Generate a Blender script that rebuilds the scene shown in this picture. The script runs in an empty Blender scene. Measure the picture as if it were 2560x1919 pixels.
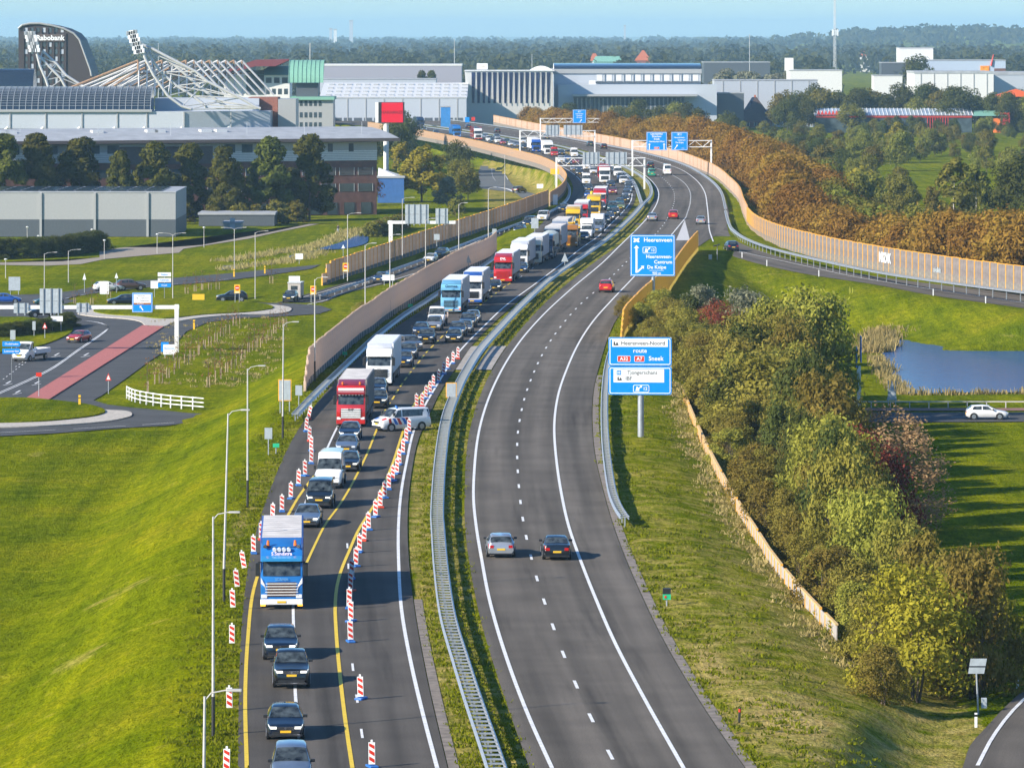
import bpy, bmesh, math, random
import numpy as np
from mathutils import Vector, Matrix
R = math.radians
rng = np.random.default_rng(11); random.seed(11)
SC = bpy.context.scene
COL = SC.collection
# ---------------- camera, world, sun, exposure ----------------
F, CX, VH, H = 11804.0, 1280.0, 83.0, 34.0       # long lens in sheet units, horizon row, camera height (m)
cd = bpy.data.cameras.new('camera'); cam = bpy.data.objects.new('camera', cd); COL.objects.link(cam)
cam.location = (0, 0, H); cam.rotation_euler = (R(90), 0, 0)
cd.sensor_width = 36; cd.lens = 36 * F / 2560; cd.shift_y = -(959.5 - VH) / 2560
cd.clip_start = 1; cd.clip_end = 90000
SC.camera = cam
SUN_EL = 27.0
TO_SUN = Vector((-0.85, -0.53, 0)).normalized()
w = bpy.data.worlds.new('World'); SC.world = w; w.use_nodes = True
nt = w.node_tree; bg = nt.nodes['Background']
sky = nt.nodes.new('ShaderNodeTexSky'); sky.sky_type = 'NISHITA'; sky.sun_disc = False
sky.sun_elevation = R(SUN_EL); sky.sun_rotation = math.atan2(TO_SUN.x, TO_SUN.y)
sky.air_density = 1.0; sky.dust_density = 0.2; sky.ozone_density = 4.0; sky.altitude = 0
tn = nt.nodes.new('ShaderNodeMix'); tn.data_type = 'RGBA'; tn.blend_type = 'MULTIPLY'; tn.inputs[0].default_value = 1; tn.inputs[7].default_value = (.57, .79, .96, 1); nt.links.new(sky.outputs[0], tn.inputs[6]); nt.links.new(tn.outputs[2], bg.inputs[0]); bg.inputs[1].default_value = 0.115
sd = bpy.data.lights.new('sun', 'SUN'); sun = bpy.data.objects.new('sun', sd); COL.objects.link(sun)
sd.energy = 4.9; sd.angle = R(0.5); sd.color = (1.0, 0.90, 0.76)
ld = Vector((-TO_SUN.x * math.cos(R(SUN_EL)), -TO_SUN.y * math.cos(R(SUN_EL)), -math.sin(R(SUN_EL))))
sun.rotation_euler = ld.to_track_quat('-Z', 'Y').to_euler(); sun.location = (-200, -150, 200)
SC.view_settings.view_transform = 'Standard'; SC.view_settings.look = 'None'
SC.view_settings.exposure = 0.8; SC.view_settings.gamma = 1.0; SC.view_settings.use_curve_mapping = False
SC.cycles.max_bounces = 6; SC.cycles.diffuse_bounces = 2; SC.cycles.glossy_bounces = 3
SC.cycles.transparent_max_bounces = 6; SC.cycles.volume_bounces = 1

# ---------------- helpers ----------------
SHEETS = {'U': (0, 0, 1.0), 'C1': (560, 880, 2.572), 'C4': (500, 1280, 2.572), 'R1': (1000, 1319, 2.764), 'R2': (1760, 1319, 2.764),
          'R3': (0, 1100, 2.764), 'R4': (1100, 640, 3.685), 'R5': (700, 640, 4.252), 'B': (1060, 250, 3.455), 'T1': (0, 0, 2.572),
          'T2': (800, 0, 2.572), 'T3': (1600, 0, 2.304), 'T4': (0, 560, 2.572), 'M3': (1400, 560, 1.907), 'L6': (560, 420, 3.685), 'Q': (1380, 400, 6.377),
          'N': (1020, 290, 5.53), 'E': (2100, 80, 4.809), 'K': (1120, 110, 3.352)}
def S(sheet, *pts):
    """survey sheet coordinates -> common sheet units"""
    ox, oy, k = SHEETS[sheet]
    return [(ox + p[0] / k, oy + p[1] / k) for p in pts]
def G(u, v, z=0.0):
    """point of the place seen at (u, v) lying at height z (number or function of distance)"""
    Y = F * (H - (z if not callable(z) else -2)) / (v - VH)
    if callable(z):
        for _ in range(12): Y = F * (H - z(Y)) / (v - VH)
        z = z(Y)
    return Vector(((u - CX) * Y / F, Y, z))
def zof(v, Y): return H - (v - VH) * Y / F
def xof(u, Y): return (u - CX) * Y / F

MATS = {}
def mat(name, col, rough=0.7, metal=0.0, var=0.12, scale=3.0, bump=0.0, coat=0.0, spec=0.5, emit=None, obj=True):
    if name in MATS: return MATS[name]
    m = bpy.data.materials.new(name); m.use_nodes = True; n = m.node_tree; b = n.nodes['Principled BSDF']
    b.inputs['Base Color'].default_value = (*col, 1); b.inputs['Roughness'].default_value = rough
    b.inputs['Metallic'].default_value = metal; b.inputs['Specular IOR Level'].default_value = spec
    if coat: b.inputs['Coat Weight'].default_value = coat; b.inputs['Coat Roughness'].default_value = 0.05
    if var or bump:
        tc = n.nodes.new('ShaderNodeTexCoord'); nz = n.nodes.new('ShaderNodeTexNoise')
        nz.inputs['Scale'].default_value = scale; nz.inputs['Detail'].default_value = 5
        n.links.new(tc.outputs['Object'], nz.inputs['Vector'])
        if var:
            mp = n.nodes.new('ShaderNodeMapRange'); mp.inputs[1].default_value = 0.3; mp.inputs[2].default_value = 0.7
            mp.inputs[3].default_value = 1 - var; mp.inputs[4].default_value = 1 + var
            n.links.new(nz.outputs[0], mp.inputs[0])
            hs = n.nodes.new('ShaderNodeMix'); hs.data_type = 'RGBA'; hs.blend_type = 'MULTIPLY'; hs.inputs[0].default_value = 1
            hs.inputs[6].default_value = (*col, 1); n.links.new(mp.outputs[0], hs.inputs[7]); n.links.new(hs.outputs[2], b.inputs['Base Color'])
        if bump:
            bp = n.nodes.new('ShaderNodeBump'); bp.inputs['Strength'].default_value = bump; bp.inputs['Distance'].default_value = 0.05
            n.links.new(nz.outputs[0], bp.inputs['Height']); n.links.new(bp.outputs[0], b.inputs['Normal'])
    if emit: b.inputs['Emission Color'].default_value = (*emit[:3], 1); b.inputs['Emission Strength'].default_value = emit[3]
    MATS[name] = m; return m
M = dict(
    white=mat('white_paint', (.78, .78, .76), .45), yellow=mat('yellow_road_paint', (.75, .52, .02), .6), linew=mat('white_road_paint', (.74, .74, .72), .6, var=.14, scale=2.5),
    steel=mat('galvanised_steel', (.40, .43, .46), .45, .5, var=.15), steeld=mat('weathered_steel', (.33, .36, .38), .5, .4),
    tyre=mat('tyre_rubber', (.02, .02, .02), .85), rim=mat('alloy_rim', (.42, .43, .45), .35, .7), black=mat('black_trim', (.015, .016, .018), .5, var=.2),
    glass=mat('dark_window_glass', (.040, .050, .054), .05, spec=.8, var=.95, scale=2.4), plate=mat('yellow_number_plate', (.80, .48, .02), .5, var=.05),
    chrome=mat('chrome', (.7, .7, .72), .15, 1.0, var=0), lampw=mat('headlight_glass', (.75, .77, .78), .1, var=.05), red_l=mat('tail_light_glass', (.45, .01, .01), .15, var=.05),
    drl=mat('lit_headlight', (.7, .7, .68), .2, var=0, emit=(1, .95, .8, .7)), amber=mat('amber_lamp', (.8, .3, .01), .2, var=0, emit=(1, .45, .05, 1.2)),
    signblue=mat('blue_sign_face', (.0, .25, .78), .35, var=.04), signw=mat('white_sign_print', (.82, .84, .85), .4, var=.03), signred=mat('red_sign_print', (.62, .03, .01), .4, var=.05),
    signback=mat('grey_sign_back', (.42, .47, .50), .5, .2), concrete=mat('concrete', (.36, .33, .29), .9, var=.25, scale=1.2, bump=.3),
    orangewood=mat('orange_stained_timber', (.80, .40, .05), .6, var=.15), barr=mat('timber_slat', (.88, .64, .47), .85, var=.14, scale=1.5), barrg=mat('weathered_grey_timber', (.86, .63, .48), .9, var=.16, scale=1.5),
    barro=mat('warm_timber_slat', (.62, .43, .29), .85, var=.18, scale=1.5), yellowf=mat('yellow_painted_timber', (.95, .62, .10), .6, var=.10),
    redplastic=mat('red_plastic', (.70, .06, .02), .5), blueplastic=mat('blue_plastic', (.03, .16, .50), .5), orangep=mat('orange_plastic', (.75, .16, .01), .5),
    pole=mat('painted_pole', (.50, .48, .45), .5), poled=mat('black_pole_band', (.02, .02, .02), .6), bark=mat('bark', (.12, .09, .06), .95, var=.3),
    birchbark=mat('pale_bark', (.45, .42, .36), .9, var=.35), greenp=mat('green_plastic', (.02, .45, .22), .5), brownsign=mat('brown_sign', (.33, .11, .02), .5),
)
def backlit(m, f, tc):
    # translucency added to the boards to brighten their faces in shade
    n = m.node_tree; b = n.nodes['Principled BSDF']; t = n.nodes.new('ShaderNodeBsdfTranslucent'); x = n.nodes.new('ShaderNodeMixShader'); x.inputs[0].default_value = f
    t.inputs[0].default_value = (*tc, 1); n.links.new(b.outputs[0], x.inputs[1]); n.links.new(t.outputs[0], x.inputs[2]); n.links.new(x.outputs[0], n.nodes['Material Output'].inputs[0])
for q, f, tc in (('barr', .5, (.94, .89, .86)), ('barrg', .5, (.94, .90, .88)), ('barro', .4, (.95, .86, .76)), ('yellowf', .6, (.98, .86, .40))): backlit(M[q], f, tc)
def paint(name, col, rough=.28, metal=.15): return mat('paint_' + name, col, rough, metal, var=.10, scale=1.2, coat=.9)

class MB:
    def __init__(s): s.v = []; s.f = []; s.m = []
    def add(s, vs, fs, mi=0):
        o = len(s.v); s.v += [tuple(p) for p in vs]
        for f in fs: s.f.append([i + o for i in f]); s.m.append(mi)
        return s
    def bx(s, x0, x1, y0, y1, z0, z1, mi=0, T=None):
        vs = [Vector(p) for p in ((x0, y0, z0), (x1, y0, z0), (x1, y1, z0), (x0, y1, z0), (x0, y0, z1), (x1, y0, z1), (x1, y1, z1), (x0, y1, z1))]
        if T is not None: vs = [T @ p for p in vs]
        return s.add(vs, [(0, 3, 2, 1), (4, 5, 6, 7), (0, 1, 5, 4), (1, 2, 6, 5), (2, 3, 7, 6), (3, 0, 4, 7)], mi)
    def tube(s, p, q, r, n=8, r2=None, mi=0, cap=True):
        p = Vector(p); q = Vector(q); d = (q - p); r2 = r if r2 is None else r2
        if d.length < 1e-6: return s
        d.normalize(); a = d.orthogonal().normalized(); b = d.cross(a); vs = []
        for c, rr in ((p, r), (q, r2)):
            for k in range(n):
                t = 2 * math.pi * k / n; vs.append(c + a * rr * math.cos(t) + b * rr * math.sin(t))
        fs = [(k, (k + 1) % n, n + (k + 1) % n, n + k) for k in range(n)]
        if cap: fs += [tuple(range(n - 1, -1, -1)), tuple(range(n, 2 * n))]
        return s.add(vs, fs, mi)
    def path(s, pts, r, n=6, mi=0):
        for a, b in zip(pts[:-1], pts[1:]): s.tube(a, b, r, n, mi=mi)
        return s
    def prism(s, prof, y0, y1, mi=0, T=None):
        """prof: list of (x, z), counter-clockwise seen from -y; extruded along y"""
        n = len(prof); vs = [Vector((x, y0, z)) for x, z in prof] + [Vector((x, y1, z)) for x, z in prof]
        if T is not None: vs = [T @ p for p in vs]
        fs = [tuple(range(n)), tuple(range(2 * n - 1, n - 1, -1))] + [(i, n + i, n + (i + 1) % n, (i + 1) % n) for i in range(n)]
        return s.add(vs, fs, mi)
    def mesh(s, name, mats, smooth=False, bev=0, fix=False):
        me = bpy.data.meshes.new(name); me.from_pydata(s.v, [], s.f)
        for x in (mats if isinstance(mats, (list, tuple)) else [mats]): me.materials.append(x)
        if len(me.polygons): me.polygons.foreach_set('material_index', s.m)
        if bev or fix:
            b = bmesh.new(); b.from_mesh(me)
            if fix: bmesh.ops.remove_doubles(b, verts=b.verts, dist=1e-4); bmesh.ops.recalc_face_normals(b, faces=b.faces)
            if bev: bmesh.ops.bevel(b, geom=[e for e in b.edges], offset=bev, segments=2, affect='EDGES', profile=.6)
            b.to_mesh(me); b.free()
        if smooth:
            me.polygons.foreach_set('use_smooth', [True] * len(me.polygons)); me.set_sharp_from_angle(angle=R(38))
        me.update(); return me
    def build(s, name, mats, parent=None, loc=(0, 0, 0), smooth=False, bev=0, fix=False):
        return link(name, s.mesh(name, mats, smooth, bev, fix), parent, loc)
def link(name, me, parent=None, loc=(0, 0, 0), rz=0, sc=None):
    o = bpy.data.objects.new(name, me); COL.objects.link(o); o.location = loc
    if rz: o.rotation_euler = (0, 0, rz)
    if sc: o.scale = sc
    if parent is not None: o.parent = parent
    return o
def tag(o, label=None, cat=None, group=None, kind=None):
    if label: o['label'] = label
    if cat: o['category'] = cat
    if group: o['group'] = group
    if kind: o['kind'] = kind
    return o
def thing(name, label, cat, loc=(0, 0, 0), rz=0, group=None):
    o = link(name, None, None, loc, rz); o.empty_display_size = .3
    return tag(o, label, cat, group)
def kids(o): return [c for c in bpy.data.objects if c.parent == o]
def tree_of(o):
    ch = {}
    for c in bpy.data.objects:
        if c.parent: ch.setdefault(c.parent.name, []).append(c)
    def rec(x): return (x, [rec(c) for c in ch.get(x.name, [])])
    return rec(o)
def copy_tree(t, parent=None):
    o, cs = t; c = o.copy(); COL.objects.link(c)
    if parent is not None: c.parent = parent
    sub = [copy_tree(k, c) for k in cs]
    return c
def fastmesh(name, V, Q, mats, lv=None):
    me = bpy.data.meshes.new(name); V = np.asarray(V, np.float32); Q = np.asarray(Q, np.int32); k = Q.shape[1]
    me.vertices.add(len(V)); me.vertices.foreach_set('co', V.ravel())
    me.loops.add(Q.size); me.loops.foreach_set('vertex_index', Q.ravel())
    me.polygons.add(len(Q)); me.polygons.foreach_set('loop_start', np.arange(0, Q.size, k, dtype=np.int32))
    for x in (mats if isinstance(mats, (list, tuple)) else [mats]): me.materials.append(x)
    if lv is not None:
        a = me.attributes.new('lv', 'FLOAT', 'FACE'); a.data.foreach_set('value', np.asarray(lv, np.float32))
    me.update(calc_edges=True); return me
TEXTS = {}
def text(s, size, m, parent, loc, rot=(R(90), 0, 0), align='CENTER', name='lettering', bold=0.0):
    key = (s, size, align, m.name, bold)
    if key not in TEXTS:
        c = bpy.data.curves.new('t', 'FONT'); c.body = s; c.size = size; c.align_x = align; c.align_y = 'CENTER'; c.resolution_u = 2; c.offset = bold * size
        o = bpy.data.objects.new('t', c); COL.objects.link(o); dg = bpy.context.evaluated_depsgraph_get()
        me = bpy.data.meshes.new_from_object(o.evaluated_get(dg)); bpy.data.objects.remove(o); me.materials.clear(); me.materials.append(m); TEXTS[key] = me
    o = link(name, TEXTS[key], parent, loc); o.rotation_euler = rot; return o
# ---------------- ground: motorway embankment over a flat lowland ----------------
class Line:
    """a line on the ground as x(y), smoothed; built from sheet points at height z"""
    def __init__(s, pts, z=0.0):
        g = [G(u, v, z) for u, v in pts]; g.sort(key=lambda p: p.y)
        s.y = np.array([p.y for p in g]); s.xv = np.array([p.x for p in g])
        k = np.concatenate([[True], np.diff(s.y) > .5]); s.y = s.y[k]; s.xv = s.xv[k]
        n = len(s.y); d = np.diff(s.xv) / np.diff(s.y); t = np.zeros(n)
        t[0] = d[0]; t[-1] = d[-1]
        for i in range(1, n - 1):
            h0 = s.y[i] - s.y[i - 1]; h1 = s.y[i + 1] - s.y[i]; t[i] = (d[i - 1] * h1 + d[i] * h0) / (h0 + h1)
        s.t = t
    def __call__(s, Y):
        Y = np.asarray(Y, float); i = np.clip(np.searchsorted(s.y, Y) - 1, 0, len(s.y) - 2)
        h = s.y[i + 1] - s.y[i]; q = (Y - s.y[i]) / h; qc = np.clip(q, 0, 1)
        r = (2 * qc**3 - 3 * qc**2 + 1) * s.xv[i] + (qc**3 - 2 * qc**2 + qc) * h * s.t[i] + (-2 * qc**3 + 3 * qc**2) * s.xv[i + 1] + (qc**3 - qc**2) * h * s.t[i + 1]
        return r + np.where(q < 0, q * h * s.t[i], 0) + np.where(q > 1, (q - 1) * h * s.t[i + 1], 0)
    def slope(s, Y): return (s(Y + 2.0) - s(Y - 2.0)) / 4.0
def zramp(Y): return -5 * min(1, max(0, (860 - Y) / 170.0))
def zramp2(Y): return -1.0 * min(1.6, max(0, (800 - Y) / 167.0))
def vz(f, Y): return np.interp(Y, [0, 600, 640, 690, 700, 750, 800, 860, 3000], [f(q) for q in (0, 600, 640, 690, 700, 750, 800, 860, 3000)])

L0L = Line([(595, 1919), (597, 1746), (605, 1552), (628, 1377), (655, 1280), (688, 1191), (731, 1098), (778, 1026), (832, 960), (885, 905), (945, 852), (1006, 806), (1100, 748), (1208, 684),
            (1274, 631), (1325, 588), (1365, 548), (1405, 515), (1428, 490), (1433, 470), (1426, 450), (1408, 430), (1374, 411), (1322, 391), (1262, 372), (1192, 356), (1115, 342), (1045, 332), (900, 314), (780, 302)])
L0R = Line([(1119, 1919), (1072, 1717), (1032, 1493), (1021, 1385), (1019, 1288), (1030, 1172), (1046, 1098), (1077, 1028), (1104, 973), (1140, 920), (1177, 866), (1230, 811), (1290, 757), (1358, 702), (1425, 655),
            (1480, 618), (1529, 574), (1564, 539), (1586, 505), (1590, 482), (1582, 458), (1564, 435), (1529, 412), (1451, 386), (1380, 368), (1263, 347), (1176, 333), (1103, 322), (1040, 313), (900, 298), (780, 288)])
R0L = Line([(1324, 1919), (1253, 1717), (1203, 1554), (1177, 1428), (1163, 1319), (1162, 1215), (1170, 1100), (1190, 1016), (1217, 950), (1268, 865), (1309, 814), (1371, 749), (1439, 692), (1488, 654), (1552, 609),
            (1600, 563), (1626, 520), (1637, 482), (1633, 460), (1617, 440), (1595, 425), (1552, 405), (1494, 386), (1405, 363), (1270, 341), (1180, 326), (1103, 315), (1040, 307), (900, 293), (780, 283)])
R0R = Line([(1863, 1919), (1800, 1829), (1669, 1619), (1593, 1464), (1535, 1319), (1505, 1215), (1489, 1147), (1480, 1050), (1485, 966), (1499, 911), (1521, 841), (1545, 792), (1583, 754), (1635, 712), (1700, 655),
            (1752, 612), (1810, 572), (1822, 545), (1812, 499), (1800, 469), (1774, 443), (1730, 417), (1665, 395), (1600, 379), (1494, 359), (1407, 344), (1320, 329), (1263, 320), (1180, 308), (1118, 301), (1040, 293), (900, 280), (780, 272)])
RAL = Line([(690, 756), (789, 728), (865, 706), (935, 686), (1006, 661), (1086, 636), (1150, 615), (1205, 590), (1300, 560), (1360, 537), (1410, 515), (1436, 490)], zramp)
RAR = Line([(690, 782), (800, 757), (870, 731), (950, 712), (1025, 690), (1100, 668), (1180, 645), (1240, 612), (1322, 585), (1372, 550), (1410, 527), (1440, 490)], zramp)
RBL = Line([(1752, 613), (1813, 634), (1917, 664), (2047, 690), (2164, 707), (2333, 738), (2560, 770), (2760, 800)], zramp2)
RBR = Line([(1815, 560), (1843, 603), (1904, 628), (2034, 662), (2208, 693), (2381, 715), (2560, 736), (2760, 763)], zramp2)
CORR = [  # left edge, right edge, y range, height, slope width left / right, flat shoulder left / right
    (L0L, R0R, 60, 2350, lambda Y: 0 * Y, lambda Y: np.interp(Y, [860, 960], [15, 4]), 21, 1.5, 3.0),
    (RAL, RAR, 690, 1000, lambda Y: vz(zramp, Y), 7, 14, 3.0, 2.0),
    (RBL, RBR, 590, 850, lambda Y: vz(zramp2, Y), 16, 10, 2.0, 4.5),
]
LOW = -5.0
SDL = Line([(2408, 1919), (2429, 1862), (2462, 1826), (2502, 1782), (2560, 1728), (2680, 1640)], -2.4); SDR = Line([(2760, 1919), (2800, 1862), (2850, 1826), (2900, 1782), (2960, 1728), (3100, 1640)], -2.4)
def sstep(t): t = np.clip(t, 0, 1); return t * t * (3 - 2 * t)
def ground(X, Y):
    X = np.asarray(X, float); Y = np.asarray(Y, float); z = np.full(np.broadcast(X, Y).shape, LOW)
    for A, B, y0, y1, zf, swl, swr, shl, shr in CORR:
        Yc = np.clip(Y, y0, y1); xl = A(Yc); xr = B(Yc); lo = np.minimum(xl, xr); hi = np.maximum(xl, xr)
        kl = 1 / np.sqrt(1 + A.slope(Yc)**2); kr = 1 / np.sqrt(1 + B.slope(Yc)**2)
        dl = (lo - X) * kl; dr = (X - hi) * kr
        dy = np.maximum(np.maximum(y0 - Y, Y - y1), 0)
        tl = (np.maximum(dl, 0) - shl) / (swl(Yc) if callable(swl) else swl); tr = (np.maximum(dr, 0) - shr) / swr
        t = np.maximum(np.maximum(tl, tr), dy / 12.0)
        zc = zf(Yc)
        z = np.maximum(z, zc + (LOW - zc) * sstep(t))
    Yc = np.clip(Y, 150, 290); d = np.maximum(np.maximum(np.maximum(SDL(Yc) - X, X - SDR(Yc)), np.maximum(180 - Y, Y - 290)), 0); k = 1 - sstep((d - 1.2) / 5); z = z * (1 - k) - 2.4 * k
    hill = 34 * np.exp(-((X - 820) / 330)**2 - ((Y - 9000) / 900)**2)
    return z + hill
def hit(u, v):
    """where the line of sight through (u, v) meets the ground"""
    Y = np.geomspace(120, 30000, 3000); X = (u - CX) * Y / F; z = H - (v - VH) * Y / F
    g = ground(X, Y); k = np.argmax(z <= g); k = max(k, 1)
    a = (z[k - 1] - g[k - 1]); b = (g[k] - z[k]); q = a / (a + b + 1e-9); y = Y[k - 1] + q * (Y[k] - Y[k - 1])
    x = (u - CX) * y / F; return Vector((x, y, float(ground(x, y))))
def hz(x, y): return float(ground(x, y))

yr = np.concatenate([np.geomspace(55, 1300, 470), np.geomspace(1308, 46000, 190)]); tt = np.linspace(-.17, .17, 260)
YY, TT = np.meshgrid(yr, tt, indexing='ij'); XX = TT * (YY + 130)
ZZ = ground(XX, YY)
flat = np.abs(ZZ - LOW) < 1e-3
bumpy = sum(a * np.sin(XX * fx + YY * fy + ph) for a, fx, fy, ph in ((.05, .5, .21, 0), (.04, -.37, .33, 1), (.04, .13, .71, 2), (.03, 1.1, -.3, 4)))
inroad = np.zeros(XX.shape, bool)
for A, B, y0, y1, *_ in CORR: inroad |= (XX > np.minimum(A(YY), B(YY)) - 1.2) & (XX < np.maximum(A(YY), B(YY)) + 1.2) & (YY > y0) & (YY < y1)
ZZ = ZZ - .06 + np.where(inroad | flat, 0, bumpy)
nr, nc = XX.shape; idx = np.arange(nr * nc).reshape(nr, nc)
Q = np.stack([idx[:-1, :-1], idx[:-1, 1:], idx[1:, 1:], idx[1:, :-1]], -1).reshape(-1, 4)
# dryness of the turf: verges and the right-hand bank are drier
dR = XX - R0R(YY); dL = L0L(YY) - XX; med = (XX > L0R(YY)) & (XX < R0L(YY))
dry = np.zeros(XX.shape)
dry += np.where(med & (YY < 2300), .75, 0)
dry += np.where((dR > -2) & (dR < 16) & (YY < 700), np.clip(.78 - (YY - 230) / 420, .2, .78), 0)
dry += np.where((dL > 3) & (dL < 26) & (YY > 930) & (YY < 1400) & (XX > -4 - (YY - 930) * .012), .8, 0)
dry += np.where((dL > -1) & (dL < 1.6) & (YY < 700), .35, 0)
for pu, pv, ra, rb in ((300, 1478, 2.0, 1.5), (215, 1640, 2.3, 1.1), (100, 1135, 1.5, 1.5), (1960, 1790, 2.2, 3), (1780, 1660, .8, 4), (590, 1325, .35, 12)):
    q = hit(pu, pv); dry += .75 * np.exp(-((XX - q.x) / ra)**2 - ((YY - q.y) / (rb * 2))**2)
def grassmat():
    m = bpy.data.materials.new('turf'); m.use_nodes = True; n = m.node_tree; b = n.nodes['Principled BSDF']; L = n.links.new
    geo = n.nodes.new('ShaderNodeNewGeometry')
    def noise(sc, det=4, sx=(1, 1, 1)):
        mp = n.nodes.new('ShaderNodeMapping'); mp.inputs['Scale'].default_value = sx; L(geo.outputs['Position'], mp.inputs['Vector'])
        z = n.nodes.new('ShaderNodeTexNoise'); z.inputs['Scale'].default_value = sc; z.inputs['Detail'].default_value = det; z.inputs['Roughness'].default_value = .62
        L(mp.outputs[0], z.inputs['Vector']); return z.outputs[0]
    def ramp(src, stops):
        r = n.nodes.new('ShaderNodeValToRGB'); L(src, r.inputs[0])
        e = r.color_ramp.elements
        e[0].position, e[0].color = stops[0][0], (*stops[0][1], 1); e[1].position, e[1].color = stops[1][0], (*stops[1][1], 1)
        for p, c in stops[2:]: q = e.new(p); q.color = (*c, 1)
        return r.outputs[0]
    def mix(f, a, c, mode='MIX'):
        x = n.nodes.new('ShaderNodeMix'); x.data_type = 'RGBA'; x.blend_type = mode
        if isinstance(f, float): x.inputs[0].default_value = f
        else: L(f, x.inputs[0])
        L(a, x.inputs[6]); L(c, x.inputs[7]); return x.outputs[2]
    big = noise(.055, 5); streak = noise(.5, 3, (1.0, .045, 1)); mid = noise(.45, 5); fine = noise(5.5, 6, (1, .45, 1)); tuft = noise(1.9, 5, (1, .35, 1))
    green = ramp(big, [(.30, (.105, .148, .002)), (.50, (.175, .205, .002)), (.72, (.24, .235, .008))])
    fcol = ramp(fine, [(.28, (.40, .43, .38)), (.50, (.95, .97, .92)), (.75, (1.35, 1.30, 1.0))]); tcol = ramp(tuft, [(.30, (.62, .66, .64)), (.62, (1.10, 1.08, 1.0))])
    mcol = ramp(mid, [(.3, (.74, .8, .8)), (.7, (1.18, 1.12, 1.05))])
    g = mix(1.0, mix(1.0, mix(1.0, green, fcol, 'MULTIPLY'), tcol, 'MULTIPLY'), mcol, 'MULTIPLY')
    g = mix(1.0, g, ramp(streak, [(.34, (.72, .78, .78)), (.66, (1.2, 1.14, 1.0))]), 'MULTIPLY')
    dcol = mix(1.0, ramp(tuft, [(.3, (.30, .215, .07)), (.7, (.52, .40, .16))]), fcol, 'MULTIPLY')
    at = n.nodes.new('ShaderNodeAttribute'); at.attribute_name = 'dry'
    ad = n.nodes.new('ShaderNodeMath'); ad.operation = 'ADD'; L(at.outputs['Fac'], ad.inputs[0])
    ad2 = n.nodes.new('ShaderNodeMath'); ad2.operation = 'MULTIPLY_ADD'; L(mid, ad2.inputs[0]); ad2.inputs[1].default_value = 2.6; L(ad.outputs[0], ad2.inputs[2]); ad.inputs[1].default_value = -1.62
    ad2.use_clamp = True
    c = mix(ad2.outputs[0], g, dcol)
    L(c, b.inputs['Base Color']); b.inputs['Roughness'].default_value = 1; b.inputs['Specular IOR Level'].default_value = 0
    add = n.nodes.new('ShaderNodeMath'); L(fine, add.inputs[0]); L(tuft, add.inputs[1])
    bp = n.nodes.new('ShaderNodeBump'); bp.inputs['Strength'].default_value = .85; bp.inputs['Distance'].default_value = .18
    L(add.outputs[0], bp.inputs['Height']); L(bp.outputs[0], b.inputs['Normal'])
    return m
M['turf'] = grassmat()
me = fastmesh('ground', np.stack([XX, YY, ZZ], -1).reshape(-1, 3), Q, M['turf'])
a = me.attributes.new('dry', 'FLOAT', 'POINT'); a.data.foreach_set('value', dry.astype(np.float32).ravel())
me.polygons.foreach_set('use_smooth', [True] * len(me.polygons))
tag(link('ground', me), kind='structure')

# ---------------- carriageways and markings ----------------
def asphalt(name, base, warm=0.0, lanes=True):
    m = bpy.data.materials.new(name); m.use_nodes = True; n = m.node_tree; b = n.nodes['Principled BSDF']; L = n.links.new
    geo = n.nodes.new('ShaderNodeNewGeometry'); uv = n.nodes.new('ShaderNodeUVMap'); uv.uv_map = 'lane'
    def nz(src, sc, det, s3): 
        mp = n.nodes.new('ShaderNodeMapping'); mp.inputs['Scale'].default_value = s3; L(src, mp.inputs['Vector'])
        z = n.nodes.new('ShaderNodeTexNoise'); z.inputs['Scale'].default_value = sc; z.inputs['Detail'].default_value = det; L(mp.outputs[0], z.inputs['Vector']); return z.outputs[0]
    def rg(src, lo, hi, a, c):
        r = n.nodes.new('ShaderNodeMapRange'); r.inputs[1].default_value = lo; r.inputs[2].default_value = hi; r.inputs[3].default_value = a; r.inputs[4].default_value = c; L(src, r.inputs[0]); return r.outputs[0]
    def mul(a, c):
        x = n.nodes.new('ShaderNodeMath'); x.operation = 'MULTIPLY'; L(a, x.inputs[0]); L(c, x.inputs[1]); return x.outputs[0]
    f = mul(rg(nz(geo.outputs['Position'], 14, 6, (1, 1, 1)), .3, .7, .72, 1.28), rg(nz(geo.outputs['Position'], .22, 4, (1, 1, 1)), .3, .7, .86, 1.14))
    if lanes:
        f = mul(f, rg(nz(uv.outputs[0], 1.0, 3, (.62, .010, 1)), .33, .67, .66, 1.22))          # wear running along the lanes
        f = mul(f, rg(nz(uv.outputs[0], .55, 4, (1.3, .05, 1)), .58, .70, 1.0, .70))           # oil and damp stains
    c = n.nodes.new('ShaderNodeMix'); c.data_type = 'RGBA'; c.blend_type = 'MULTIPLY'; c.inputs[0].default_value = 1; c.inputs[6].default_value = (*base, 1); L(f, c.inputs[7])
    L(c.outputs[2], b.inputs['Base Color']); b.inputs['Roughness'].default_value = .9; b.inputs['Specular IOR Level'].default_value = .12
    bp = n.nodes.new('ShaderNodeBump'); bp.inputs['Strength'].default_value = .4; bp.inputs['Distance'].default_value = .02
    L(nz(geo.outputs['Position'], 25, 4, (1, 1, 1)), bp.inputs['Height']); L(bp.outputs[0], b.inputs['Normal']); return m
M['asph_l'] = asphalt('dark_asphalt', (.097, .087, .075)); M['asph_r'] = asphalt('worn_asphalt', (.128, .113, .094))
M['asph_low'] = asphalt('low_road_asphalt', (.082, .084, .086), lanes=False)
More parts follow.
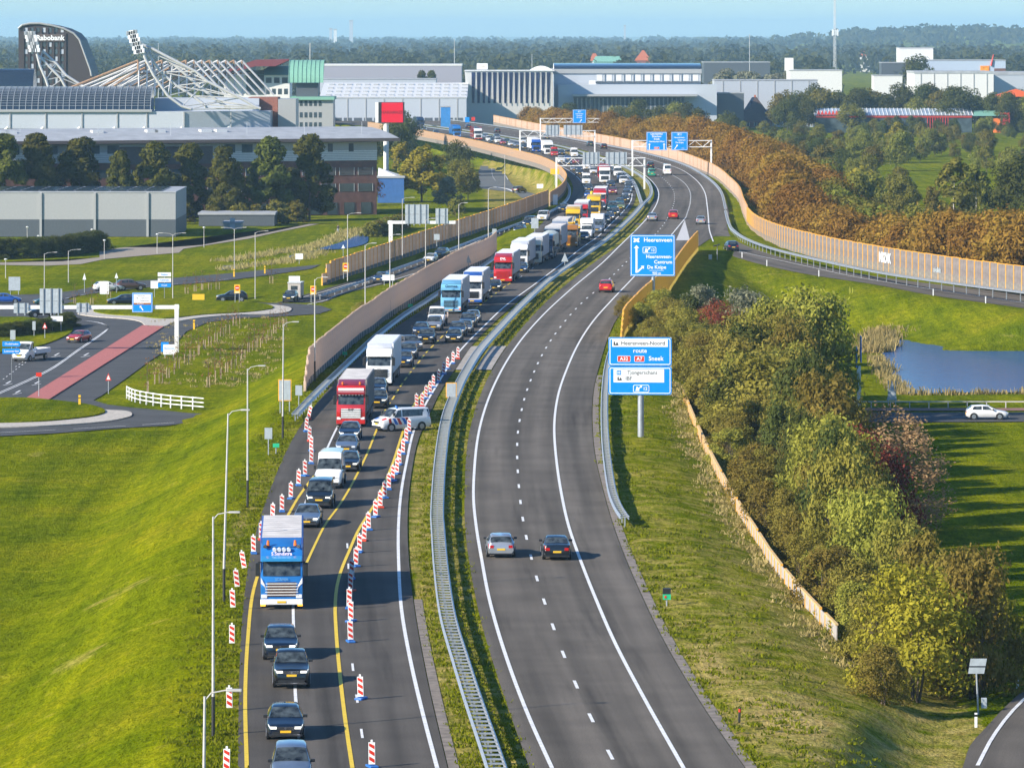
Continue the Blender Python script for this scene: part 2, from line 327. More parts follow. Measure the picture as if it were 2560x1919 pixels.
def ribbon(name, A, B, y0, y1, zf, m, lift=0.0, n=None, cols=5):
    n = n or 160; Y = np.geomspace(y0, y1, n); xa = A(Y); xb = B(Y); V = []; uvs = []; s = 0
    for i in range(n):
        if i: s += math.hypot(Y[i] - Y[i - 1], xa[i] - xa[i - 1])
        for k in range(cols): q = k / (cols - 1); V.append((xa[i] + (xb[i] - xa[i]) * q, Y[i], float(zf(Y[i])) + lift)); uvs.append((q * (xb[i] - xa[i]), s))
    ix = np.arange(n * cols).reshape(n, cols); Q = np.stack([ix[:-1, :-1], ix[:-1, 1:], ix[1:, 1:], ix[1:, :-1]], -1).reshape(-1, 4)
    me = fastmesh(name, V, Q, m); u = me.uv_layers.new(name='lane'); ua = np.array(uvs, np.float32); u.data.foreach_set('uv', ua[Q.ravel()].ravel())
    return tag(link(name, me), kind='structure')
Z0 = lambda Y: 0.0
ribbon('motorway_road', L0L, L0R, 70, 2300, Z0, M['asph_l'], 0)
ribbon('motorway_road', R0L, R0R, 70, 2300, Z0, M['asph_r'], 0)
ribbon('slip_road', RAL, RAR, 684, 985, zramp, M['asph_l'], -.012, 60)
ribbon('slip_road', RBL, RBR, 585, 846, zramp2, M['asph_r'], -.012, 60)
def stripe(name, pts, wd, m, z=Z0, lift=.016, dash=None, y0=None, y1=None, phase=0.0, ln=None):
    ln = ln or Line(pts, z if z is not Z0 else 0.0); ya = max(70, y0 or ln.y[0]); yb = y1 or ln.y[-1]
    Y = np.arange(ya, yb, .5 if yb < 700 else 1.0); X = ln(Y); s = np.concatenate([[0], np.cumsum(np.hypot(np.diff(X), np.diff(Y)))])
    mb = MB()
    def seg(a, c):
        n = max(2, int((c - a) / 4) + 1); ss = np.linspace(a, c, n + 1); yy = np.interp(ss, s, Y); xx = ln(yy); V = []
        for x, y in zip(xx, yy):
            k = ln.slope(y); nx, ny = 1 / math.hypot(1, k), -k / math.hypot(1, k); h = wd / 2; zz = (float(z(y)) if callable(z) else z) + lift
            V += [(x - nx * h, y - ny * h, zz), (x + nx * h, y + ny * h, zz)]
        mb.add(V, [(2 * i, 2 * i + 1, 2 * i + 3, 2 * i + 2) for i in range(n)])
    if dash:
        a = phase
        while a < s[-1]: seg(max(a, 0), min(a + dash[0], s[-1])); a += dash[0] + dash[1]
    else: seg(0, s[-1])
    return tag(mb.build(name, m), kind='structure')
LW_R = [(1093, 1919), (1054, 1771), (1025, 1645), (1004, 1525), (997, 1416), (996, 1319), (1003, 1230), (1017, 1152), (1034, 1078), (1065, 1008), (1088, 969), (1149, 878), (1209, 816), (1263, 765), (1336, 711), (1402, 661),
        (1454, 620), (1494, 592), (1523, 564), (1556, 531), (1576, 505), (1580, 482), (1574, 462), (1553, 439), (1520, 419), (1445, 393), (1372, 373), (1255, 351), (1168, 337), (1095, 326), (1000, 314)]
stripe('white_edge_line', LW_R, .20, M['linew'])
stripe('white_edge_line', [(757, 1919), (752, 1881), (744, 1800), (738, 1727), (737, 1640), (733, 1529), (736, 1420), (752, 1300), (780, 1210), (816, 1125), (842, 1070), (925, 950), (1006, 861), (1064, 812), (1140, 757), (1218, 703), (1290, 655), (1349, 610), (1400, 570), (1440, 535), (1462, 505), (1467, 482), (1458, 462), (1440, 440), (1400, 415), (1340, 394), (1275, 376), (1205, 360), (1125, 345), (1050, 335)], .17, M['linew'])
stripe('yellow_work_line', [(617, 1919), (613, 1746), (620, 1591), (634, 1474), (649, 1424), (675, 1362), (715, 1296), (747, 1241), (787, 1187)], .20, M['yellow'])
stripe('yellow_work_line', [(764, 1412), (789, 1358), (813, 1311), (848, 1263), (871, 1226), (898, 1175), (920, 1129), (940, 1078), (964, 1024)], .17, M['yellow'])
YM = [(984, 993), (999, 969), (1027, 930), (1044, 909), (1065, 882), (1088, 859), (1114, 833), (1144, 809), (1195, 767), (1236, 736), (1263, 716), (1301, 693)]
stripe('yellow_work_line', [(952, 1052), (964, 1024)] + YM, .17, M['yellow'], dash=(4.5, 3.5), lift=.02)
stripe('white_lane_dashes', [(1301, 693), (1362, 648), (1412, 610), (1452, 575), (1487, 540), (1512, 505), (1517, 482), (1508, 460), (1490, 440), (1450, 415), (1390, 393), (1310, 373), (1230, 357), (1150, 343), (1050, 327)], .15, M['linew'], dash=(3, 9))
stripe('yellow_work_line', [(881, 1919), (864, 1805), (850, 1688), (840, 1572), (838, 1513), (842, 1467), (852, 1428), (873, 1377), (897, 1323), (924, 1280), (941, 1253), (964, 1203), (984, 1152), (999, 1105), (1007, 1080), (1032, 1016), (1062, 977), (1085, 945)], .20, M['yellow'], lift=.02)
stripe('yellow_patch_dashes', [(742, 1575), (744, 1700), (750, 1790), (757, 1875), (761, 1930)], .16, M['yellow'], dash=(1.4, 12.6), phase=3.2, lift=.03)
stripe('white_lane_dashes', [(866, 1330), (870, 1387), (877, 1615), (884, 1685), (895, 1764), (907, 1848), (920, 1919)], .13, M['linew'], dash=(3, 9), phase=9.3)
stripe('white_edge_line', [(1380, 1919), (1326, 1800), (1264, 1637), (1224, 1500), (1203, 1391), (1191, 1319), (1184, 1250), (1186, 1172), (1197, 1080), (1221, 997), (1252, 929), (1301, 852), (1358, 787), (1426, 724), (1507, 656), (1552, 612), (1597, 568), (1630, 530), (1645, 500), (1646, 479), (1634, 458), (1609, 436), (1566, 414), (1500, 392), (1410, 368), (1280, 344), (1190, 329), (1110, 317), (1050, 309)], .20, M['linew'])
stripe('white_edge_line', [(1709, 1919), (1615, 1753), (1535, 1601), (1488, 1493), (1452, 1402), (1423, 1319), (1402, 1225), (1391, 1150), (1386, 1055), (1396, 985), (1418, 920), (1450, 852), (1485, 800), (1525, 755), (1583, 694), (1632, 640), (1682, 583), (1715, 543)], .20, M['linew'])
stripe('white_block_line', [(1715, 543), (1726, 503), (1724, 477), (1709, 456), (1687, 441), (1640, 420), (1575, 400), (1490, 378)], .22, M['linew'], dash=(1.6, 1.6))
CEN = [(1516, 1868), (1473, 1784), (1437, 1704), (1406, 1628), (1380, 1558), (1358, 1495), (1340, 1438), (1326, 1385), (1314, 1334), (1296, 1200), (1296, 1070), (1301, 1040), (1314, 986), (1330, 942), (1358, 882), (1402, 816), (1461, 751), (1505, 714), (1571, 650), (1620, 605), (1652, 570), (1677, 530), (1686, 500), (1684, 478), (1668, 456), (1640, 434), (1590, 412), (1510, 388), (1420, 364), (1300, 340), (1215, 326), (1130, 313), (1050, 303)]
stripe('white_lane_dashes', CEN + [(1560, 1950)], .17, M['linew'], dash=(3, 9), phase=6.2)
stripe('white_edge_line', [(1783, 604), (1774, 577), (1771, 545), (1768, 515), (1761, 479), (1739, 449), (1695, 421), (1643, 404), (1590, 389), (1494, 366), (1410, 349), (1320, 333), (1225, 317), (1130, 305), (1050, 296)], .20, M['linew'])
stripe('white_edge_line', [(1783, 604), (1800, 618), (1872, 634), (2000, 662), (2187, 701), (2400, 733), (2560, 757), (2700, 778)], .16, M['linew'], z=zramp2)
stripe('white_edge_line', [(700, 777), (800, 754), (870, 728), (950, 709), (1025, 687), (1100, 665), (1180, 642), (1240, 609), (1318, 584)], .17, M['linew'], z=zramp)
stripe('white_edge_line', [(720, 751), (795, 733), (872, 710), (942, 690), (1013, 665), (1092, 640), (1156, 619), (1211, 595)], .17, M['linew'], z=zramp)
stripe('white_block_line', [(815, 735), (890, 713), (965, 692), (1035, 669), (1105, 647), (1170, 624), (1234, 595), (1300, 574)], .2, M['linew'], z=zramp, dash=(2.5, 2.5))
gp = [G(1712, 550), G(1690, 601), G(1725, 601)]
tag(MB().add([(p.x, p.y, .02) for p in gp], [(0, 1, 2)]).build('painted_gore', mat('pale_gore', (.55, .54, .53), .8)), kind='structure')
# bridge deck slabs crossing the central reserve, drain gutters beside the carriageways
br = MB()
for i in range(6):
    ya, yb = 477 + i * 6, 477 + i * 6 + 5.85
    for a, c in ((0.02, .46), (.56, .98)):
        p = [(float(L0R(y) + (R0L(y) - L0R(y)) * q), y, .03) for y, q in ((ya, a), (ya, c), (yb, c), (yb, a))]; br.add(p, [(0, 1, 2, 3)])
tag(br.build('bridge_deck', M['concrete']), kind='structure')
def offset_line(base, pts): return Line(pts)
class Shift:
    def __init__(s, ln, d): s.ln = ln; s.d = d; s.y = ln.y
    def __call__(s, Y): return s.ln(Y) + s.d * np.sqrt(1 + s.ln.slope(Y)**2)
    def slope(s, Y): return s.ln.slope(Y)
ribbon('gutter', Shift(L0R, .05), Shift(L0R, .55), 200, 284, Z0, mat('gutter_stone', (.20, .17, .14), .95, var=.35, scale=1.5, bump=.5), -.03, 80)
ribbon('gutter', Shift(R0R, .05), Shift(R0R, .6), 200, 470, Z0, M['concrete'] if False else MATS['gutter_stone'], -.03, 120)
# low roads, islands, kerbs, pond (all on the lowland, z = -5)
def sheet(name, pts, m, z, h=0.0, uvflag=False):
    g = [G(u, v, LOW) for u, v in pts]; V = [(p.x, p.y, z + h) for p in g]; n = len(V); b = bmesh.new()
    top = b.faces.new([b.verts.new(p) for p in V])
    if top.normal.z < 0 or sum((V[i][0] * V[(i + 1) % n][1] - V[(i + 1) % n][0] * V[i][1]) for i in range(n)) < 0: top.normal_flip()
    if h > 0:
        r = bmesh.ops.extrude_face_region(b, geom=[top]); 
        for v in [q for q in r['geom'] if isinstance(q, bmesh.types.BMVert)]: v.co.z -= h
        bmesh.ops.recalc_face_normals(b, faces=b.faces)
    bmesh.ops.triangulate(b, faces=b.faces[:])
    me = bpy.data.meshes.new(name); b.to_mesh(me); b.free(); me.materials.append(m)
    return tag(link(name, me), kind='structure')
def curve_pts(pts, n=6, closed=True):
    out = []; k = len(pts)
    for i in range(k if closed else k - 1):
        p0, p1, p2, p3 = [pts[(i + j) % k] if closed else pts[min(max(i + j, 0), k - 1)] for j in (-1, 0, 1, 2)]
        for q in range(n):
            t = q / n; out.append(tuple(.5 * (2 * b + (c - a) * t + (2 * a - 5 * b + 4 * c - d) * t * t + (3 * b - a - 3 * c + d) * t**3) for a, b, c, d in zip(p0, p1, p2, p3)))
    return out if closed else out + [pts[-1]]
A_OUT = S('T4', (-320, 1372), (-60, 1366), (350, 1345), (760, 1312), (1080, 1295), (1300, 1262), (1400, 1225), (1215, 1215), (1050, 1197), (850, 1180), (690, 1160), (600, 1132), (650, 1105), (800, 1000), (950, 890), (1040, 830), (1130, 765), (1200, 690), (1340, 630), (1520, 607), (1830, 592), (2050, 577), (2135, 550), (2060, 525), (1900, 512), (1780, 508), (1640, 505), (1400, 495), (1000, 495), (600, 500), (380, 480), (150, 480), (-320, 520))
sheet('low_road', A_OUT, M['asph_low'], LOW + .02)
sheet('low_road', S('T4', (300, 520), (500, 462), (700, 432), (1000, 402), (1300, 378), (1500, 358), (1750, 326), (2000, 288), (2060, 262), (1985, 268), (1750, 290), (1500, 315), (1200, 340), (1000, 357), (720, 378), (500, 425), (300, 450), (-200, 462), (-200, 540)), M['asph_low'], LOW + .03)
sheet('low_road', S('U', (2040, 1030), (2040, 1054), (2300, 1055), (2700, 1053), (2700, 1030), (2300, 1031)), M['asph_low'], LOW + .02)
sheet('cycle_path', S('U', (2040, 1020), (2040, 1027), (2700, 1026), (2700, 1020)), mat('red_asphalt', (.24, .12, .09), .9, var=.2), LOW + .03)
sheet('cycle_path', S('T4', (-100, 262), (300, 268), (520, 258), (680, 225), (900, 205), (1150, 185), (1180, 160), (1600, 95), (1800, 50), (2050, 0), (1990, 0), (1700, 60), (1300, 135), (1100, 150), (800, 150), (640, 170), (640, 215), (400, 240), (-100, 250)), mat('sandy_path', (.30, .25, .19), .95, var=.2), LOW + .02)
KERB = mat('kerb_stone', (.46, .42, .36), .9, var=.2)
GR2 = M['turf']
sheet('kerb_apron', curve_pts(S('T4', (500, 575), (600, 598), (800, 612), (900, 630), (945, 660), (1055, 662), (1120, 635), (1300, 605), (1550, 586), (1800, 578), (1875, 552), (1800, 528), (1500, 510), (1000, 518), (700, 540))), KERB, LOW + .03, .10)
sheet('traffic_island', curve_pts(S('T4', (600, 565), (700, 588), (880, 598), (1000, 612), (1110, 612), (1300, 590), (1600, 572), (1755, 548), (1700, 522), (1500, 505), (1200, 505), (900, 522), (700, 540))), GR2, LOW + .03, .22)
sheet('kerb_apron', curve_pts(S('T4', (-300, 1315), (0, 1312), (300, 1302), (650, 1277), (820, 1247), (848, 1222), (800, 1206), (660, 1197), (400, 1160), (0, 1150), (-300, 1150))), KERB, LOW + .03, .10)
sheet('traffic_island', curve_pts(S('T4', (-300, 1288), (0, 1286), (300, 1276), (560, 1250), (672, 1222), (640, 1192), (500, 1162), (200, 1132), (0, 1130), (-300, 1130))), GR2, LOW + .03, .24)
sheet('traffic_island', curve_pts(S('T4', (-300, 600), (0, 602), (200, 606), (400, 650), (468, 672), (440, 712), (330, 762), (200, 800), (0, 830), (-300, 850))), GR2, LOW + .03, .12)
sheet('traffic_island', curve_pts(S('T4', (380, 535), (560, 484), (700, 458), (1000, 440), (1480, 425), (1690, 420), (1790, 440), (1700, 470), (1400, 496), (900, 516), (700, 530), (560, 545))), GR2, LOW + .03, .12)
sheet('red_median_strip', S('T4', (150, 1136), (300, 1142), (1056, 662), (915, 656)), mat('red_paving', (.42, .13, .11), .85, var=.15, scale=4), LOW + .04, .10)
M['water'] = None
wm = bpy.data.materials.new('pond_water'); wm.use_nodes = True; wb = wm.node_tree.nodes['Principled BSDF']; wb.inputs['Base Color'].default_value = (.035, .10, .24, 1); wb.inputs['Specular IOR Level'].default_value = .22; wb.inputs['Roughness'].default_value = .12
wn = wm.node_tree.nodes.new('ShaderNodeTexNoise'); wn.inputs['Scale'].default_value = .9; wn.inputs['Detail'].default_value = 4; wp = wm.node_tree.nodes.new('ShaderNodeBump'); wp.inputs['Strength'].default_value = .5; wp.inputs['Distance'].default_value = .08
wg = wm.node_tree.nodes.new('ShaderNodeNewGeometry'); wm.node_tree.links.new(wg.outputs['Position'], wn.inputs['Vector']); wm.node_tree.links.new(wn.outputs[0], wp.inputs['Height']); wm.node_tree.links.new(wp.outputs[0], wb.inputs['Normal'])
wd_ = wm.node_tree.nodes.new('ShaderNodeBsdfDiffuse'); wd_.inputs[0].default_value = (.035, .105, .27, 1); wgl = wm.node_tree.nodes.new('ShaderNodeBsdfGlossy'); wgl.inputs[1].default_value = .12; wmx = wm.node_tree.nodes.new('ShaderNodeMixShader'); wmx.inputs[0].default_value = .4; wl = wm.node_tree.links.new; wl(wp.outputs[0], wgl.inputs['Normal']); wl(wd_.outputs[0], wmx.inputs[1]); wl(wgl.outputs[0], wmx.inputs[2]); wl(wmx.outputs[0], wm.node_tree.nodes['Material Output'].inputs[0])  # blue of the reflected sky is put into the diffuse colour
M['water'] = wm
sheet('pond', curve_pts(S('M3', (1530, 600), (1545, 570), (1580, 552), (1700, 546), (1850, 552), (2050, 560), (2300, 575), (2600, 585), (2600, 800), (2212, 803), (1900, 805), (1650, 808), (1615, 790), (1590, 740), (1560, 660))), wm, LOW + .05)
sheet('ditch_water', curve_pts(S('L6', (565, 830), (640, 800), (760, 782), (900, 735), (1060, 690), (1180, 640), (1310, 590), (1330, 640), (1300, 700), (1100, 745), (900, 755), (720, 800), (600, 838))), wm, LOW + .05)
sheet('ditch_water', curve_pts(S('L6', (-10, 905), (60, 900), (70, 925), (-10, 940))), wm, LOW + .05)
# parallel distributor road beyond the left barrier, side road at the bottom right
sheet('side_road', curve_pts(S('B', (470, 440), (560, 450), (650, 490), (690, 560), (690, 610), (730, 690), (800, 760), (950, 810), (1010, 830), (860, 850), (780, 800), (620, 780), (430, 750), (430, 700), (470, 620), (490, 560), (480, 490))), asphalt('pale_asphalt', (.13, .14, .14), lanes=False), LOW + .02)
ribbon('side_road', SDL, SDR, 195, 288, lambda Y: -2.4, M['asph_r'], .12, 40)
def strip_px(name, pts, wd, m, z=LOW, lift=.05, dash=None):
    g = [G(u, v, z) for u, v in curve_pts(pts, 5, False)]; mb = MB(); L = [0]
    for a, b in zip(g[:-1], g[1:]): L.append(L[-1] + (b - a).length)
    def at(s):
        i = min(max(int(np.searchsorted(L, s)) - 1, 0), len(g) - 2); return g[i].lerp(g[i + 1], (s - L[i]) / max(1e-6, L[i + 1] - L[i])), (g[i + 1] - g[i]).normalized()
    def seg(a, c):
        n = max(1, int((c - a) / 2)); V = []
        for s in np.linspace(a, c, n + 1):
            p, d = at(s); nn = Vector((-d.y, d.x, 0)) * wd / 2; V += [(p.x - nn.x, p.y - nn.y, z + lift), (p.x + nn.x, p.y + nn.y, z + lift)]
        mb.add(V, [(2 * i, 2 * i + 2, 2 * i + 3, 2 * i + 1) for i in range(n)])
    if dash:
        s = 0
        while s < L[-1]: seg(s, min(s + dash[0], L[-1])); s += sum(dash)
    else: seg(0, L[-1])
    return tag(mb.build(name, m), kind='structure')
for off in (0, 9): strip_px('white_low_line', S('T4', (-40, 1100 + off), (300, 945 + off), (500, 810 + off), (660, 700 + off * .8), (695, 665), (640, 635 + off * .3), (520, 620), (280, 600 + off * .3)), .14, M['linew'])
strip_px('white_low_line', S('T4', (0, 1342), (350, 1325), (800, 1300), (1120, 1278)), .14, M['linew'], dash=(6, 2))
for a in (((20, 1000), (180, 880), (330, 785)), ((100, 920), (200, 850)),): strip_px('white_low_line', S('T4', *a), .14, M['linew'], dash=(1.2, 2.6))
for x, y in ((550, 850), (235, 1030), (110, 1090), (360, 850), (50, 1030)):
    strip_px('turn_arrow_marking', S('T4', (x - 30, y + 8), (x - 10, y), (x + 30, y - 2)), .22, M['linew']); strip_px('turn_arrow_marking', S('T4', (x - 10, y - 2), (x + 20, y - 18)), .22, M['linew'])
strip_px('white_low_line', S('T4', (420, 480), (700, 428), (1000, 400), (1500, 352)), .14, M['linew'], dash=(3, 5))
strip_px('white_low_line', S('U', (2180, 1043), (2420, 1043), (2640, 1043)), .12, M['linew'], dash=(6, 2))
strip_px('white_low_line', S('B', (530, 470), (580, 540), (590, 650), (620, 700)), .14, M['linew'], dash=(4, 3)); strip_px('white_low_line', S('B', (610, 750), (720, 770), (790, 800)), .8, M['linew'])
strip_px('white_low_line', S('B', (690, 630), (725, 690)), .16, M['linew'])
stripe('white_edge_line', [(2444, 1919), (2484, 1844), (2560, 1753), (2690, 1660)], .2, M['linew'], z=lambda Y: -2.4, lift=.145)
# ---------------- vehicles ----------------
# local axes: +x forward, front at x = 0, body runs to x = -L, ground at z = 0
class Loft:
    def __init__(s, L, W, top, belt, zb=.24, wr=.72, front=.8, rear=.86, cabin=(0, 1)):
        s.L, s.W = L, W; f = lambda prof, q: np.interp(q, [p[0] for p in prof], [p[1] for p in prof])
        S = sorted(set([round(p[0], 3) for p in top] + [round(p[0], 3) for p in belt] + [.08, .3, .6, L - .5, L - .15])); s.S = S; rows = []
        for q in S:
            tp = float(f(top, q)); bl = min(float(f(belt, q)), tp - .02)
            wf = W / 2 * float(np.interp(q, [0, .12, .45, 1.0, L - .8, L - .2, L], [front, front + .1, .975, 1, 1, rear + .06, rear]))
            k = min(1, max(0, (tp - bl) / .45)); wt = wf * (.93 - (.93 - wr) * k)
            z0 = zb + (.10 if q < .1 or q > L - .1 else 0)
            half = [(0, z0), (wf * .85, z0), (wf * .97, z0 + .13), (wf, z0 + (bl - z0) * .55), (wf * .985, bl - .04), (wf * .95, bl), (wt, tp - .07 * (0.4 + .6 * k)), (wt * .86, tp - .015), (0, tp + .01)]
            rows.append([Vector((-q, y, z)) for y, z in half])
        s.rows = rows; s.np = len(rows[0])
    def P(s, q, p):
        """surface point at length q behind the nose, section parameter p (0 keel .. 8 roof centre; negative side by sign in patch)"""
        i = min(max(int(np.searchsorted(s.S, q)) - 1, 0), len(s.S) - 2); t = (q - s.S[i]) / (s.S[i + 1] - s.S[i]); t = min(max(t, 0), 1)
        j = min(int(p), s.np - 2); r = p - j
        a = s.rows[i][j].lerp(s.rows[i][j + 1], r); b = s.rows[i + 1][j].lerp(s.rows[i + 1][j + 1], r); return a.lerp(b, t)
    def body(s, mb=None, mi=0):
        mb = mb or MB(); n = s.np; V = []
        for r in s.rows: V += [p for p in r] + [Vector((p.x, -p.y, p.z)) for p in reversed(r[1:-1])]
        w = 2 * n - 2; fs = []
        for i in range(len(s.rows) - 1):
            for k in range(w): fs.append((i * w + k, i * w + (k + 1) % w, (i + 1) * w + (k + 1) % w, (i + 1) * w + k))
        fs += [tuple(range(w - 1, -1, -1)), tuple((len(s.rows) - 1) * w + k for k in range(w))]
        return mb.add(V, fs, mi)
    def patch(s, mb, corners, side=1, n=3, off=.012, mi=0, mirror_top=False):
        """corners: 4 (q, p); bilinear patch lifted off the skin; side -1 mirrors y"""
        c = corners; g = []
        for a in range(n + 1):
            row = []
            for b in range(n + 1):
                u, v = a / n, b / n
                q = (c[0][0] * (1 - u) + c[1][0] * u) * (1 - v) + (c[3][0] * (1 - u) + c[2][0] * u) * v
                p = (c[0][1] * (1 - u) + c[1][1] * u) * (1 - v) + (c[3][1] * (1 - u) + c[2][1] * u) * v
                if p > 8: P = s.P(q, 16 - p); P = Vector((P.x, -P.y, P.z))
                else: P = s.P(q, p)
                row.append(Vector((P.x, P.y * side, P.z)))
            g.append(row)
        V = []
        for a in range(n + 1):
            for b in range(n + 1):
                da = g[min(a + 1, n)][b] - g[max(a - 1, 0)][b]; db = g[a][min(b + 1, n)] - g[a][max(b - 1, 0)]; nn = da.cross(db)
                nn = nn.normalized() if nn.length > 1e-9 else Vector((0, 0, 1))
                ctr = Vector((-s.L / 2, 0, .6))
                if nn.dot(g[a][b] - ctr) < 0: nn = -nn
                V.append(g[a][b] + nn * off)
        fs = []
        for a in range(n):
            for b in range(n):
                f = [a * (n + 1) + b, (a + 1) * (n + 1) + b, (a + 1) * (n + 1) + b + 1, a * (n + 1) + b + 1]
                p = [V[i] for i in f]; nn = (p[2] - p[0]).cross(p[3] - p[1])
                if nn.dot(p[0] - Vector((-s.L / 2, 0, .6))) < 0: f.reverse()
                fs.append(f)
        return mb.add(V, fs, mi)
def wheelpair(r=.32, wd=.21):
    t = MB(); n = 18
    for s in (-1, 1):
        pass
    t.tube((0, -wd / 2, 0), (0, wd / 2, 0), r, n); rm = MB()
    rm.tube((0, wd / 2 - .01, 0), (0, wd / 2 + .012, 0), r * .66, 14)
    for k in range(5):
        a = 2 * math.pi * k / 5; rm.bx(-.03, .03, wd / 2, wd / 2 + .024, 0.04, r * .62, T=Matrix.Rotation(a, 4, 'Y'))
    return t.mesh('tyre', M['tyre'], True), rm.mesh('rim', M['rim'])
WH = {}
def add_wheel(root, x, y, r=.32, wd=.21):
    k = (r, wd)
    if k not in WH: WH[k] = wheelpair(r, wd)
    t = link('wheel', WH[k][0], root, (x, y, r), 0 if y > 0 else math.pi); link('rim', WH[k][1], t); return t
CARS = {}
SPEC = {  # kind: L, W, roofline, beltline, wheel radius, wheel x, screen (base, top), rear window (top, base), pillars
    'hatch': (4.2, 1.79, [(0, .68), (.12, .78), (1.1, .97), (1.9, 1.40), (2.5, 1.46), (3.6, 1.40), (4.08, 1.02), (4.2, .7)], [(0, .62), (.12, .72), (1.1, .93), (3.9, .99), (4.2, .68)], .32, (.85, 3.45), (1.12, 1.88), (3.62, 4.06), (2.6, 3.3)),
    'small': (3.7, 1.66, [(0, .68), (.12, .80), (.85, .98), (1.6, 1.42), (2.2, 1.48), (3.15, 1.43), (3.58, 1.05), (3.7, .7)], [(0, .62), (.12, .74), (.85, .94), (3.5, 1.0), (3.7, .68)], .30, (.72, 3.05), (.87, 1.58), (3.17, 3.56), (2.2, 2.9)),
    'sedan': (4.7, 1.83, [(0, .66), (.12, .77), (1.25, .95), (2.1, 1.40), (2.7, 1.45), (3.35, 1.38), (4.05, 1.06), (4.6, 1.02), (4.7, .7)], [(0, .6), (.12, .71), (1.25, .92), (4.5, .99), (4.7, .68)], .33, (.9, 3.75), (1.27, 2.08), (3.37, 4.02), (2.8, 3.45)),
    'estate': (4.7, 1.85, [(0, .66), (.12, .77), (1.25, .95), (2.1, 1.41), (2.8, 1.46), (4.2, 1.40), (4.6, 1.02), (4.7, .7)], [(0, .6), (.12, .71), (1.25, .92), (4.4, 1.0), (4.7, .68)], .33, (.9, 3.75), (1.27, 2.08), (4.22, 4.58), (2.8, 3.9)),
    'suv': (4.5, 1.87, [(0, .82), (.12, .94), (1.2, 1.10), (1.95, 1.58), (2.5, 1.65), (3.85, 1.58), (4.38, 1.16), (4.5, .8)], [(0, .74), (.12, .88), (1.2, 1.06), (4.2, 1.12), (4.5, .78)], .36, (.88, 3.6), (1.22, 1.93), (3.87, 4.35), (2.7, 3.5)),
    'mpv': (4.4, 1.80, [(0, .60), (.12, .82), (.9, 1.05), (1.85, 1.58), (2.5, 1.66), (3.95, 1.60), (4.3, 1.12), (4.4, .75)], [(0, .5), (.12, .76), (.9, 1.0), (4.2, 1.06), (4.4, .7)], .32, (.84, 3.55), (.93, 1.83), (3.97, 4.28), (2.6, 3.6)),
    'van': (4.95, 1.92, [(0, .70), (.12, .98), (.75, 1.18), (1.55, 1.86), (2.1, 1.94), (4.7, 1.90), (4.9, 1.2), (4.95, .8)], [(0, .6), (.12, .9), (.75, 1.13), (4.8, 1.2), (4.95, .75)], .34, (.92, 3.95), (.78, 1.53), (4.72, 4.88), (2.0, 4.5)),
    'bigvan': (5.9, 2.02, [(0, .75), (.12, 1.05), (.75, 1.35), (1.45, 2.2), (1.9, 2.62), (5.7, 2.60), (5.85, 1.5), (5.9, .9)], [(0, .65), (.12, .95), (.75, 1.30), (5.75, 1.4), (5.9, .85)], .36, (.98, 4.6), (.78, 1.42), (5.72, 5.84), (1.8, 2.3)),
    'pickup': (5.3, 1.88, [(0, .92), (.12, 1.04), (1.35, 1.18), (2.0, 1.68), (2.5, 1.76), (3.25, 1.72), (3.5, 1.18), (5.2, 1.12), (5.3, .8)], [(0, .82), (.12, .97), (1.35, 1.12), (3.45, 1.14), (5.2, 1.06), (5.3, .78)], .40, (.95, 4.15), (1.37, 1.98), (3.27, 3.48), (2.5, 3.1)),
}
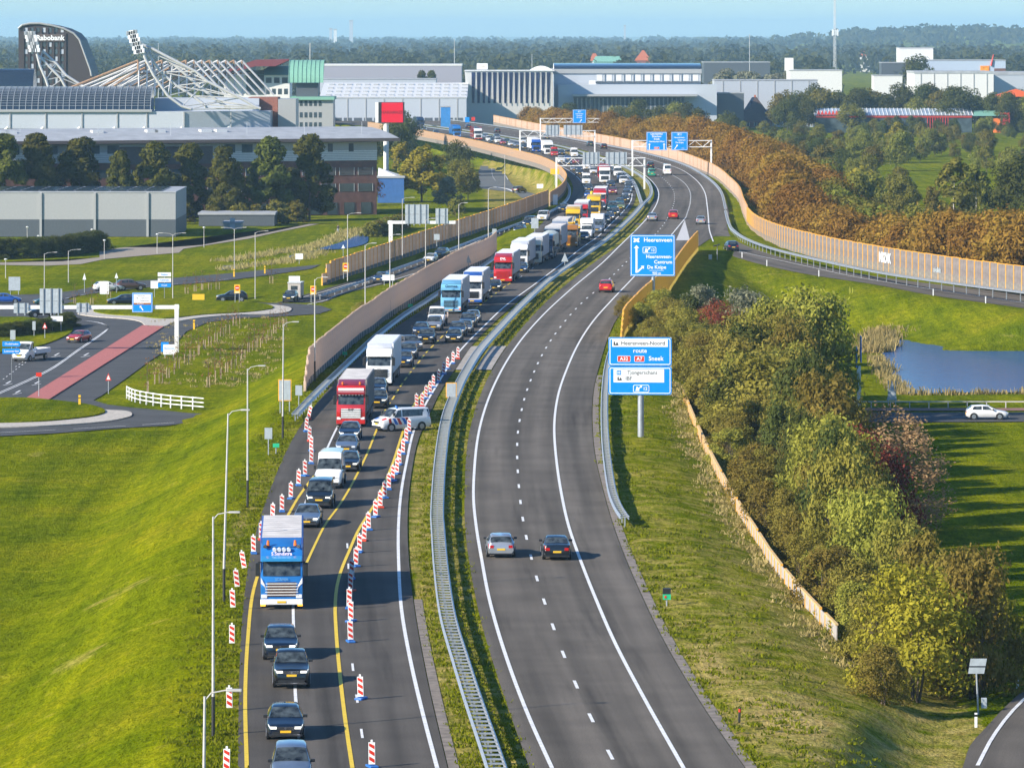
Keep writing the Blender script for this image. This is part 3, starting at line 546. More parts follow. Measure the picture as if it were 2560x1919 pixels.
def car_model(kind, detail=True):
    """list of (name, mesh, material slot is paint?, parent index)"""
    L, W, top, belt, wr, wx, scr, rw, pil = SPEC[kind]; lf = Loft(L, W, top, belt, zb=.30 if wr > .35 else .22, wr=.84 if 'van' in kind else (.76 if kind in ('suv', 'mpv', 'pickup') else .71))
    zh = belt[1][1]; out = []
    b = lf.body(); out.append(('body', b.mesh('car_body', M['white'], True, fix=True), True))
    g = MB(); lf.patch(g, [(scr[0] + .03, 6.2 if kind != 'bigvan' else 5.9), (scr[1], 6.25), (scr[1], 9.75), (scr[0] + .03, 9.8 if kind != 'bigvan' else 10.1)], 1, 5, .012); out.append(('windscreen', g.mesh('windscreen', M['glass'], True), False))
    g = MB(); lf.patch(g, [(rw[0] + .02, 6.3), (rw[1], 6.2), (rw[1], 9.8), (rw[0] + .02, 9.7)], 1, 4, .014); out.append(('rear_window', g.mesh('rear_window', M['glass'], True), False))
    if kind == 'pickup': pass
    for s in (-1, 1):
        g = MB(); last = pil[1]; q0 = scr[0] + .55 * (scr[1] - scr[0]) + .1
        lf.patch(g, [(scr[0] + .42, 5.08), (scr[1] + .10, 5.92), (pil[0] - .05, 5.92), (pil[0] - .05, 5.08)], s, 3, .010); out.append(('front_side_window', g.mesh('front_side_window', M['glass'], True), False))
        if kind != 'bigvan':
            g = MB(); lf.patch(g, [(pil[0] + .05, 5.08), (pil[0] + .05, 5.92), (min(pil[1] + .15, rw[0] - .06), 5.9), (min(pil[1] + .3, rw[1] - .1), 5.08)], s, 3, .010); out.append(('rear_side_window', g.mesh('rear_side_window', M['glass'], True), False))
        g = MB(); lf.patch(g, [(.05, 4.1), (.40, 4.5), (.36, 4.95), (.05, 4.95)], s, 3, .014); g.bx(-.16, .022, min(s * W * .24, s * W * .41), max(s * W * .24, s * W * .41), zh - .13, zh - .02); out.append(('headlight', g.mesh('headlight', M['lampw'], True), 'lamp'))
        g = MB(); lf.patch(g, [(L - .30, 4.1), (L - .02, 4.0), (L - .02, 5.0), (L - .22, 4.98)], s, 3, .014); zt = belt[-2][1]
        g.bx(-L - .012, -L + .03, s * W * .26, s * W * .40, zt - .34, zt - .16) ; out.append(('tail_light', g.mesh('tail_light', M['red_l'], False), False))
        g = MB(); xm = -scr[0] - .38; g.bx(xm - .07, xm + .07, s * (W / 2 - .04), s * (W / 2 + .17), zh + .22 + (.2 if 'van' in kind else .0), zh + .36 + (.35 if 'van' in kind else 0)); out.append(('wing_mirror', g.mesh('wing_mirror', M['black'], bev=.02, fix=True), False))
        for x in wx:
            g = MB(); g.tube((-x, s * (W / 2 - .10), wr), (-x, s * (W / 2 + .006), wr), wr + .065, 18); out.append(('wheel_arch', g.mesh('wheel_arch', M['black']), False))
    g = MB(); wf = W * .40; g.bx(-.03, .025, -wf * .58, wf * .58, zh - .17, zh - .03); g.bx(-.06, .02, -wf * .9, wf * .9, .34, .48)
    for k in range(3): g.bx(.024, .032, -wf * .6, wf * .6, zh - .18 + k * .045, zh - .165 + k * .045, 1)
    g.bx(.025, .04, -W * .25, W * .25, zh - .055, zh - .03, 1); g.tube((.02, 0, zh - .10), (.05, 0, zh - .10), .055, 12, mi=1); g.bx(.02, .03, -W * .38, W * .38, .30, .335, 1)
    out.append(('grille', g.mesh('grille', [M['black'], M['chrome']]), False))
    g = MB(); g.bx(0, .045, -.26, .26, zh - .31, zh - .20); out.append(('number_plate', g.mesh('number_plate', M['plate']), False))
    g = MB(); g.bx(-L - .03, -L, -.26, .26, zt - .48, zt - .36); out.append(('number_plate', g.mesh('number_plate', M['plate']), False))
    for a_, b_ in ((-.10, .03), (-L - .02, -L + .12)): g = MB(); g.bx(a_, b_, -W * .44, W * .44, .23, .33); out.append(('bumper_lip', g.mesh('bumper_lip', M['black'], bev=.02, fix=True), False))
    if kind == 'pickup':
        g = MB(); g.bx(-5.18, -3.62, -.72, .72, 1.13, 1.19); out.append(('load_bed', g.mesh('load_bed', M['black']), False))
    return out, wx, wr, W
CMODEL = {}
def make_car(kind, pcol, name, label, cat, group, loc, rz, lit=False, extra=None, back=False):
    if kind not in CMODEL: CMODEL[kind] = car_model(kind)
    parts, wx, wr, W = CMODEL[kind]; L = SPEC[kind][0]
    d = Vector((math.cos(rz), math.sin(rz), 0)); p = Vector(loc) + (d * L if back else Vector((0, 0, 0)))
    root = thing(name, label, cat, p, rz, group)
    for nm, me, pt in parts:
        o = link(nm, me, root)
        if pt is True: o.material_slots[0].link = 'OBJECT'; o.material_slots[0].material = pcol
        elif pt == 'lamp' and lit: o.material_slots[0].link = 'OBJECT'; o.material_slots[0].material = M['drl']
    for x in wx:
        for s in (-1, 1): add_wheel(root, -x, s * (W / 2 - .085), wr, .21)
    return root
# ---- lorries ----
def lorry_meshes():
    m = {}
    c = MB(); c.prism([(0, .45), (0.02, 1.35), (-.10, 2.05), (-.42, 3.05), (-.75, 3.55), (-2.25, 3.72), (-2.25, .45)][::-1], -1.24, 1.24); m['cab'] = c.mesh('cab', M['white'], True, bev=.07, fix=True)
    g = MB(); g.add([(-.078, -1.08, 2.0), (-.078, 1.08, 2.0), (-.36, 1.04, 2.84), (-.36, -1.04, 2.84)], [(0, 1, 2, 3)]); m['windscreen'] = None
    g = MB(); V = []; 
    for z, x in ((1.98, -.055), (2.42, -.19), (2.86, -.335)):
        for y in (-1.10, -.6, 0, .6, 1.10): V.append((x + .03 - abs(y) * .03, y, z))
    g.add(V, [(r * 5 + k, r * 5 + k + 1, r * 5 + k + 6, r * 5 + k + 5) for r in range(2) for k in range(4)]); m['windscreen'] = g.mesh('windscreen', M['glass'], True)
    for s, nm in ((1, 'swp'), (-1, 'swn')):
        g = MB(); g.add([(-.28, s * 1.247, 2.0), (-1.1, s * 1.247, 1.9), (-1.1, s * 1.247, 2.75), (-.5, s * 1.247, 2.75)], [(0, 1, 2, 3) if s < 0 else (3, 2, 1, 0)]); m[nm] = g.mesh('side_window', M['glass'])
    g = MB(); g.prism([(-.30, 2.92), (.10, 2.84), (.10, 3.02), (-.30, 3.14)], -1.2, 1.2); m['visor'] = g.mesh('sun_visor', M['white'], bev=.02, fix=True)
    g = MB(); g.bx(-.05, .045, -.84, .84, .78, 1.62)
    for k in range(5): g.bx(.045, .075, -.98 + k * .012, .98 - k * .012, .85 + k * .165, .895 + k * .165, 1)
    m['grille'] = g.mesh('grille', [M['black'], M['chrome']])
    g = MB(); g.bx(-.30, .10, -1.25, 1.25, .30, .62); m['bumper'] = g.mesh('bumper', M['white'], bev=.05, fix=True)
    for s, nm in ((1, 'hlp'), (-1, 'hln')):
        g = MB(); g.bx(-.05, .055, min(s * .85, s * 1.2), max(s * .85, s * 1.2), .68, .90); m[nm] = g.mesh('headlight', M['lampw'], bev=.02, fix=True)
        g = MB(); g.bx(-.32, -.10, min(s * 1.27, s * 1.55), max(s * 1.27, s * 1.55), 1.95, 2.75); g.bx(-.3, -.2, min(s * 1.15, s * 1.4), max(s * 1.15, s * 1.4), 2.75, 2.82); m['mr' + nm[2]] = g.mesh('wing_mirror', M['black'], bev=.04, fix=True)
        g = MB(); g.prism([(-2.3, .45), (-1.55, .45), (-1.55, 1.0), (-2.3, 1.0)], 0, .04); m['fair' + nm[2]] = None
    g = MB(); g.bx(.10, .125, -.26, .26, .40, .52); m['plate'] = g.mesh('number_plate', M['plate'])
    g = MB(); g.prism([(-.95, 3.60), (-2.2, 4.0), (-2.25, 3.6)][::-1], -1.15, 1.15); m['deflector'] = g.mesh('roof_deflector', M['white'], True, bev=.03, fix=True)
    g = MB(); g.bx(-15.6, -2.2, -.45, .45, .75, 1.0); g.bx(-15.8, -3.0, -1.2, 1.2, .98, 1.12); g.bx(-11.8, -6.0, -1.22, -1.18, .5, 1.0); g.bx(-11.8, -6.0, 1.18, 1.22, .5, 1.0); m['chassis'] = g.mesh('chassis', M['black'])
    return m
LM = lorry_meshes(); TB = {}
def boxmesh(kind, L, W, z0, z1, ribs=True):
    k = (kind, L, z0, z1)
    if k not in TB:
        b = MB(); b.bx(-L, 0, -W / 2, W / 2, z0, z1); body = b.mesh('cargo_box', M['white'], bev=.03, fix=True)
        r = MB(); r.bx(-L + .12, -.12, -W / 2 + .1, W / 2 - .1, z1 + .002, z1 + .03)
        if ribs:
            for q in range(int(L / 1.2)): r.bx(-L + .6 + q * 1.2, -L + .66 + q * 1.2, -W / 2 + .1, W / 2 - .1, z1 + .03, z1 + .045)
        roof = r.mesh('cargo_roof', M['white'])
        pr = []
        for s in (-1, 1):
            p = MB()
            for q in range(int(L / .62)): p.bx(-L + .2 + q * .62, -L + .26 + q * .62, min(s * W / 2, s * (W / 2 + .014)), max(s * W / 2, s * (W / 2 + .014)), z0 + .1, z1 - .05)
            pr.append(p.mesh('side_ribs', M['white']))
        TB[k] = (body, roof, *pr)
    return TB[k]
def setm(o, *ms):
    for i, m in enumerate(ms): o.material_slots[i].link = 'OBJECT'; o.material_slots[i].material = m
    return o
def make_lorry(label, loc, rz, cab, cargo='box', cargom=None, roofm=None, bumper=None, visor=None, grille=None, L=13.0, ztop=3.95, deflm=None, name='articulated_lorry', cat='lorry', group='lorries queueing on the motorway', extras=None):
    root = thing(name, label, cat, loc, rz, group)
    setm(link('cab', LM['cab'], root), cab); link('windscreen', LM['windscreen'], root); link('side_window', LM['swp'], root); link('side_window', LM['swn'], root)
    setm(link('sun_visor', LM['visor'], root), visor or cab); g = link('grille', LM['grille'], root)
    if grille: setm(g, *grille)
    setm(link('bumper', LM['bumper'], root), bumper or cab)
    for s in 'pn': link('headlight', LM['hl' + s], root); link('wing_mirror', LM['mr' + s], root)
    link('number_plate', LM['plate'], root)
    if deflm: setm(link('roof_deflector', LM['deflector'], root), deflm)
    ws = [(-1.35, .5)]
    if cargo == 'box':
        link('chassis', LM['chassis'], root); me = boxmesh('box', L, 2.55, 1.12, ztop)
        setm(link('cargo_box', me[0], root, (-2.75, 0, 0)), cargom); setm(link('cargo_roof', me[1], root, (-2.75, 0, 0)), roofm or cargom); [setm(link('side_ribs', q, root, (-2.75, 0, 0)), cargom) for q in me[2:]]
        ws += [(-4.6, .5), (-11.0, .5), (-12.3, .5), (-13.6, .5)] if L > 9 else [(-5.2, .5), (-7.8, .5)]
    elif cargo == 'none': ws += [(-4.6, .5), (-6.0, .5)]
    for x, r in ws:
        for s in (-1, 1): add_wheel(root, x, s * 1.07, r, .32)
    if extras: extras(root)
    return root
def heading(ln, Y, toward=True):
    k = float(ln.slope(Y)); d = Vector((k, 1, 0)).normalized()
    if toward: d = -d
    return math.atan2(d.y, d.x)
LANE_L = Line(CEN) if False else Line([(700, 1919), (690, 1600), (706, 1420), (760, 1290), (860, 1140), (960, 985), (1080, 850), (1220, 727), (1320, 660), (1400, 612), (1475, 540), (1510, 480), (1470, 430), (1340, 381), (1150, 341), (1000, 318), (860, 303)])
LANE_R = Line(CEN)
PN = dict(navy=paint('navy', (.006, .014, .032)), black=paint('black', (.006, .008, .011)), dblue=paint('dark_blue', (.008, .03, .085)), silver=paint('silver', (.42, .44, .46), .3, .6), grey=paint('grey', (.14, .155, .175), .3, .5), sblue=paint('silver_blue', (.19, .25, .34), .3, .5),
          white=paint('white', (.76, .76, .75), .35, 0), cream=paint('cream', (.72, .66, .50), .4, 0), red=paint('red', (.52, .015, .012)), dred=paint('dark_red', (.30, .012, .02)), blue=paint('blue', (.02, .10, .42)), lblue=paint('light_blue', (.16, .42, .62), .35, 0), tblue=paint('truck_blue', (.015, .17, .50), .28, .1), green=paint('green', (.01, .28, .16)),
          lime=paint('olive_lime', (.22, .26, .04)), orange=paint('orange_brown', (.36, .15, .02)), yellow=paint('yellow', (.80, .48, .01)), brown=paint('brown', (.10, .055, .04)), dgreen=paint('dark_teal', (.01, .06, .065)), tealg=paint('teal_glass', (.02, .10, .12)),
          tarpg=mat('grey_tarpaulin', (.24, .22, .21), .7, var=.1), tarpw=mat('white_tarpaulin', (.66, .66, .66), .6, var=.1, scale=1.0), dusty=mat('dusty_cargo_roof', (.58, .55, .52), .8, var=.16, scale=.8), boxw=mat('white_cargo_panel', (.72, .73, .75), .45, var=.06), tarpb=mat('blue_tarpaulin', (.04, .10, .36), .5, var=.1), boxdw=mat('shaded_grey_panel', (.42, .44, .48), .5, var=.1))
# ---- queue of cars: (kind, paint, u, v of the near bumper, label, lit, heading offset) ----
QC = 'cars queueing towards the roadworks'
CARROWS = [
 ('mpv', 'sblue', 729, 1969, 'blue grey people carrier cut off by the bottom edge of the picture', 1, 0),
 ('hatch', 'navy', 714, 1852, 'dark navy hatchback alone behind the blue people carrier at the bottom', 1, 0),
 ('pickup', 'black', 729, 1722, 'black pickup truck with amber fog lamps nearest behind the navy hatchback', 1, 0),
 ('suv', 'navy', 702, 1652, 'dark navy compact SUV close behind the black pickup', 1, 0),
 ('sedan', 'sblue', 766, 1320, 'grey blue saloon half hidden behind the big blue lorry', 1, 0),
 ('van', 'black', 797, 1272, 'black delivery van between grey saloon and tall white van', 1, 0),
 ('bigvan', 'white', 821, 1222, 'tall white panel van behind the black van', 0, 0),
 ('hatch', 'black', 868, 1180, 'black hatchback tucked in behind the tall white van', 1, 0),
 ('hatch', 'sblue', 865, 1136, 'silver blue hatchback with two people ahead of the red lorry group', 0, 0),
 ('hatch', 'navy', 872, 1102, 'dark hatchback directly in front of the red lorry with grey trailer', 1, 0),
 ('suv', 'black', 942, 1022, 'black car squeezed beside the red lorry trailer', 1, 0), ('hatch', 'navy', 941, 987, 'navy hatchback hidden beside the red lorry and behind the black car', 0, 0),
 ('suv', 'dblue', 1006, 920, 'dark blue SUV beside the white lorry trailer', 1, 0), ('suv', 'navy', 1018, 899, 'navy SUV behind the dark blue SUV, right of the white lorry', 1, 0),
 ('suv', 'grey', 1038, 879, 'grey SUV turning across into the other lane', 1, 18), ('suv', 'black', 1064, 861, 'black SUV behind the grey turning SUV', 0, 0), ('hatch', 'dblue', 1050, 840, 'dark blue hatchback nearest the left white line behind black SUV', 0, 0),
 ('mpv', 'silver', 1083, 828, 'silver people carrier in front of the white flatbed van', 0, 0),
 ('hatch', 'black', 1133, 857, 'black hatchback leading the right hand lane before the red white beacons', 1, 0), ('suv', 'dblue', 1142, 843, 'dark blue car second in the right hand lane', 0, 0), ('hatch', 'grey', 1160, 834, 'grey hatchback third in the right hand lane', 0, 0),
 ('suv', 'navy', 1168, 820, 'navy car fourth in the right hand lane', 0, 0), ('sedan', 'silver', 1179, 808, 'silver saloon last of the five cars in the right hand lane', 1, 0),
 ('small', 'black', 1210, 739, 'small black car with lit lamp beside the blue and white lorry', 1, 0), ('small', 'black', 1236, 728, 'small black car with round lamps before the bright red lorry', 1, 0), ('hatch', 'navy', 1228, 705, 'dark car behind the small black car, left of the red lorry', 0, 0),
 ('hatch', 'dblue', 1302, 683, 'dark blue car beside the red lorry trailer', 0, 0),
 ('suv', 'dblue', 1457, 605, 'dark blue car ahead of the white box vans, beside the orange crane lorry', 1, 0),
 ('hatch', 'black', 1502, 570, 'black car first in the dark right lane row behind the box vans', 1, 0), ('suv', 'navy', 1512, 560, 'navy SUV second in the dark right lane row', 1, 0), ('hatch', 'dblue', 1524, 551, 'dark blue car third in the dark right lane row', 1, 0), ('suv', 'black', 1536, 541, 'black SUV fourth in the dark right lane row', 1, 0),
 ('van', 'dgreen', 1530, 530, 'dark teal van beside the red lorry in the right lane', 0, 0), ('hatch', 'lime', 1551, 525, 'olive green hatchback behind the dark teal van', 0, 0), ('hatch', 'dgreen', 1549, 514, 'dark green hatchback behind the olive one', 0, 0), ('suv', 'black', 1562, 507, 'black SUV behind the dark green hatchback', 1, 0),
 ('mpv', 'grey', 1566, 494, 'grey people carrier near the left gantry post end', 1, 0), ('hatch', 'sblue', 1570, 484, 'silver blue hatchback behind the grey people carrier', 0, 0), ('suv', 'black', 1573, 476, 'black SUV behind the silver blue hatchback', 1, 0), ('mpv', 'white', 1572, 470, 'white people carrier with orange trailer side in the right lane', 1, 0),
 ('van', 'white', 1559, 461, 'white van on the inside of the right lane bend', 0, 0), ('van', 'white', 1553, 452, 'white van second of the pair on the inside of the bend', 0, 0), ('bigvan', 'white', 1545, 443, 'tall white van behind the pair of white vans', 0, 0), ('suv', 'navy', 1540, 434, 'navy car behind the tall white van on the bend', 0, 0),
 ('van', 'dblue', 1521, 423, 'dark blue van under the near sign gantry', 0, 0), ('suv', 'navy', 1527, 470, 'navy estate just left of the white vans on the bend', 0, 0), ('suv', 'dred', 1532, 487, 'dark red car behind the red lorry trailer', 1, 0), ('suv', 'navy', 1502, 527, 'navy car peeping out beside the red lorry cab', 1, 0),
 ('bigvan', 'white', 1466, 463, 'white high roof van alone in the left lane', 0, 0), ('hatch', 'blue', 1471, 495, 'bright blue hatchback alone by the left white line', 1, 0), ('hatch', 'navy', 1472, 478, 'dark hatchback behind the bright blue one', 0, 0),
 ('suv', 'black', 1449, 440, 'black car ahead of the silver one under the near gantry', 1, 0), ('hatch', 'silver', 1435, 429, 'silver hatchback under the left part of the near gantry', 0, 0), ('suv', 'navy', 1448, 430, 'navy SUV beside the silver hatchback under the gantry', 0, 0), ('bigvan', 'white', 1467, 426, 'white camper van under the sign backs of the near gantry', 0, 0), ('mpv', 'white', 1484, 436, 'white people carrier left of the red topped lorry', 0, 0),
 ('van', 'white', 1404, 409, 'white van passing the left post of the near gantry', 0, 0), ('suv', 'navy', 1422, 415, 'navy car beside the white van at the near gantry post', 0, 0), ('suv', 'dred', 1440, 411, 'dark red car behind the lattice of the near gantry', 0, 0), ('hatch', 'blue', 1420, 402, 'blue car behind the white van at the gantry', 0, 0),
 ('bigvan', 'red', 1387, 392, 'red delivery van behind the white lorry', 0, 0), ('suv', 'navy', 1405, 389, 'navy car beside the red delivery van', 0, 0), ('van', 'yellow', 1424, 391, 'yellow ambulance with stripes behind the red van', 0, 0), ('bigvan', 'white', 1437, 394, 'white van beside the yellow ambulance', 0, 0),
 ('suv', 'navy', 1313, 375, 'dark blue car ahead of the blue and white lorry', 1, 0), ('van', 'white', 1308, 360, 'white van far up the queue near the central barrier', 0, 0), ('hatch', 'silver', 1293, 368, 'silver car left of the far gantry post', 0, 0), ('hatch', 'white', 1279, 366, 'white car ahead of the silver one far up the queue', 0, 0), ('suv', 'dgreen', 1269, 360, 'dark green car far up the queue', 0, 0),
 ('hatch', 'red', 1259, 362, 'bright red car far up the queue beside the round sign', 0, 0), ('van', 'white', 1246, 359, 'small white van behind the bright red car', 0, 0), ('suv', 'black', 1235, 358, 'black car beside the small white van far up the queue', 0, 0), ('suv', 'grey', 1244, 348, 'grey SUV far up the queue by the central barrier', 0, 0), ('van', 'white', 1225, 355, 'white van ahead of the car transporter', 0, 0), ('suv', 'sblue', 1216, 347, 'blue grey car behind the white van near the car transporter', 0, 0),
 ('suv', 'dblue', 1092, 338, 'dark blue car with orange sign below it at the far left bend', 0, 0), ('suv', 'dblue', 1061, 329, 'dark blue car ahead of the far blue lorry on the bend', 1, 0),
]
def placed(u, v, z=0.0): return G(u, v, z)
def run_cars(rows, ln, toward, group, z=0.0, name='car', cat='car'):
    for kind, col, u, v, label, lit, off in rows:
        p = placed(u, v, z); zz = p.z; rz = heading(ln, p.y, toward) + R(off)
        nm = {'bigvan': 'panel_van', 'van': 'van', 'pickup': 'pickup_truck'}.get(kind, name); ct = {'bigvan': 'van', 'van': 'van', 'pickup': 'pickup'}.get(kind, cat)
        make_car(kind, PN[col], nm, label, ct, group, p, rz, bool(lit), back=not toward)
run_cars(CARROWS, LANE_L, True, QC)
run_cars([('estate', 'silver', 1253, 1395, 'silver estate car driving away beside the black saloon', 0, 0), ('sedan', 'black', 1393, 1401, 'black saloon driving away with red lamps lit', 0, 0), ('suv', 'red', 1514, 732, 'red SUV driving away under the first blue sign', 0, 0),
 ('sedan', 'silver', 1630, 553, 'silver saloon driving away along the median line', 0, 0), ('suv', 'red', 1683, 548, 'red SUV driving away beside the silver saloon', 0, 0), ('hatch', 'silver', 1752, 561, 'silver hatchback in the merging lane on the right', 0, 0), ('suv', 'black', 1627, 421, 'black SUV driving away beyond the green van', 0, 0),
 ('van', 'green', 1630, 442, 'green van driving away past the near gantry leg', 0, 0), ('bigvan', 'white', 1669, 438, 'white panel van driving away in the right lane', 0, 0), ('suv', 'black', 1511, 373, 'black car far off by the right hand barrier', 0, 0), ('suv', 'dgreen', 1477, 366, 'dark green car far off beside the far gantry leg', 0, 0), ('estate', 'dgreen', 1368, 349, 'dark green estate far off crossing under the far portal', 0, 0), ('suv', 'navy', 1245, 333, 'dark car farthest along the outbound lanes', 0, 0), ('suv', 'navy', 1172, 322, 'navy car beside the transporter on the outbound side', 0, 0)], LANE_R, False, 'cars driving away on the right hand carriageway')
LR = Line([(695, 768), (810, 742), (930, 705), (1060, 660), (1200, 608), (1310, 570), (1400, 525)], zramp)
run_cars([('suv', 'dblue', 945, 708, 'dark blue SUV on the slip road behind the white sign back', 0, 0), ('hatch', 'white', 1070, 657, 'white taxi on the slip road beside the fence', 0, 0), ('suv', 'navy', 1098, 645, 'navy SUV behind the white taxi on the slip road', 0, 0), ('hatch', 'black', 1294, 584, 'black hatchback on the slip road merging beyond the fence end', 0, 0), ('van', 'navy', 1319, 569, 'navy van following the black hatchback on the slip road', 0, 0), ('van', 'white', 1355, 554, 'white van on the slip road behind the navy van', 0, 0), ('suv', 'navy', 1407, 531, 'navy SUV on the hard shoulder beside the yellow lorry', 0, 0), ('suv', 'black', 721, 756, 'black SUV towing a horse trailer off the slip road', 1, 8)], LR, True, 'cars leaving by the left slip road', zramp)
hl = make_car('suv', PN['navy'], 'car', 'blue SUV driving up the right hand slip road past the grey fence', 'car', 'cars on the side roads', G(1834, 629, zramp2), heading(Shift(RBL, 2), G(1834, 629, zramp2).y, False), back=True)
def low_car(kind, col, u, v, deg, label, name='car', cat='car', z=LOW + .03, lit=False):
    return make_car(kind, PN[col], name, label, cat, 'cars on the side roads', G(u, v, z), R(deg), lit)
low_car('suv', 'black', 541, 754, 186, 'black SUV crossing in front of the round island beneath a yellow sign')
low_car('estate', 'navy', 268, 761, 190, 'dark estate car behind the blue route sign of the white gantry')
low_car('suv', 'brown', 362, 724, 18, 'maroon SUV seen from behind past the poster frame', lit=False)
low_car('hatch', 'white', 302, 726, 22, 'white hatchback half hidden behind the poster frame')
low_car('hatch', 'blue', 52, 757, 10, 'bright blue hatchback at the left edge below the sign back')
low_car('hatch', 'dgreen', 85, 763, 195, 'dark green hatchback behind the tall sign back')
low_car('suv', 'black', 68, 793, 200, 'black SUV passing under the white gantry beam', lit=True)
low_car('hatch', 'red', 180, 857, 250, 'bright red hatchback beside the double white line', lit=True)
low_car('hatch', 'white', 2518, 1047, 0, 'white hatchback driving along the road below the pond')
SIDE = Line([(1224, 375), (1215, 400), (1210, 440), (1300, 478)], LOW) if False else None
for k, c, u, v, d, l in (('hatch', 'silver', 1214, 409, 262, 'silver car on the pale side road'), ('hatch', 'brown', 1225, 382, 80, 'brown car farthest along the pale side road'), ('suv', 'black', 1310, 481, 60, 'black SUV seen from behind on the pale side road')): low_car(k, c, u, v, d, l)
# ---- lorries ----
def lorry_at(u, v, label, cab, **kw):
    p = G(u, v); return make_lorry(label, p, heading(LANE_L, p.y), cab, **kw)
def light_bar(root):
    g = MB()
    for k in range(4): g.tube((-.62, -.42 + k * .28, 3.50), (-.48, -.42 + k * .28, 3.46), .12, 12)
    g.build('spot_lamp_bar', M['lampw'], root)
    for s in (-1, 1):
        b = MB(); b.tube((-1.0, s * .8, 3.66), (-1.0, s * .8, 3.98), .10, 10, .07); b.build('beacon', M['orangep'], root)
        h = MB(); h.tube((-1.1, s * .98, 3.72), (-.55, s * .98, 3.66), .05, 8, .11); h.build('air_horn', M['chrome'], root)
        a = MB(); a.bx(-.06, .13, min(s * .95, s * 1.24), max(s * .95, s * 1.24), .22, .30); a.build('side_marker', M['amber'], root)
        w = MB(); w.prism([(.085, .95), (.085, 1.45), (.0, 1.85), (-.02, 1.95), (.03, 1.5), (.05, 1.0)], s * 1.0 - .05, s * 1.0 + .05); 
        w = MB(); w.add([(.032, s * 1.22, 1.9), (.04, s * .98, 1.45), (.06, s * .86, .95), (.055, s * 1.0, 1.35), (.04, s * 1.22, 1.55)], [(0, 1, 2, 3, 4), (4, 3, 2, 1, 0)]); w.build('white_swoosh', M['white'], root)
    text('S.Sandstra', .30, mat('pink_white_print', (.75, .62, .72), .5), root, (-.40, 0, 3.25), (R(58), 0, R(90)), bold=.02); text('SCANIA', .22, M['chrome'], root, (.035, 0, 1.78), (R(82), 0, R(90)), bold=.02)
lorry_at(704, 1523, 'big blue lorry with grey roofed trailer, roof beacons and white bumper nearest in the queue', PN['tblue'], cargom=PN['tarpb'], roofm=PN['dusty'], bumper=M['white'], visor=PN['lblue'] if False else paint('visor_blue', (.03, .28, .60)), grille=(PN['brown'], M['white']), deflm=PN['tblue'], extras=light_bar)
def red_extra(root):
    text('DAF', .24, M['black'], root, (.082, 0, 1.53), (R(90), 0, R(90)), bold=.03); g = MB(); g.bx(-.47, -.30, -1.1, 1.1, 3.16, 3.36); g.build('name_board', M['signw'], root)
    for s in (-1, 1):
        b = MB(); b.tube((-.9, s * .75, 3.62), (-.9, s * .75, 3.86), .09, 10); b.build('beacon', M['orangep'], root)
    d = MB()
    for k in range(8): d.tube((-.26, -.98 + k * .28, 2.82), (-.245, -.98 + k * .28, 2.82), .11, 10)
    d.build('scalloped_curtain', M['signw'], root)
lorry_at(877, 1068, 'red lorry with maroon roof and grey tarpaulin trailer behind the police van', PN['red'], cargom=PN['tarpg'], roofm=PN['dusty'], visor=PN['dred'], grille=(M['white'], M['black']), deflm=PN['dred'], extras=red_extra)
lorry_at(947, 965, 'white lorry with smooth white trailer behind the red and grey one', PN['white'], cargom=PN['boxw'], roofm=PN['boxw'], deflm=PN['white'], extras=lambda r: text('DAF', .2, M['chrome'], r, (.082, 0, 1.68), (R(90), 0, R(90))))
def gomes(root): text('Gomes', .52, PN['navy'], root, (-.43, 0, 3.30), (R(66), 0, R(90)), bold=.02); o = MB(); o.bx(.07, .115, -1.1, 1.15, .44, .50); o.bx(.07, .115, 1.05, 1.2, .44, .70); o.build('orange_trim', M['orangep'], root)
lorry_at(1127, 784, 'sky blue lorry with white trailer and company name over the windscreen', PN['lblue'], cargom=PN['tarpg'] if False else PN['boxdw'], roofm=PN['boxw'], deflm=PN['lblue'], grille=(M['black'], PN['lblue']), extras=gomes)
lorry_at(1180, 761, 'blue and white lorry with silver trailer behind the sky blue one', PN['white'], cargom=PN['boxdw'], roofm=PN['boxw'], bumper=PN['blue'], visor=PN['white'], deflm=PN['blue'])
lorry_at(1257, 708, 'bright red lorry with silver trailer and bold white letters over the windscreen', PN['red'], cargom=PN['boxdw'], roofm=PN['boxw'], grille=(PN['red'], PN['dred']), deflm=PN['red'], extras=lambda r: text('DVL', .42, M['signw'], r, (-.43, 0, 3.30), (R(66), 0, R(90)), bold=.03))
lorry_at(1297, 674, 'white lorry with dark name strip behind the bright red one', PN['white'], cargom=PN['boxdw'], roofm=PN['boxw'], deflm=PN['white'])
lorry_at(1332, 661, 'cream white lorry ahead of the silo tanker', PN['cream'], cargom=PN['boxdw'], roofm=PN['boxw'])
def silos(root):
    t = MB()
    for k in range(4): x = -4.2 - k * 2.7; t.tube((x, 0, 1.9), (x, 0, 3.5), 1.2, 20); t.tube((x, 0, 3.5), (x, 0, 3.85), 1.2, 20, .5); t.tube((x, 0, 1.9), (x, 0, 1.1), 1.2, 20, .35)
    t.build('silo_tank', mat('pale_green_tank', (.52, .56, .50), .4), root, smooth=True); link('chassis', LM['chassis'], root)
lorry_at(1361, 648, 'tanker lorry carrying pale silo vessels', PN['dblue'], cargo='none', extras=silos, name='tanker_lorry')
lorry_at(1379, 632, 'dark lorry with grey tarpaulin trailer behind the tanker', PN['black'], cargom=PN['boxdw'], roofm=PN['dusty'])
lorry_at(1398, 612, 'pale blue lorry with long grey trailer beside the orange crane lorry', PN['sblue'], cargom=PN['boxdw'], roofm=PN['dusty'])
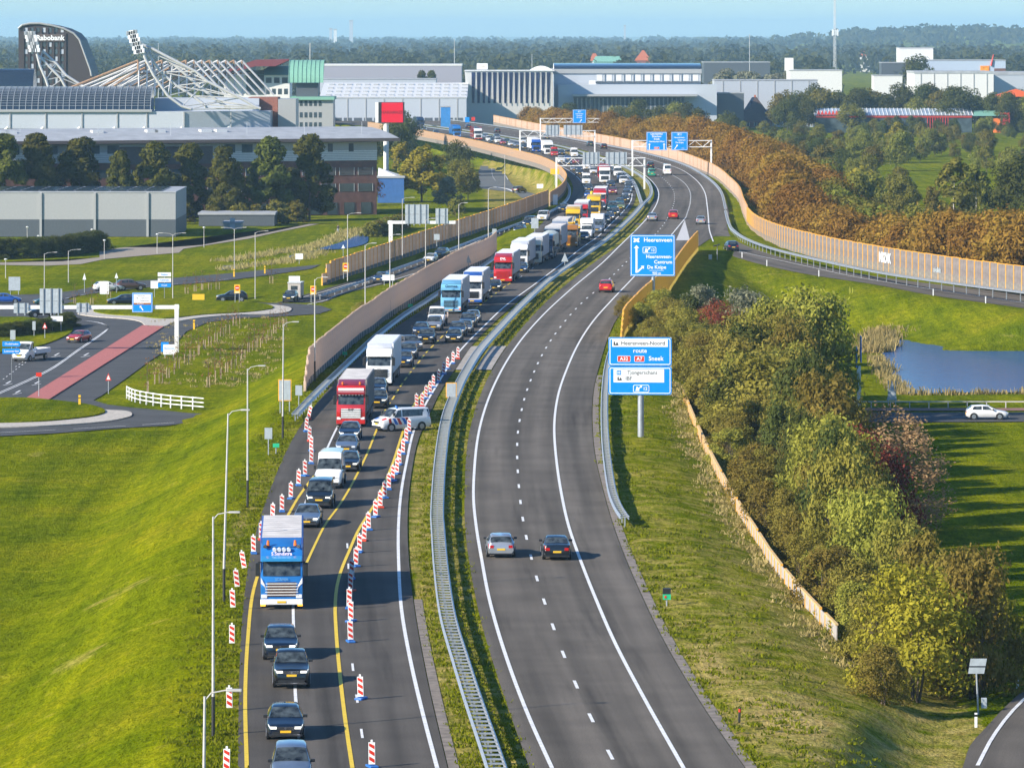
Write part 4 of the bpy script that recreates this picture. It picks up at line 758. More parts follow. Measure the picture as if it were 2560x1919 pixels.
def crane(root):
    b = MB(); b.bx(-9, -2.4, -1.2, 1.2, .8, 1.3); b.build('chassis', M['black'], root); p = MB(); p.bx(-8.6, -2.6, -1.15, 1.15, 1.3, 2.0); p.build('flat_bed', PN['yellow'], root)
    c = MB(); c.tube((-3.2, 0, 2.0), (-3.2, 0, 3.3), .45, 10); c.bx(-4.1, -2.5, -.9, .9, 3.1, 3.5); c.bx(-3.9, -2.9, -1.2, -.6, 2.6, 3.7); c.tube((-3.3, .2, 3.5), (-8.2, .2, 4.4), .28, 8); c.tube((-3.3, -.5, 3.4), (-2.7, .7, 3.9), .16, 8); c.bx(-2.9, -2.3, -.4, .4, 3.75, 3.95); c.build('folded_crane', PN['yellow'], root)
lorry_at(1424, 619, 'orange brown crane lorry with yellow folded crane on top', PN['orange'], cargo='none', grille=(PN['orange'], M['black']), extras=crane, name='crane_lorry')
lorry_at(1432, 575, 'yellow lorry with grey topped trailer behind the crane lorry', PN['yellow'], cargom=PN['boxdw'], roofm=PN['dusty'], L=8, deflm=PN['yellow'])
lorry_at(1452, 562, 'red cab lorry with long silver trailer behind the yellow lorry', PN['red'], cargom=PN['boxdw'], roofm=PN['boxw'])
def digger(root):
    b = MB(); b.bx(-12, -2.6, -1.25, 1.25, .8, 1.25); b.build('low_loader_bed', M['black'], root); c = MB(); c.bx(-9, -6.4, -1.2, 1.2, 2.0, 3.3); c.bx(-6.8, -5.4, .1, 1.2, 2.0, 3.9); c.bx(-9, -5.5, -1.2, -.7, 1.25, 2.0); c.bx(-9, -5.5, .7, 1.2, 1.25, 2.0); c.tube((-6.2, -.5, 2.6), (-4.2, -.5, 4.3), .3, 8); c.tube((-4.2, -.5, 4.3), (-3.0, -.5, 2.0), .25, 8); c.build('yellow_digger_body', PN['yellow'], root)
lorry_at(1484, 540, 'yellow low loader lorry carrying a digger arm', PN['yellow'], cargo='none', extras=digger, deflm=PN['yellow'])
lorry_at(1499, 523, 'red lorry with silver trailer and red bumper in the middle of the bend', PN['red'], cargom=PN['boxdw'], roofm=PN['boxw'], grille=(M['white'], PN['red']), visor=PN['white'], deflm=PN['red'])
lorry_at(1512, 458, 'white cabbed lorry with red roof panel on the bend under the gantry', PN['white'], cargom=PN['red'], roofm=PN['dred'], visor=PN['white'], deflm=PN['red'])
lorry_at(1372, 388, 'white rigid lorry with box body far up the queue', PN['white'], cargom=PN['boxw'], roofm=PN['boxw'], L=7.5, name='rigid_lorry')
lorry_at(1341, 381, 'lorry with blue cab and white box body beside the far white one', PN['blue'], cargom=PN['boxw'], roofm=PN['boxw'])
lorry_at(1143, 344, 'bright blue lorry on the far left bend', PN['tblue'], cargom=PN['tblue'], roofm=PN['tblue'], L=9)
lorry_at(1052, 321, 'dark blue lorry farthest back on the bend', PN['dblue'], cargom=PN['dblue'], roofm=PN['dblue'], L=7.5, name='rigid_lorry')
def transporter(root):
    b = MB(); b.bx(-12, -2.6, -1.25, 1.25, .8, 1.1); b.bx(-12, -1.0, -1.2, 1.2, 2.5, 2.65)
    for x in (-3, -6, -9, -12):
        for s in (-1, 1): b.bx(x - .08, x + .08, s * 1.2 - .06, s * 1.2 + .06, 1.0, 4.2)
    b.build('car_deck', PN['red'], root)
tr = lorry_at(1196, 350, 'red car transporter loaded with cars far up the queue', PN['white'], cargo='none', bumper=PN['red'], extras=transporter, name='car_transporter')
for k, (x, z, c) in enumerate(((-2.2, 2.65, 'navy'), (-7.2, 2.65, 'black'), (-4, 1.1, 'dred'))):
    d = Vector((math.cos(tr.rotation_euler.z), math.sin(tr.rotation_euler.z), 0)); make_car('hatch', PN[c], 'car', ('navy car on the front top deck of the car transporter', 'black car on the rear top deck of the car transporter', 'dark red car on the lower deck of the car transporter')[k], 'car', 'cars carried by the transporter', tr.location + d * x + Vector((0, 0, z)), tr.rotation_euler.z)
# box vans, flatbed vans
def box_van(u, v, ln, label, cab, cargom, z=0, L=4.2, zt=3.2, group='box vans and flatbeds in the queue', name='box_van', rz=None, bed=False, cz=None):
    p = G(u, v, z); rz = heading(ln, p.y) if rz is None else rz; r = make_car('bigvan', cab, name, label, 'van', group, p, rz)
    for c in list(r.children_recursive) if False else []: pass
    b = MB()
    if bed:
        b.bx(-6.1, -2.5, -1.02, 1.02, .95, 1.05); b.bx(-6.1, -2.5, -1.02, -.97, 1.05, 1.45); b.bx(-6.1, -2.5, .97, 1.02, 1.05, 1.45); b.bx(-6.1, -6.05, -1.02, 1.02, 1.05, 1.45)
        b.build('drop_side_bed', cargom, r)
    else: b.bx(-2.0 - L, -2.0, -1.12, 1.12, .8, zt); b.prism([(-2.0, 2.5), (-1.1, 2.6), (-1.4, zt), (-2.0, zt)], -1.0, 1.0); b.build('cargo_box', cargom, r, bev=.04, fix=True)
    return r
def cab_spec():
    L, W, top, belt, wr, wx, scr, rw, pil = SPEC['bigvan']
    SPEC['vancab'] = (2.45, 2.02, [(0, .75), (.12, 1.05), (.75, 1.35), (1.45, 2.1), (1.8, 2.3), (2.3, 2.28), (2.42, 1.5), (2.45, .9)], [(0, .65), (.12, .95), (.75, 1.30), (2.35, 1.4), (2.45, .85)], .36, (.98,), (.78, 1.42), (2.31, 2.41), (1.75, 2.1))
cab_spec()
def chassis_van(u, v, label, cab, cargom, rz=None, bed=False, z=0.0, group='box vans and flatbeds in the queue', name='box_van', zt=3.2):
    p = G(u, v, z); rz = heading(LANE_L, p.y) if rz is None else rz; r = make_car('vancab', cab, name, label, 'van', group, p, rz); b = MB()
    b2 = MB(); b2.bx(-6.2, -2.3, -.5, .5, .45, .75); b2.build('chassis', M['black'], r)
    if bed:
        b.bx(-6.2, -2.55, -1.02, 1.02, .80, .92); b.bx(-6.2, -2.55, -1.02, -.97, .92, 1.35); b.bx(-6.2, -2.55, .97, 1.02, .92, 1.35); b.bx(-6.2, -6.15, -1.0, 1.0, .92, 1.35); b.build('drop_side_bed', cargom, r)
    else: b.bx(-6.3, -2.5, -1.12, 1.12, .75, zt); b.prism([(-2.5, 2.42), (-1.5, 2.42), (-1.9, zt), (-2.5, zt)][::-1], -1.05, 1.05); b.build('cargo_box', cargom, r, bev=.04, fix=True)
    for s in (-1, 1): add_wheel(r, -5.0, s * .9, .36, .21)
    return r
chassis_van(1466, 596, 'white box van with high loaf body leading the right lane pair', PN['white'], PN['boxw'])
chassis_van(1492, 584, 'second white box van with grey blue cab behind the first', PN['sblue'], PN['boxw'])
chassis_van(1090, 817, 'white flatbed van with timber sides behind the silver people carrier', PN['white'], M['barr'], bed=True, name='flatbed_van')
chassis_van(47, 904, 'white crew cab flatbed van waiting at the left edge', PN['white'], PN['boxw'], rz=R(248), bed=True, z=LOW + .03, name='flatbed_van', group='cars on the side roads')
# horse trailer behind the black SUV
sv = G(721, 756, zramp); hd = heading(LR, sv.y) + R(8); d = Vector((math.cos(hd), math.sin(hd), 0)); tp = sv - d * 6.0; tp.z = zramp(tp.y)
t = thing('horse_trailer', 'grey horse trailer with white roof hitched to the black SUV', 'trailer', tp, hd)
MB().bx(-3.4, 0, -.95, .95, .45, 2.5).build('trailer_body', mat('trailer_grey', (.45, .42, .38), .6), t, bev=.06, fix=True); MB().bx(-3.5, .15, -1.0, 1.0, 2.51, 2.6).build('trailer_roof', M['white'], t, bev=.03, fix=True)
MB().tube((0, 0, .5), (1.3, 0, .5), .05).build('drawbar', M['steeld'], t); MB().bx(-.5, .02, -.5, .5, 1.5, 2.1).build('front_window', M['glass'], t)
for s in (-1, 1): add_wheel(t, -1.9, s * .95, .3, .2)
# police van across the lane, nose towards the left
pr = G(1001, 1077); rz = R(212); dv = Vector((math.cos(rz), math.sin(rz), 0))
pv = make_car('van', PN['white'], 'police_van', 'white police van with red and blue diagonal stripes parked across the lane', 'police van', None, pr + dv * 2.4 + Vector((0, .95, 0)), rz, False)
lf = Loft(*SPEC['van'][:4], zb=.22, wr=.84)
for i, (q, mm) in enumerate(((.72, 'signred'), (1.32, 'blueplastic'), (1.72, 'signred'), (2.22, 'blueplastic'), (2.58, 'signred'))):
    for s in (-1, 1):
        g = MB(); lf.patch(g, [(q, 2.6), (q - .42 if q > .9 else q - .1, 4.7), (q - .15 if q > .9 else q + .1, 4.7), (q + .3, 2.6)], s, 3, .009); g.build('reflective_stripe', M[mm], pv)
for s in (-1, 1):
    g = MB(); lf.patch(g, [(.14, 6.0), (.5, 6.0), (.66, 7.4), (.2, 7.4)], s, 2, .01); g.build('bonnet_stripe', M['signred' if s > 0 else 'blueplastic'], pv)
for x in (-1.75, -2.2):
    g = MB(); g.tube((x, .45 if x > -2 else -.45, 1.9), (x, .45 if x > -2 else -.45, 2.08), .09, 10); g.build('blue_beacon', M['blueplastic'], pv)
# ---------------- noise barriers (post and panel, each its own part) ----------------
PM = {}
def panel_mesh(h, wd, style, mats, alt=0):
    k = (h, wd, style, mats[0].name, mats[2].name, alt)
    if alt: mats = [mats[2], mats[1], mats[0] if alt == 1 else mats[2], mats[3]]
    if k not in PM:
        b = MB(); b.bx(0.02, wd - .02, -.04, .04, .55, h, 0); b.bx(0, wd, -.10, .10, -.6, .55, 1)
        n = max(4, int(wd / .34)) 
        if style == 'ribs':
            for i in range(n): x = (i + .5) * wd / n; b.bx(x - .05, x + .05, -.085, .085, .56, h - (.02 if i % 2 else 0), 2)
        b.bx(0, wd, -.10, .10, h, h + .07, 3)
        PM[k] = b.mesh('barrier_panel', mats)
    return PM[k]
def resample(pts, step):
    L = [0]
    for a, b in zip(pts[:-1], pts[1:]): L.append(L[-1] + (b - a).length)
    n = max(1, round(L[-1] / step)); out = []
    for k in range(n + 1):
        s = L[-1] * k / n; i = min(max(int(np.searchsorted(L, s)) - 1, 0), len(pts) - 2); out.append(pts[i].lerp(pts[i + 1], (s - L[i]) / max(1e-6, L[i + 1] - L[i])))
    return out
def barrier(label, pts, h, step, style, mats, postm, postw=.16, post_up=.1, z=0.0, ends=None, name='noise_barrier', hfun=None, smooth=6):
    g = [G(u, v, z) for u, v in (curve_pts(pts, smooth, False) if smooth else pts)]; g = resample(g, step); base = g[0].copy()
    root = thing(name, label, 'noise barrier' if name == 'noise_barrier' else 'fence', base)
    pm = MB(); pm.bx(-postw / 2, postw / 2, -.12, .12, -.5, h + post_up); pmesh = pm.mesh('barrier_post', postm); n = 0
    for i, p in enumerate(g):
        d = (g[min(i + 1, len(g) - 1)] - g[max(i - 1, 0)]); a = math.atan2(d.y, d.x); hk = 1.0 if hfun is None else hfun(i / (len(g) - 1))
        link('barrier_post', pmesh, root, p - base, a, (1, 1, hk))
        if i < len(g) - 1:
            e = g[i + 1] - p; link('barrier_panel', panel_mesh(h, step, style, mats, random.choice((0, 0, 1, 2)) if style == 'ribs' else 0), root, p - base, math.atan2(e.y, e.x), (e.length / step, 1, random.uniform(.985, 1.015) if hfun is None else random.uniform(.985, 1.015) * hfun((i + .5) / (len(g) - 1))))
    return root
CB = mat('dark_concrete_base', (.20, .185, .165), .9, var=.2)
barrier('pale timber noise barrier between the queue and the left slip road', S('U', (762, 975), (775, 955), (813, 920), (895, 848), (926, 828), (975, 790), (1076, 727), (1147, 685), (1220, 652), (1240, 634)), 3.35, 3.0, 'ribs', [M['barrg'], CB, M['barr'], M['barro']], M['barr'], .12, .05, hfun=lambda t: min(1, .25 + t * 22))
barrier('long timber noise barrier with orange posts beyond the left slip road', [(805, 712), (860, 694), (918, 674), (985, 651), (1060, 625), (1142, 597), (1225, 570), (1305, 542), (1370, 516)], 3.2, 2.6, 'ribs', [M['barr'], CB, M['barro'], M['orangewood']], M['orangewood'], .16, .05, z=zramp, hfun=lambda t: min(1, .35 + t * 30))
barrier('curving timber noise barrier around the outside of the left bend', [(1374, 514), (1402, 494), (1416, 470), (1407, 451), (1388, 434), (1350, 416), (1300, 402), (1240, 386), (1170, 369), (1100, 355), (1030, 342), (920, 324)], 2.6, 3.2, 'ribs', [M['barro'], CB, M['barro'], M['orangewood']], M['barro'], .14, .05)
GB = mat('grey_acoustic_panel', (.19, .165, .155), .9, var=.2, scale=1.2)
barrier('grey noise barrier with orange posts along the right hand slip road', [(1868, 560), (1892, 583), (1950, 609), (2060, 639), (2200, 667), (2350, 692), (2560, 722), (2700, 742)], 2.95, 2.9, 'ribs' if False else 'plain', [GB, CB, GB, M['orangewood']], M['orangewood'], .16, .10)
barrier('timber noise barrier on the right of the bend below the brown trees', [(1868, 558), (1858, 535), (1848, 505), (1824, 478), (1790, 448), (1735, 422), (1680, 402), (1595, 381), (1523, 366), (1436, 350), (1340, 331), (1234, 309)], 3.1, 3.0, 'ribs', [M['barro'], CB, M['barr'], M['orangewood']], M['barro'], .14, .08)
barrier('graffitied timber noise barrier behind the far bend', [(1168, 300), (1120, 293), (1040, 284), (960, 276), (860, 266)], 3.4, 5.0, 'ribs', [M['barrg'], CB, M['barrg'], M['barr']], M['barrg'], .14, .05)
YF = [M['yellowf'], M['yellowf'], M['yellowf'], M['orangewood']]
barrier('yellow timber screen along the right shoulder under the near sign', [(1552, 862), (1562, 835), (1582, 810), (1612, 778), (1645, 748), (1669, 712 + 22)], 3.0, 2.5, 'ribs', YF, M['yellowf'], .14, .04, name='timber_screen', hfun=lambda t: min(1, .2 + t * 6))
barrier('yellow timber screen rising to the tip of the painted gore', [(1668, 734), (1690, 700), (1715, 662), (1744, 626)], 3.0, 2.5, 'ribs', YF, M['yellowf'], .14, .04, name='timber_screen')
def ground_fence():
    g = [hit(u, v) for u, v in ((1709, 1000), (1735, 1065), (1762, 1126), (1788, 1179), (1820, 1238), (1856, 1300), (1890, 1352), (1923, 1405), (1955, 1448), (2006, 1509), (2060, 1567), (2092, 1600))]
    g = resample(g, 2.4); base = g[0].copy(); root = thing('low_screen', 'low grey screen with orange top rail beside the thicket on the right bank', 'fence', base); k = 0
    pa = MB(); pa.bx(0, 2.4, -.03, .03, 0, .86); pa = pa.mesh('screen_panel', mat('silvery_board', (.40, .37, .34), .9, var=.2)); po = MB(); po.bx(-.06, .06, -.08, .08, -.4, 1.0); po = po.mesh('screen_post', M['orangewood']); ra = MB(); ra.bx(0, 2.4, -.09, .09, .88, .98); ra = ra.mesh('top_rail', mat('tan_rail', (.58, .42, .20), .8, var=.2))
    for a, b in zip(g[:-1], g[1:]):
        e = b - a; rot = Vector((e.x, e.y, e.z)).to_track_quat('X', 'Z').to_euler()
        for nm, mesh in (('screen_panel', pa), ('screen_post', po), ('top_rail', ra)):
            if nm == 'top_rail' and k % 9 == 6: continue
            o = link(nm, mesh, root, a - base, 0, (e.length / 2.4, 1, 1) if nm != 'screen_post' else None); o.rotation_euler = rot
        k += 1
ground_fence()
# graffiti: flat print on the right-hand barrier panels
def graffiti(s, u, v, z, size, m, label, ang):
    p = G(u, v, z); t = thing('graffiti', label, 'graffiti', p, ang); text(s, size, m, t, (0, -.16, 0), (R(90), 0, 0), bold=.06); return t
def gline(pts):
    g = [G(u, v, 0) for u, v in curve_pts(pts, 6, False)]; return g
gb = gline([(1868, 560), (1892, 583), (1950, 609), (2060, 639), (2200, 667), (2350, 692), (2560, 722), (2700, 742)])
def on_bar(u):
    for a, b in zip(gb[:-1], gb[1:]):
        ua = CX + a.x * F / a.y; ub = CX + b.x * F / b.y
        if ua <= u <= ub: q = (u - ua) / (ub - ua); return a.lerp(b, q), math.atan2(b.y - a.y, b.x - a.x)
    return gb[-1], 0
for s, u, zz, sz, mm, lab in (('MBZAK', 2214, 1.4, 1.9, 'signw', 'bold white painted tag on the grey noise barrier'), ('sAoBnk', 2345, .9, 1.0, 'signback', 'small faded white scribble farther right on the grey noise barrier')):
    p, an = on_bar(u); t = thing('graffiti', lab, 'graffiti', p + Vector((0, 0, zz)), an); text(s, sz, M[mm], t, (0, -.235 if False else -.13, 0), (R(90), 0, 0), bold=.05)
# ---------------- guard rails ----------------
def wbeam(mb, P, side, z, hh=.31):
    prof = [(0, -.5), (.08, -.3), (0, 0), (.08, .3), (0, .5)]
    n = len(P); V = []
    for i, p in enumerate(P):
        d = P[min(i + 1, n - 1)] - P[max(i - 1, 0)]; nn = Vector((-d.y, d.x, 0)).normalized() * side
        for o, q in prof: V.append((p.x + nn.x * o, p.y + nn.y * o, p.z + z + q * hh))
    m = len(prof); mb.add(V, [(i * m + k, i * m + k + 1, (i + 1) * m + k + 1, (i + 1) * m + k) for i in range(n - 1) for k in range(m - 1)])
def guardrail(label, pts, width, zr=.75, z=0.0, step=1.33, double=True, atz=0.75, limit=300, ground_at=None, name='guard_rail'):
    g = [G(u, v, (lambda Y: z(Y) + atz) if callable(z) else z + atz) for u, v in curve_pts(pts, 6, False)]; g = resample(g, step); g.sort(key=lambda p: p.y)
    for p in g: p.z -= atz
    base = g[0].copy(); root = thing(name, label, 'guard rail', base); P = [p - base for p in g]; n = len(P)
    def off(s): 
        out = []
        for i, p in enumerate(P): d = P[min(i + 1, n - 1)] - P[max(i - 1, 0)]; nn = Vector((-d.y, d.x, 0)).normalized(); out.append(p + nn * s)
        return out
    for s in ((-1, 1) if double else (1,)):
        b = MB(); wbeam(b, off(s * width / 2), s, zr - .16); b.build('rail_beam', M['steel'], root)
    pm = MB(); pm.bx(-.06, .06, -.05, .05, -.6, zr - .05); pm = pm.mesh('rail_post', M['steeld'])
    sp = MB(); sp.bx(-.05, .05, -width / 2, width / 2, zr - .14, zr - .06); sp.bx(-.30, -.24, -width / 2, width / 2, zr - .10, zr - .03); sp = sp.mesh('rail_spacer', M['steel']); k = 0; rest = MB()
    for i, p in enumerate(P):
        d = P[min(i + 1, n - 1)] - P[max(i - 1, 0)]; a = math.atan2(d.y, d.x)
        if i % 2 == 0 and k < limit * .5: link('rail_post', pm, root, p if double else off(0)[i] if False else p, a)
        if double and k < limit: link('rail_spacer', sp, root, p, a)
        elif double: rest.bx(-.05, .05, -width / 2, width / 2, zr - .14, zr - .06, T=Matrix.Translation(p) @ Matrix.Rotation(a, 4, 'Z'))
        k += 1
    if rest.v: tag(rest.build('rail_spacers', M['steel'], root), kind='stuff')
    return root
guardrail('wide double sided steel guard rail snaking along the median', [(1254, 1960), (1244, 1919), (1215, 1833), (1183, 1741), (1154, 1650), (1120, 1535), (1103, 1419), (1095, 1319), (1093, 1269), (1100, 1152), (1116, 1043), (1143, 969), (1165, 925), (1198, 873), (1249, 816), (1306, 757), (1371, 697), (1430, 655), (1480, 621), (1532, 582), (1581, 537), (1606, 508)], .80)
guardrail('steel guard rail along the inner edge of the queue past the gantry post', [(1605, 508), (1600, 494), (1590, 465), (1574, 441), (1537, 416), (1470, 392), (1390, 369), (1290, 350), (1190, 334), (1100, 321), (980, 306)], .5, step=2.4)
guardrail('steel guard rail along the outbound median edge past the gantry leg', [(1607, 508), (1626, 488), (1627, 466), (1610, 443), (1566, 417), (1510, 396), (1410, 366), (1290, 344), (1190, 328), (1100, 316), (980, 301)], .5, step=2.4)
guardrail('steel guard rail below the pale noise barrier left of the queue', [(738, 1032), (770, 998), (806, 962), (866, 905), (936, 840), (1010, 783), (1060, 752), (1120, 712), (1190, 672), (1238, 640)], .55, step=1.4)
guardrail('short stepped steel guard rail at the right edge behind the route sign pole', [(1562, 1288), (1545, 1262), (1531, 1225), (1520, 1160), (1513, 1090), (1511, 1010), (1515, 940), (1524, 890), (1540, 845)], .5, step=1.33)
guardrail('steel guard rail along the left slip road below the orange post barrier', [(800, 736), (860, 716), (940, 688), (1010, 662), (1090, 634), (1180, 600), (1280, 563), (1370, 529), (1412, 503), (1424, 476), (1412, 450), (1385, 426)], .4, step=2.2, z=zramp, double=True)
guardrail('steel guard rail between the right slip road and the grey barrier', [(1814, 525), (1822, 555), (1832, 572), (1866, 595), (1935, 620), (2060, 650), (2208, 680), (2381, 705), (2560, 728), (2700, 745)], .35, step=2.2, double=True)
guardrail('steel guard rail along the outside of the outbound bend', [(1814, 520), (1806, 485), (1790, 460), (1760, 436), (1716, 412), (1650, 391), (1560, 370), (1440, 348), (1320, 326), (1200, 308), (1080, 294), (950, 281)], .35, step=3.0)
# ---------------- red and white lane beacons ----------------
bm_ = MB(); bm_.bx(-.155, .155, -.025, .025, .16, 1.18, 0); bm_.bx(-.05, .05, -.03, .03, 1.18, 1.30, 0)
BP = bm_.mesh('beacon_board', M['white'], bev=.012, fix=True)
st = MB()
for k in range(3):
    z0 = .22 + k * .32
    for y in (-.03, .03): st.add([(-.125, y, z0 + .15), (.125, y, z0), (.125, y, z0 + .17), (-.125, y, min(1.15, z0 + .32))][::1 if y < 0 else -1], [(0, 1, 2, 3)])
ST = st.mesh('red_stripes', M['signred'])
ft = MB(); ft.bx(-.20, .20, -.40, .40, 0, .11); ft.bx(-.11, .11, -.09, .09, .11, .20); FT = ft.mesh('beacon_foot', M['blueplastic'], bev=.03, fix=True)
BE = [(770, 1048, 'r'), (765, 1079, 'b'), (774, 1103, 'r'), (778, 1128, 'b'), (778, 1159, 'b'), (763, 1190, 'b'), (746, 1214, 'b'), (727, 1247, 'b'), (705, 1279, 'b'), (681, 1302, 'r'), (653, 1350, 'r'), (634, 1384, 'b'), (612, 1425, 'n'), (594, 1472, 'n'), (583, 1524, 'n'), (580, 1614, 'n'), (574, 1776, 'n'), (566, 1935, 'n'),
      (930, 1918, 'b'), (902, 1748, 'b'), (877, 1605, 'b'), (877, 1554, 'b'), (873, 1521, 'b'), (876, 1478, 'r'), (879, 1447, 'b'), (889, 1416, 'b'), (899, 1381, 'b'), (910, 1352, 'r'), (922, 1325, 'b'), (939, 1293, 'b'), (951, 1269, 'r'), (962, 1245, 'b'), (972, 1224, 'b'), (982, 1203, 'b'), (992, 1185, 'b'), (999, 1162, 'b'), (1007, 1135, 'b'), (1016, 1107, 'b'), (1023, 1083, 'b'),
      (1042, 1018, 'r'), (1055, 1016, 'r'), (1065, 997, 'b'), (1076, 985, 'b'), (1084, 969, 'b'), (1096, 956, 'b'), (1109, 936, 'b'), (1119, 923, 'b'), (1133, 909, 'b'), (1145, 897, 'r')]
nL = 0
for i, (u, v, c) in enumerate(BE):
    p = G(u, v) if c != 'n' else hit(u, v); left = i < 18
    grp = 'red white beacons on the left of the queue' if left else 'red white beacons on the right of the queue'
    lab = 'striped beacon on %s foot, %s' % ({'r': 'a red', 'b': 'a blue'}.get(c, 'no'), 'in the grass left of the queue' if c == 'n' else ('left asphalt edge, ' if left else 'right of the queue, ') + ('beside the red lorry' if v < 1060 else 'level with the white van' if v < 1230 else 'behind the blue lorry' if v < 1400 else 'level with the blue lorry' if v < 1560 else 'nearest the camera'))
    t = thing('lane_beacon', lab, 'beacon', p, R(random.uniform(-8, 8)), grp); tilt = {12: 10, 13: 6, 14: 3, 0: -12, 1: -4}.get(i, random.uniform(-2, 2))
    b = link('beacon_board', BP, t); s = link('red_stripes', ST, b); b.rotation_euler = (R(random.uniform(-3, 3)), R(-tilt), 0)
    if c != 'n':
        f = link('beacon_foot', FT, t, (0, .12, 0), R(random.uniform(-25, 25)))
        if c == 'r': setm(f, M['redplastic'])
# ---------------- street lamps ----------------
def lamp(name, label, p, h, arm=.9, band=True, double=False, r=.075, group='street lamps along the motorway', lean=0.0, rz=0, m=None, short=False):
    t = thing(name, label, 'street lamp', p, rz, group); m = m or M['pole']
    b = MB(); b.tube((0, 0, 1.9 if band else -.3), (lean, 0, h), r, 10, r * .62); b.build('pole', m, t, smooth=True)
    if band: b = MB(); b.tube((0, 0, -.4), (0, 0, 1.9), r * 1.15, 10); b.build('pole_base', M['poled'], t, smooth=True)
    for s in ((-1, 1) if double else (1,)):
        if short: c = MB(); c.tube((0, 0, h), (0, 0, h + .18), .12, 10, .3); c.tube((0, 0, h + .18), (0, 0, h + .3), .3, 12, .12); c.build('lamp_head', M['white'], t); break
        a = MB(); pts = [Vector((lean, 0, h - .15)), Vector((lean + s * arm * .3, 0, h + .12)), Vector((lean + s * arm, 0, h + .22))]; a.path(pts, r * .35); a.build('arm', m, t)
        c = MB(); x0 = lean + s * arm; c.bx(min(x0, x0 + s * .75), max(x0, x0 + s * .55), -.12, .12, h + .17, h + .26); c.build('lamp_head', m, t, bev=.03, fix=True)
    return t
LP = [(533, 1838, 10.6, 0, 'bottom'), (560, 1500, 11.2, .25, ''), (619, 1266, 9.9, 0, ''), (707, 1097, 9.6, .05, ''), (787, 951, 9.9, 0, ''), (913, 830, 9.9, 0, ''), (975, 790, 9.6, 0, ''), (1064, 734, 9.6, 0, ''), (1147, 684, 9.8, 0, ''), (1221, 643, 10.4, 0, '')]
LB = ['leftmost tall street lamp at the lower left, its foot lowest on the bank', 'tall street lamp on the left bank with a black foot beside the blue lorry', 'street lamp on the left bank level with the white van', 'street lamp beside the back of the orange framed board', 'street lamp in front of the near end of the pale barrier', 'street lamp before the pale barrier, second from its near end', 'street lamp before the pale barrier, third from its near end', 'street lamp before the pale barrier beside the sky blue lorry', 'street lamp before the pale barrier beside the bright red lorry', 'street lamp at the far tip of the pale barrier']
for (u, v, h, lean, _), lb in zip(LP, LB):
    p = hit(u, v) if u < 720 else G(u, v); lamp('street_lamp', lb, p, h, .75, True, lean=lean)
pz = Vector((xof(545, 166), 166, 0)); pz.x = -10.9; pz.z = hz(-10.9, 166); lamp('street_lamp', 'street lamp whose foot lies below the bottom edge, arm over the lowest left beacon', pz, 10.7, .75, True, lean=.1)
for u, v, vt, dbl, lb in ((638, 747, 581, 0, 'grey single arm street lamp between the yellow closure signs'), (432, 748, 586, 1, 'white double arm street lamp beside the stacked blue arrow signs'), (586, 692, 572, 1, 'thin double arm street lamp by the reed ditch'), (869, 697, 536, 0, 'curved arm street lamp behind the orange post barrier'), (1006, 634, 497, 0, 'curved arm street lamp right of the white cantilever post'),
    (111, 726, 634, 0, 'grey street lamp behind the tall sign back at the left'), (171, 705, 627, 0, 'grey street lamp near the red flag pole at the left'), (1262, 531, 385, 0, 'white street lamp behind the pale side road junction')):
    zb = LOW if v > 560 and u < 860 else (LOW if u > 1200 else -1.0); Y = F * (H - zb) / (v - VH); h = (v - vt) * Y / F
    lamp('street_lamp', lb, G(u, v, zb), h, 1.4, False, bool(dbl), group='street lamps of the side roads')
for u, v, vt, lb in ((68, 608, 570, 'short path lamp with flat white top behind the dark hedge'), (510, 618, 571, 'short path lamp on the lawn before the dark shed'), (393, 634, 588, 'short path lamp at the end of the sandy path'), (261, 647, 603, 'leaning short path lamp beside the sandy path'), (14, 694, 651, 'bare short post at the left end of the sandy path'), (230, 592, 576, 'short path lamp by the warehouse wall'), (96, 604, 592, 'short path lamp behind the hedge nearest the left')):
    Y = F * 39 / (v - VH); lamp('path_lamp', lb, G(u, v, LOW), (v - vt) * Y / F, short=True, band=False, r=.07, group='short lamps along the path')
# ---------------- gantries and signs ----------------
def rounded(mb, w, h, r, y, mi=0, inset=0.0, x0=0, z0=0):
    w2, h2, r = w / 2 - inset, h / 2 - inset, max(.02, r - inset); V = []
    for cx, cz, a in ((w2 - r, h2 - r, 0), (-w2 + r, h2 - r, 90), (-w2 + r, -h2 + r, 180), (w2 - r, -h2 + r, 270)):
        for k in range(5): t = R(a + k * 22.5); V.append((x0 + cx + r * math.cos(t), y, z0 + cz + r * math.sin(t)))
    return mb.add(V[::-1] if False else V, [tuple(range(len(V)))[::-1]], mi)
def panel(parent, w, h, loc, facem, border=True, name='sign_face', r=.25):
    b = MB(); b.bx(-w / 2, w / 2, .0, .06, -h / 2, h / 2, 0); b.build('sign_backplate', M['signback'], parent, loc, bev=.01, fix=True)
    f = MB(); rounded(f, w, h, r, -.012, 0); 
    if border: rounded(f, w, h, r, -.018, 1, .10 if w > 3 else .06); rounded(f, w, h, r, -.024, 0, (.17 if w > 3 else .1))
    return f.build(name, [facem, M['signw']], parent, loc)
def arrow(parent, loc, L, wd, ang=0, m=None):
    b = MB(); c = [(-wd / 2, 0), (wd / 2, 0), (wd / 2, L - wd * 1.6), (wd * 1.4, L - wd * 1.6), (0, L), (-wd * 1.4, L - wd * 1.6), (-wd / 2, L - wd * 1.6)]
    V = [(x * math.cos(ang) + z * math.sin(ang), 0, -x * math.sin(ang) + z * math.cos(ang)) for x, z in c]; b.add(V, [(0, 1, 2, 6), (3, 4, 5)]); return b.build('arrow', m or M['signw'], parent, loc)
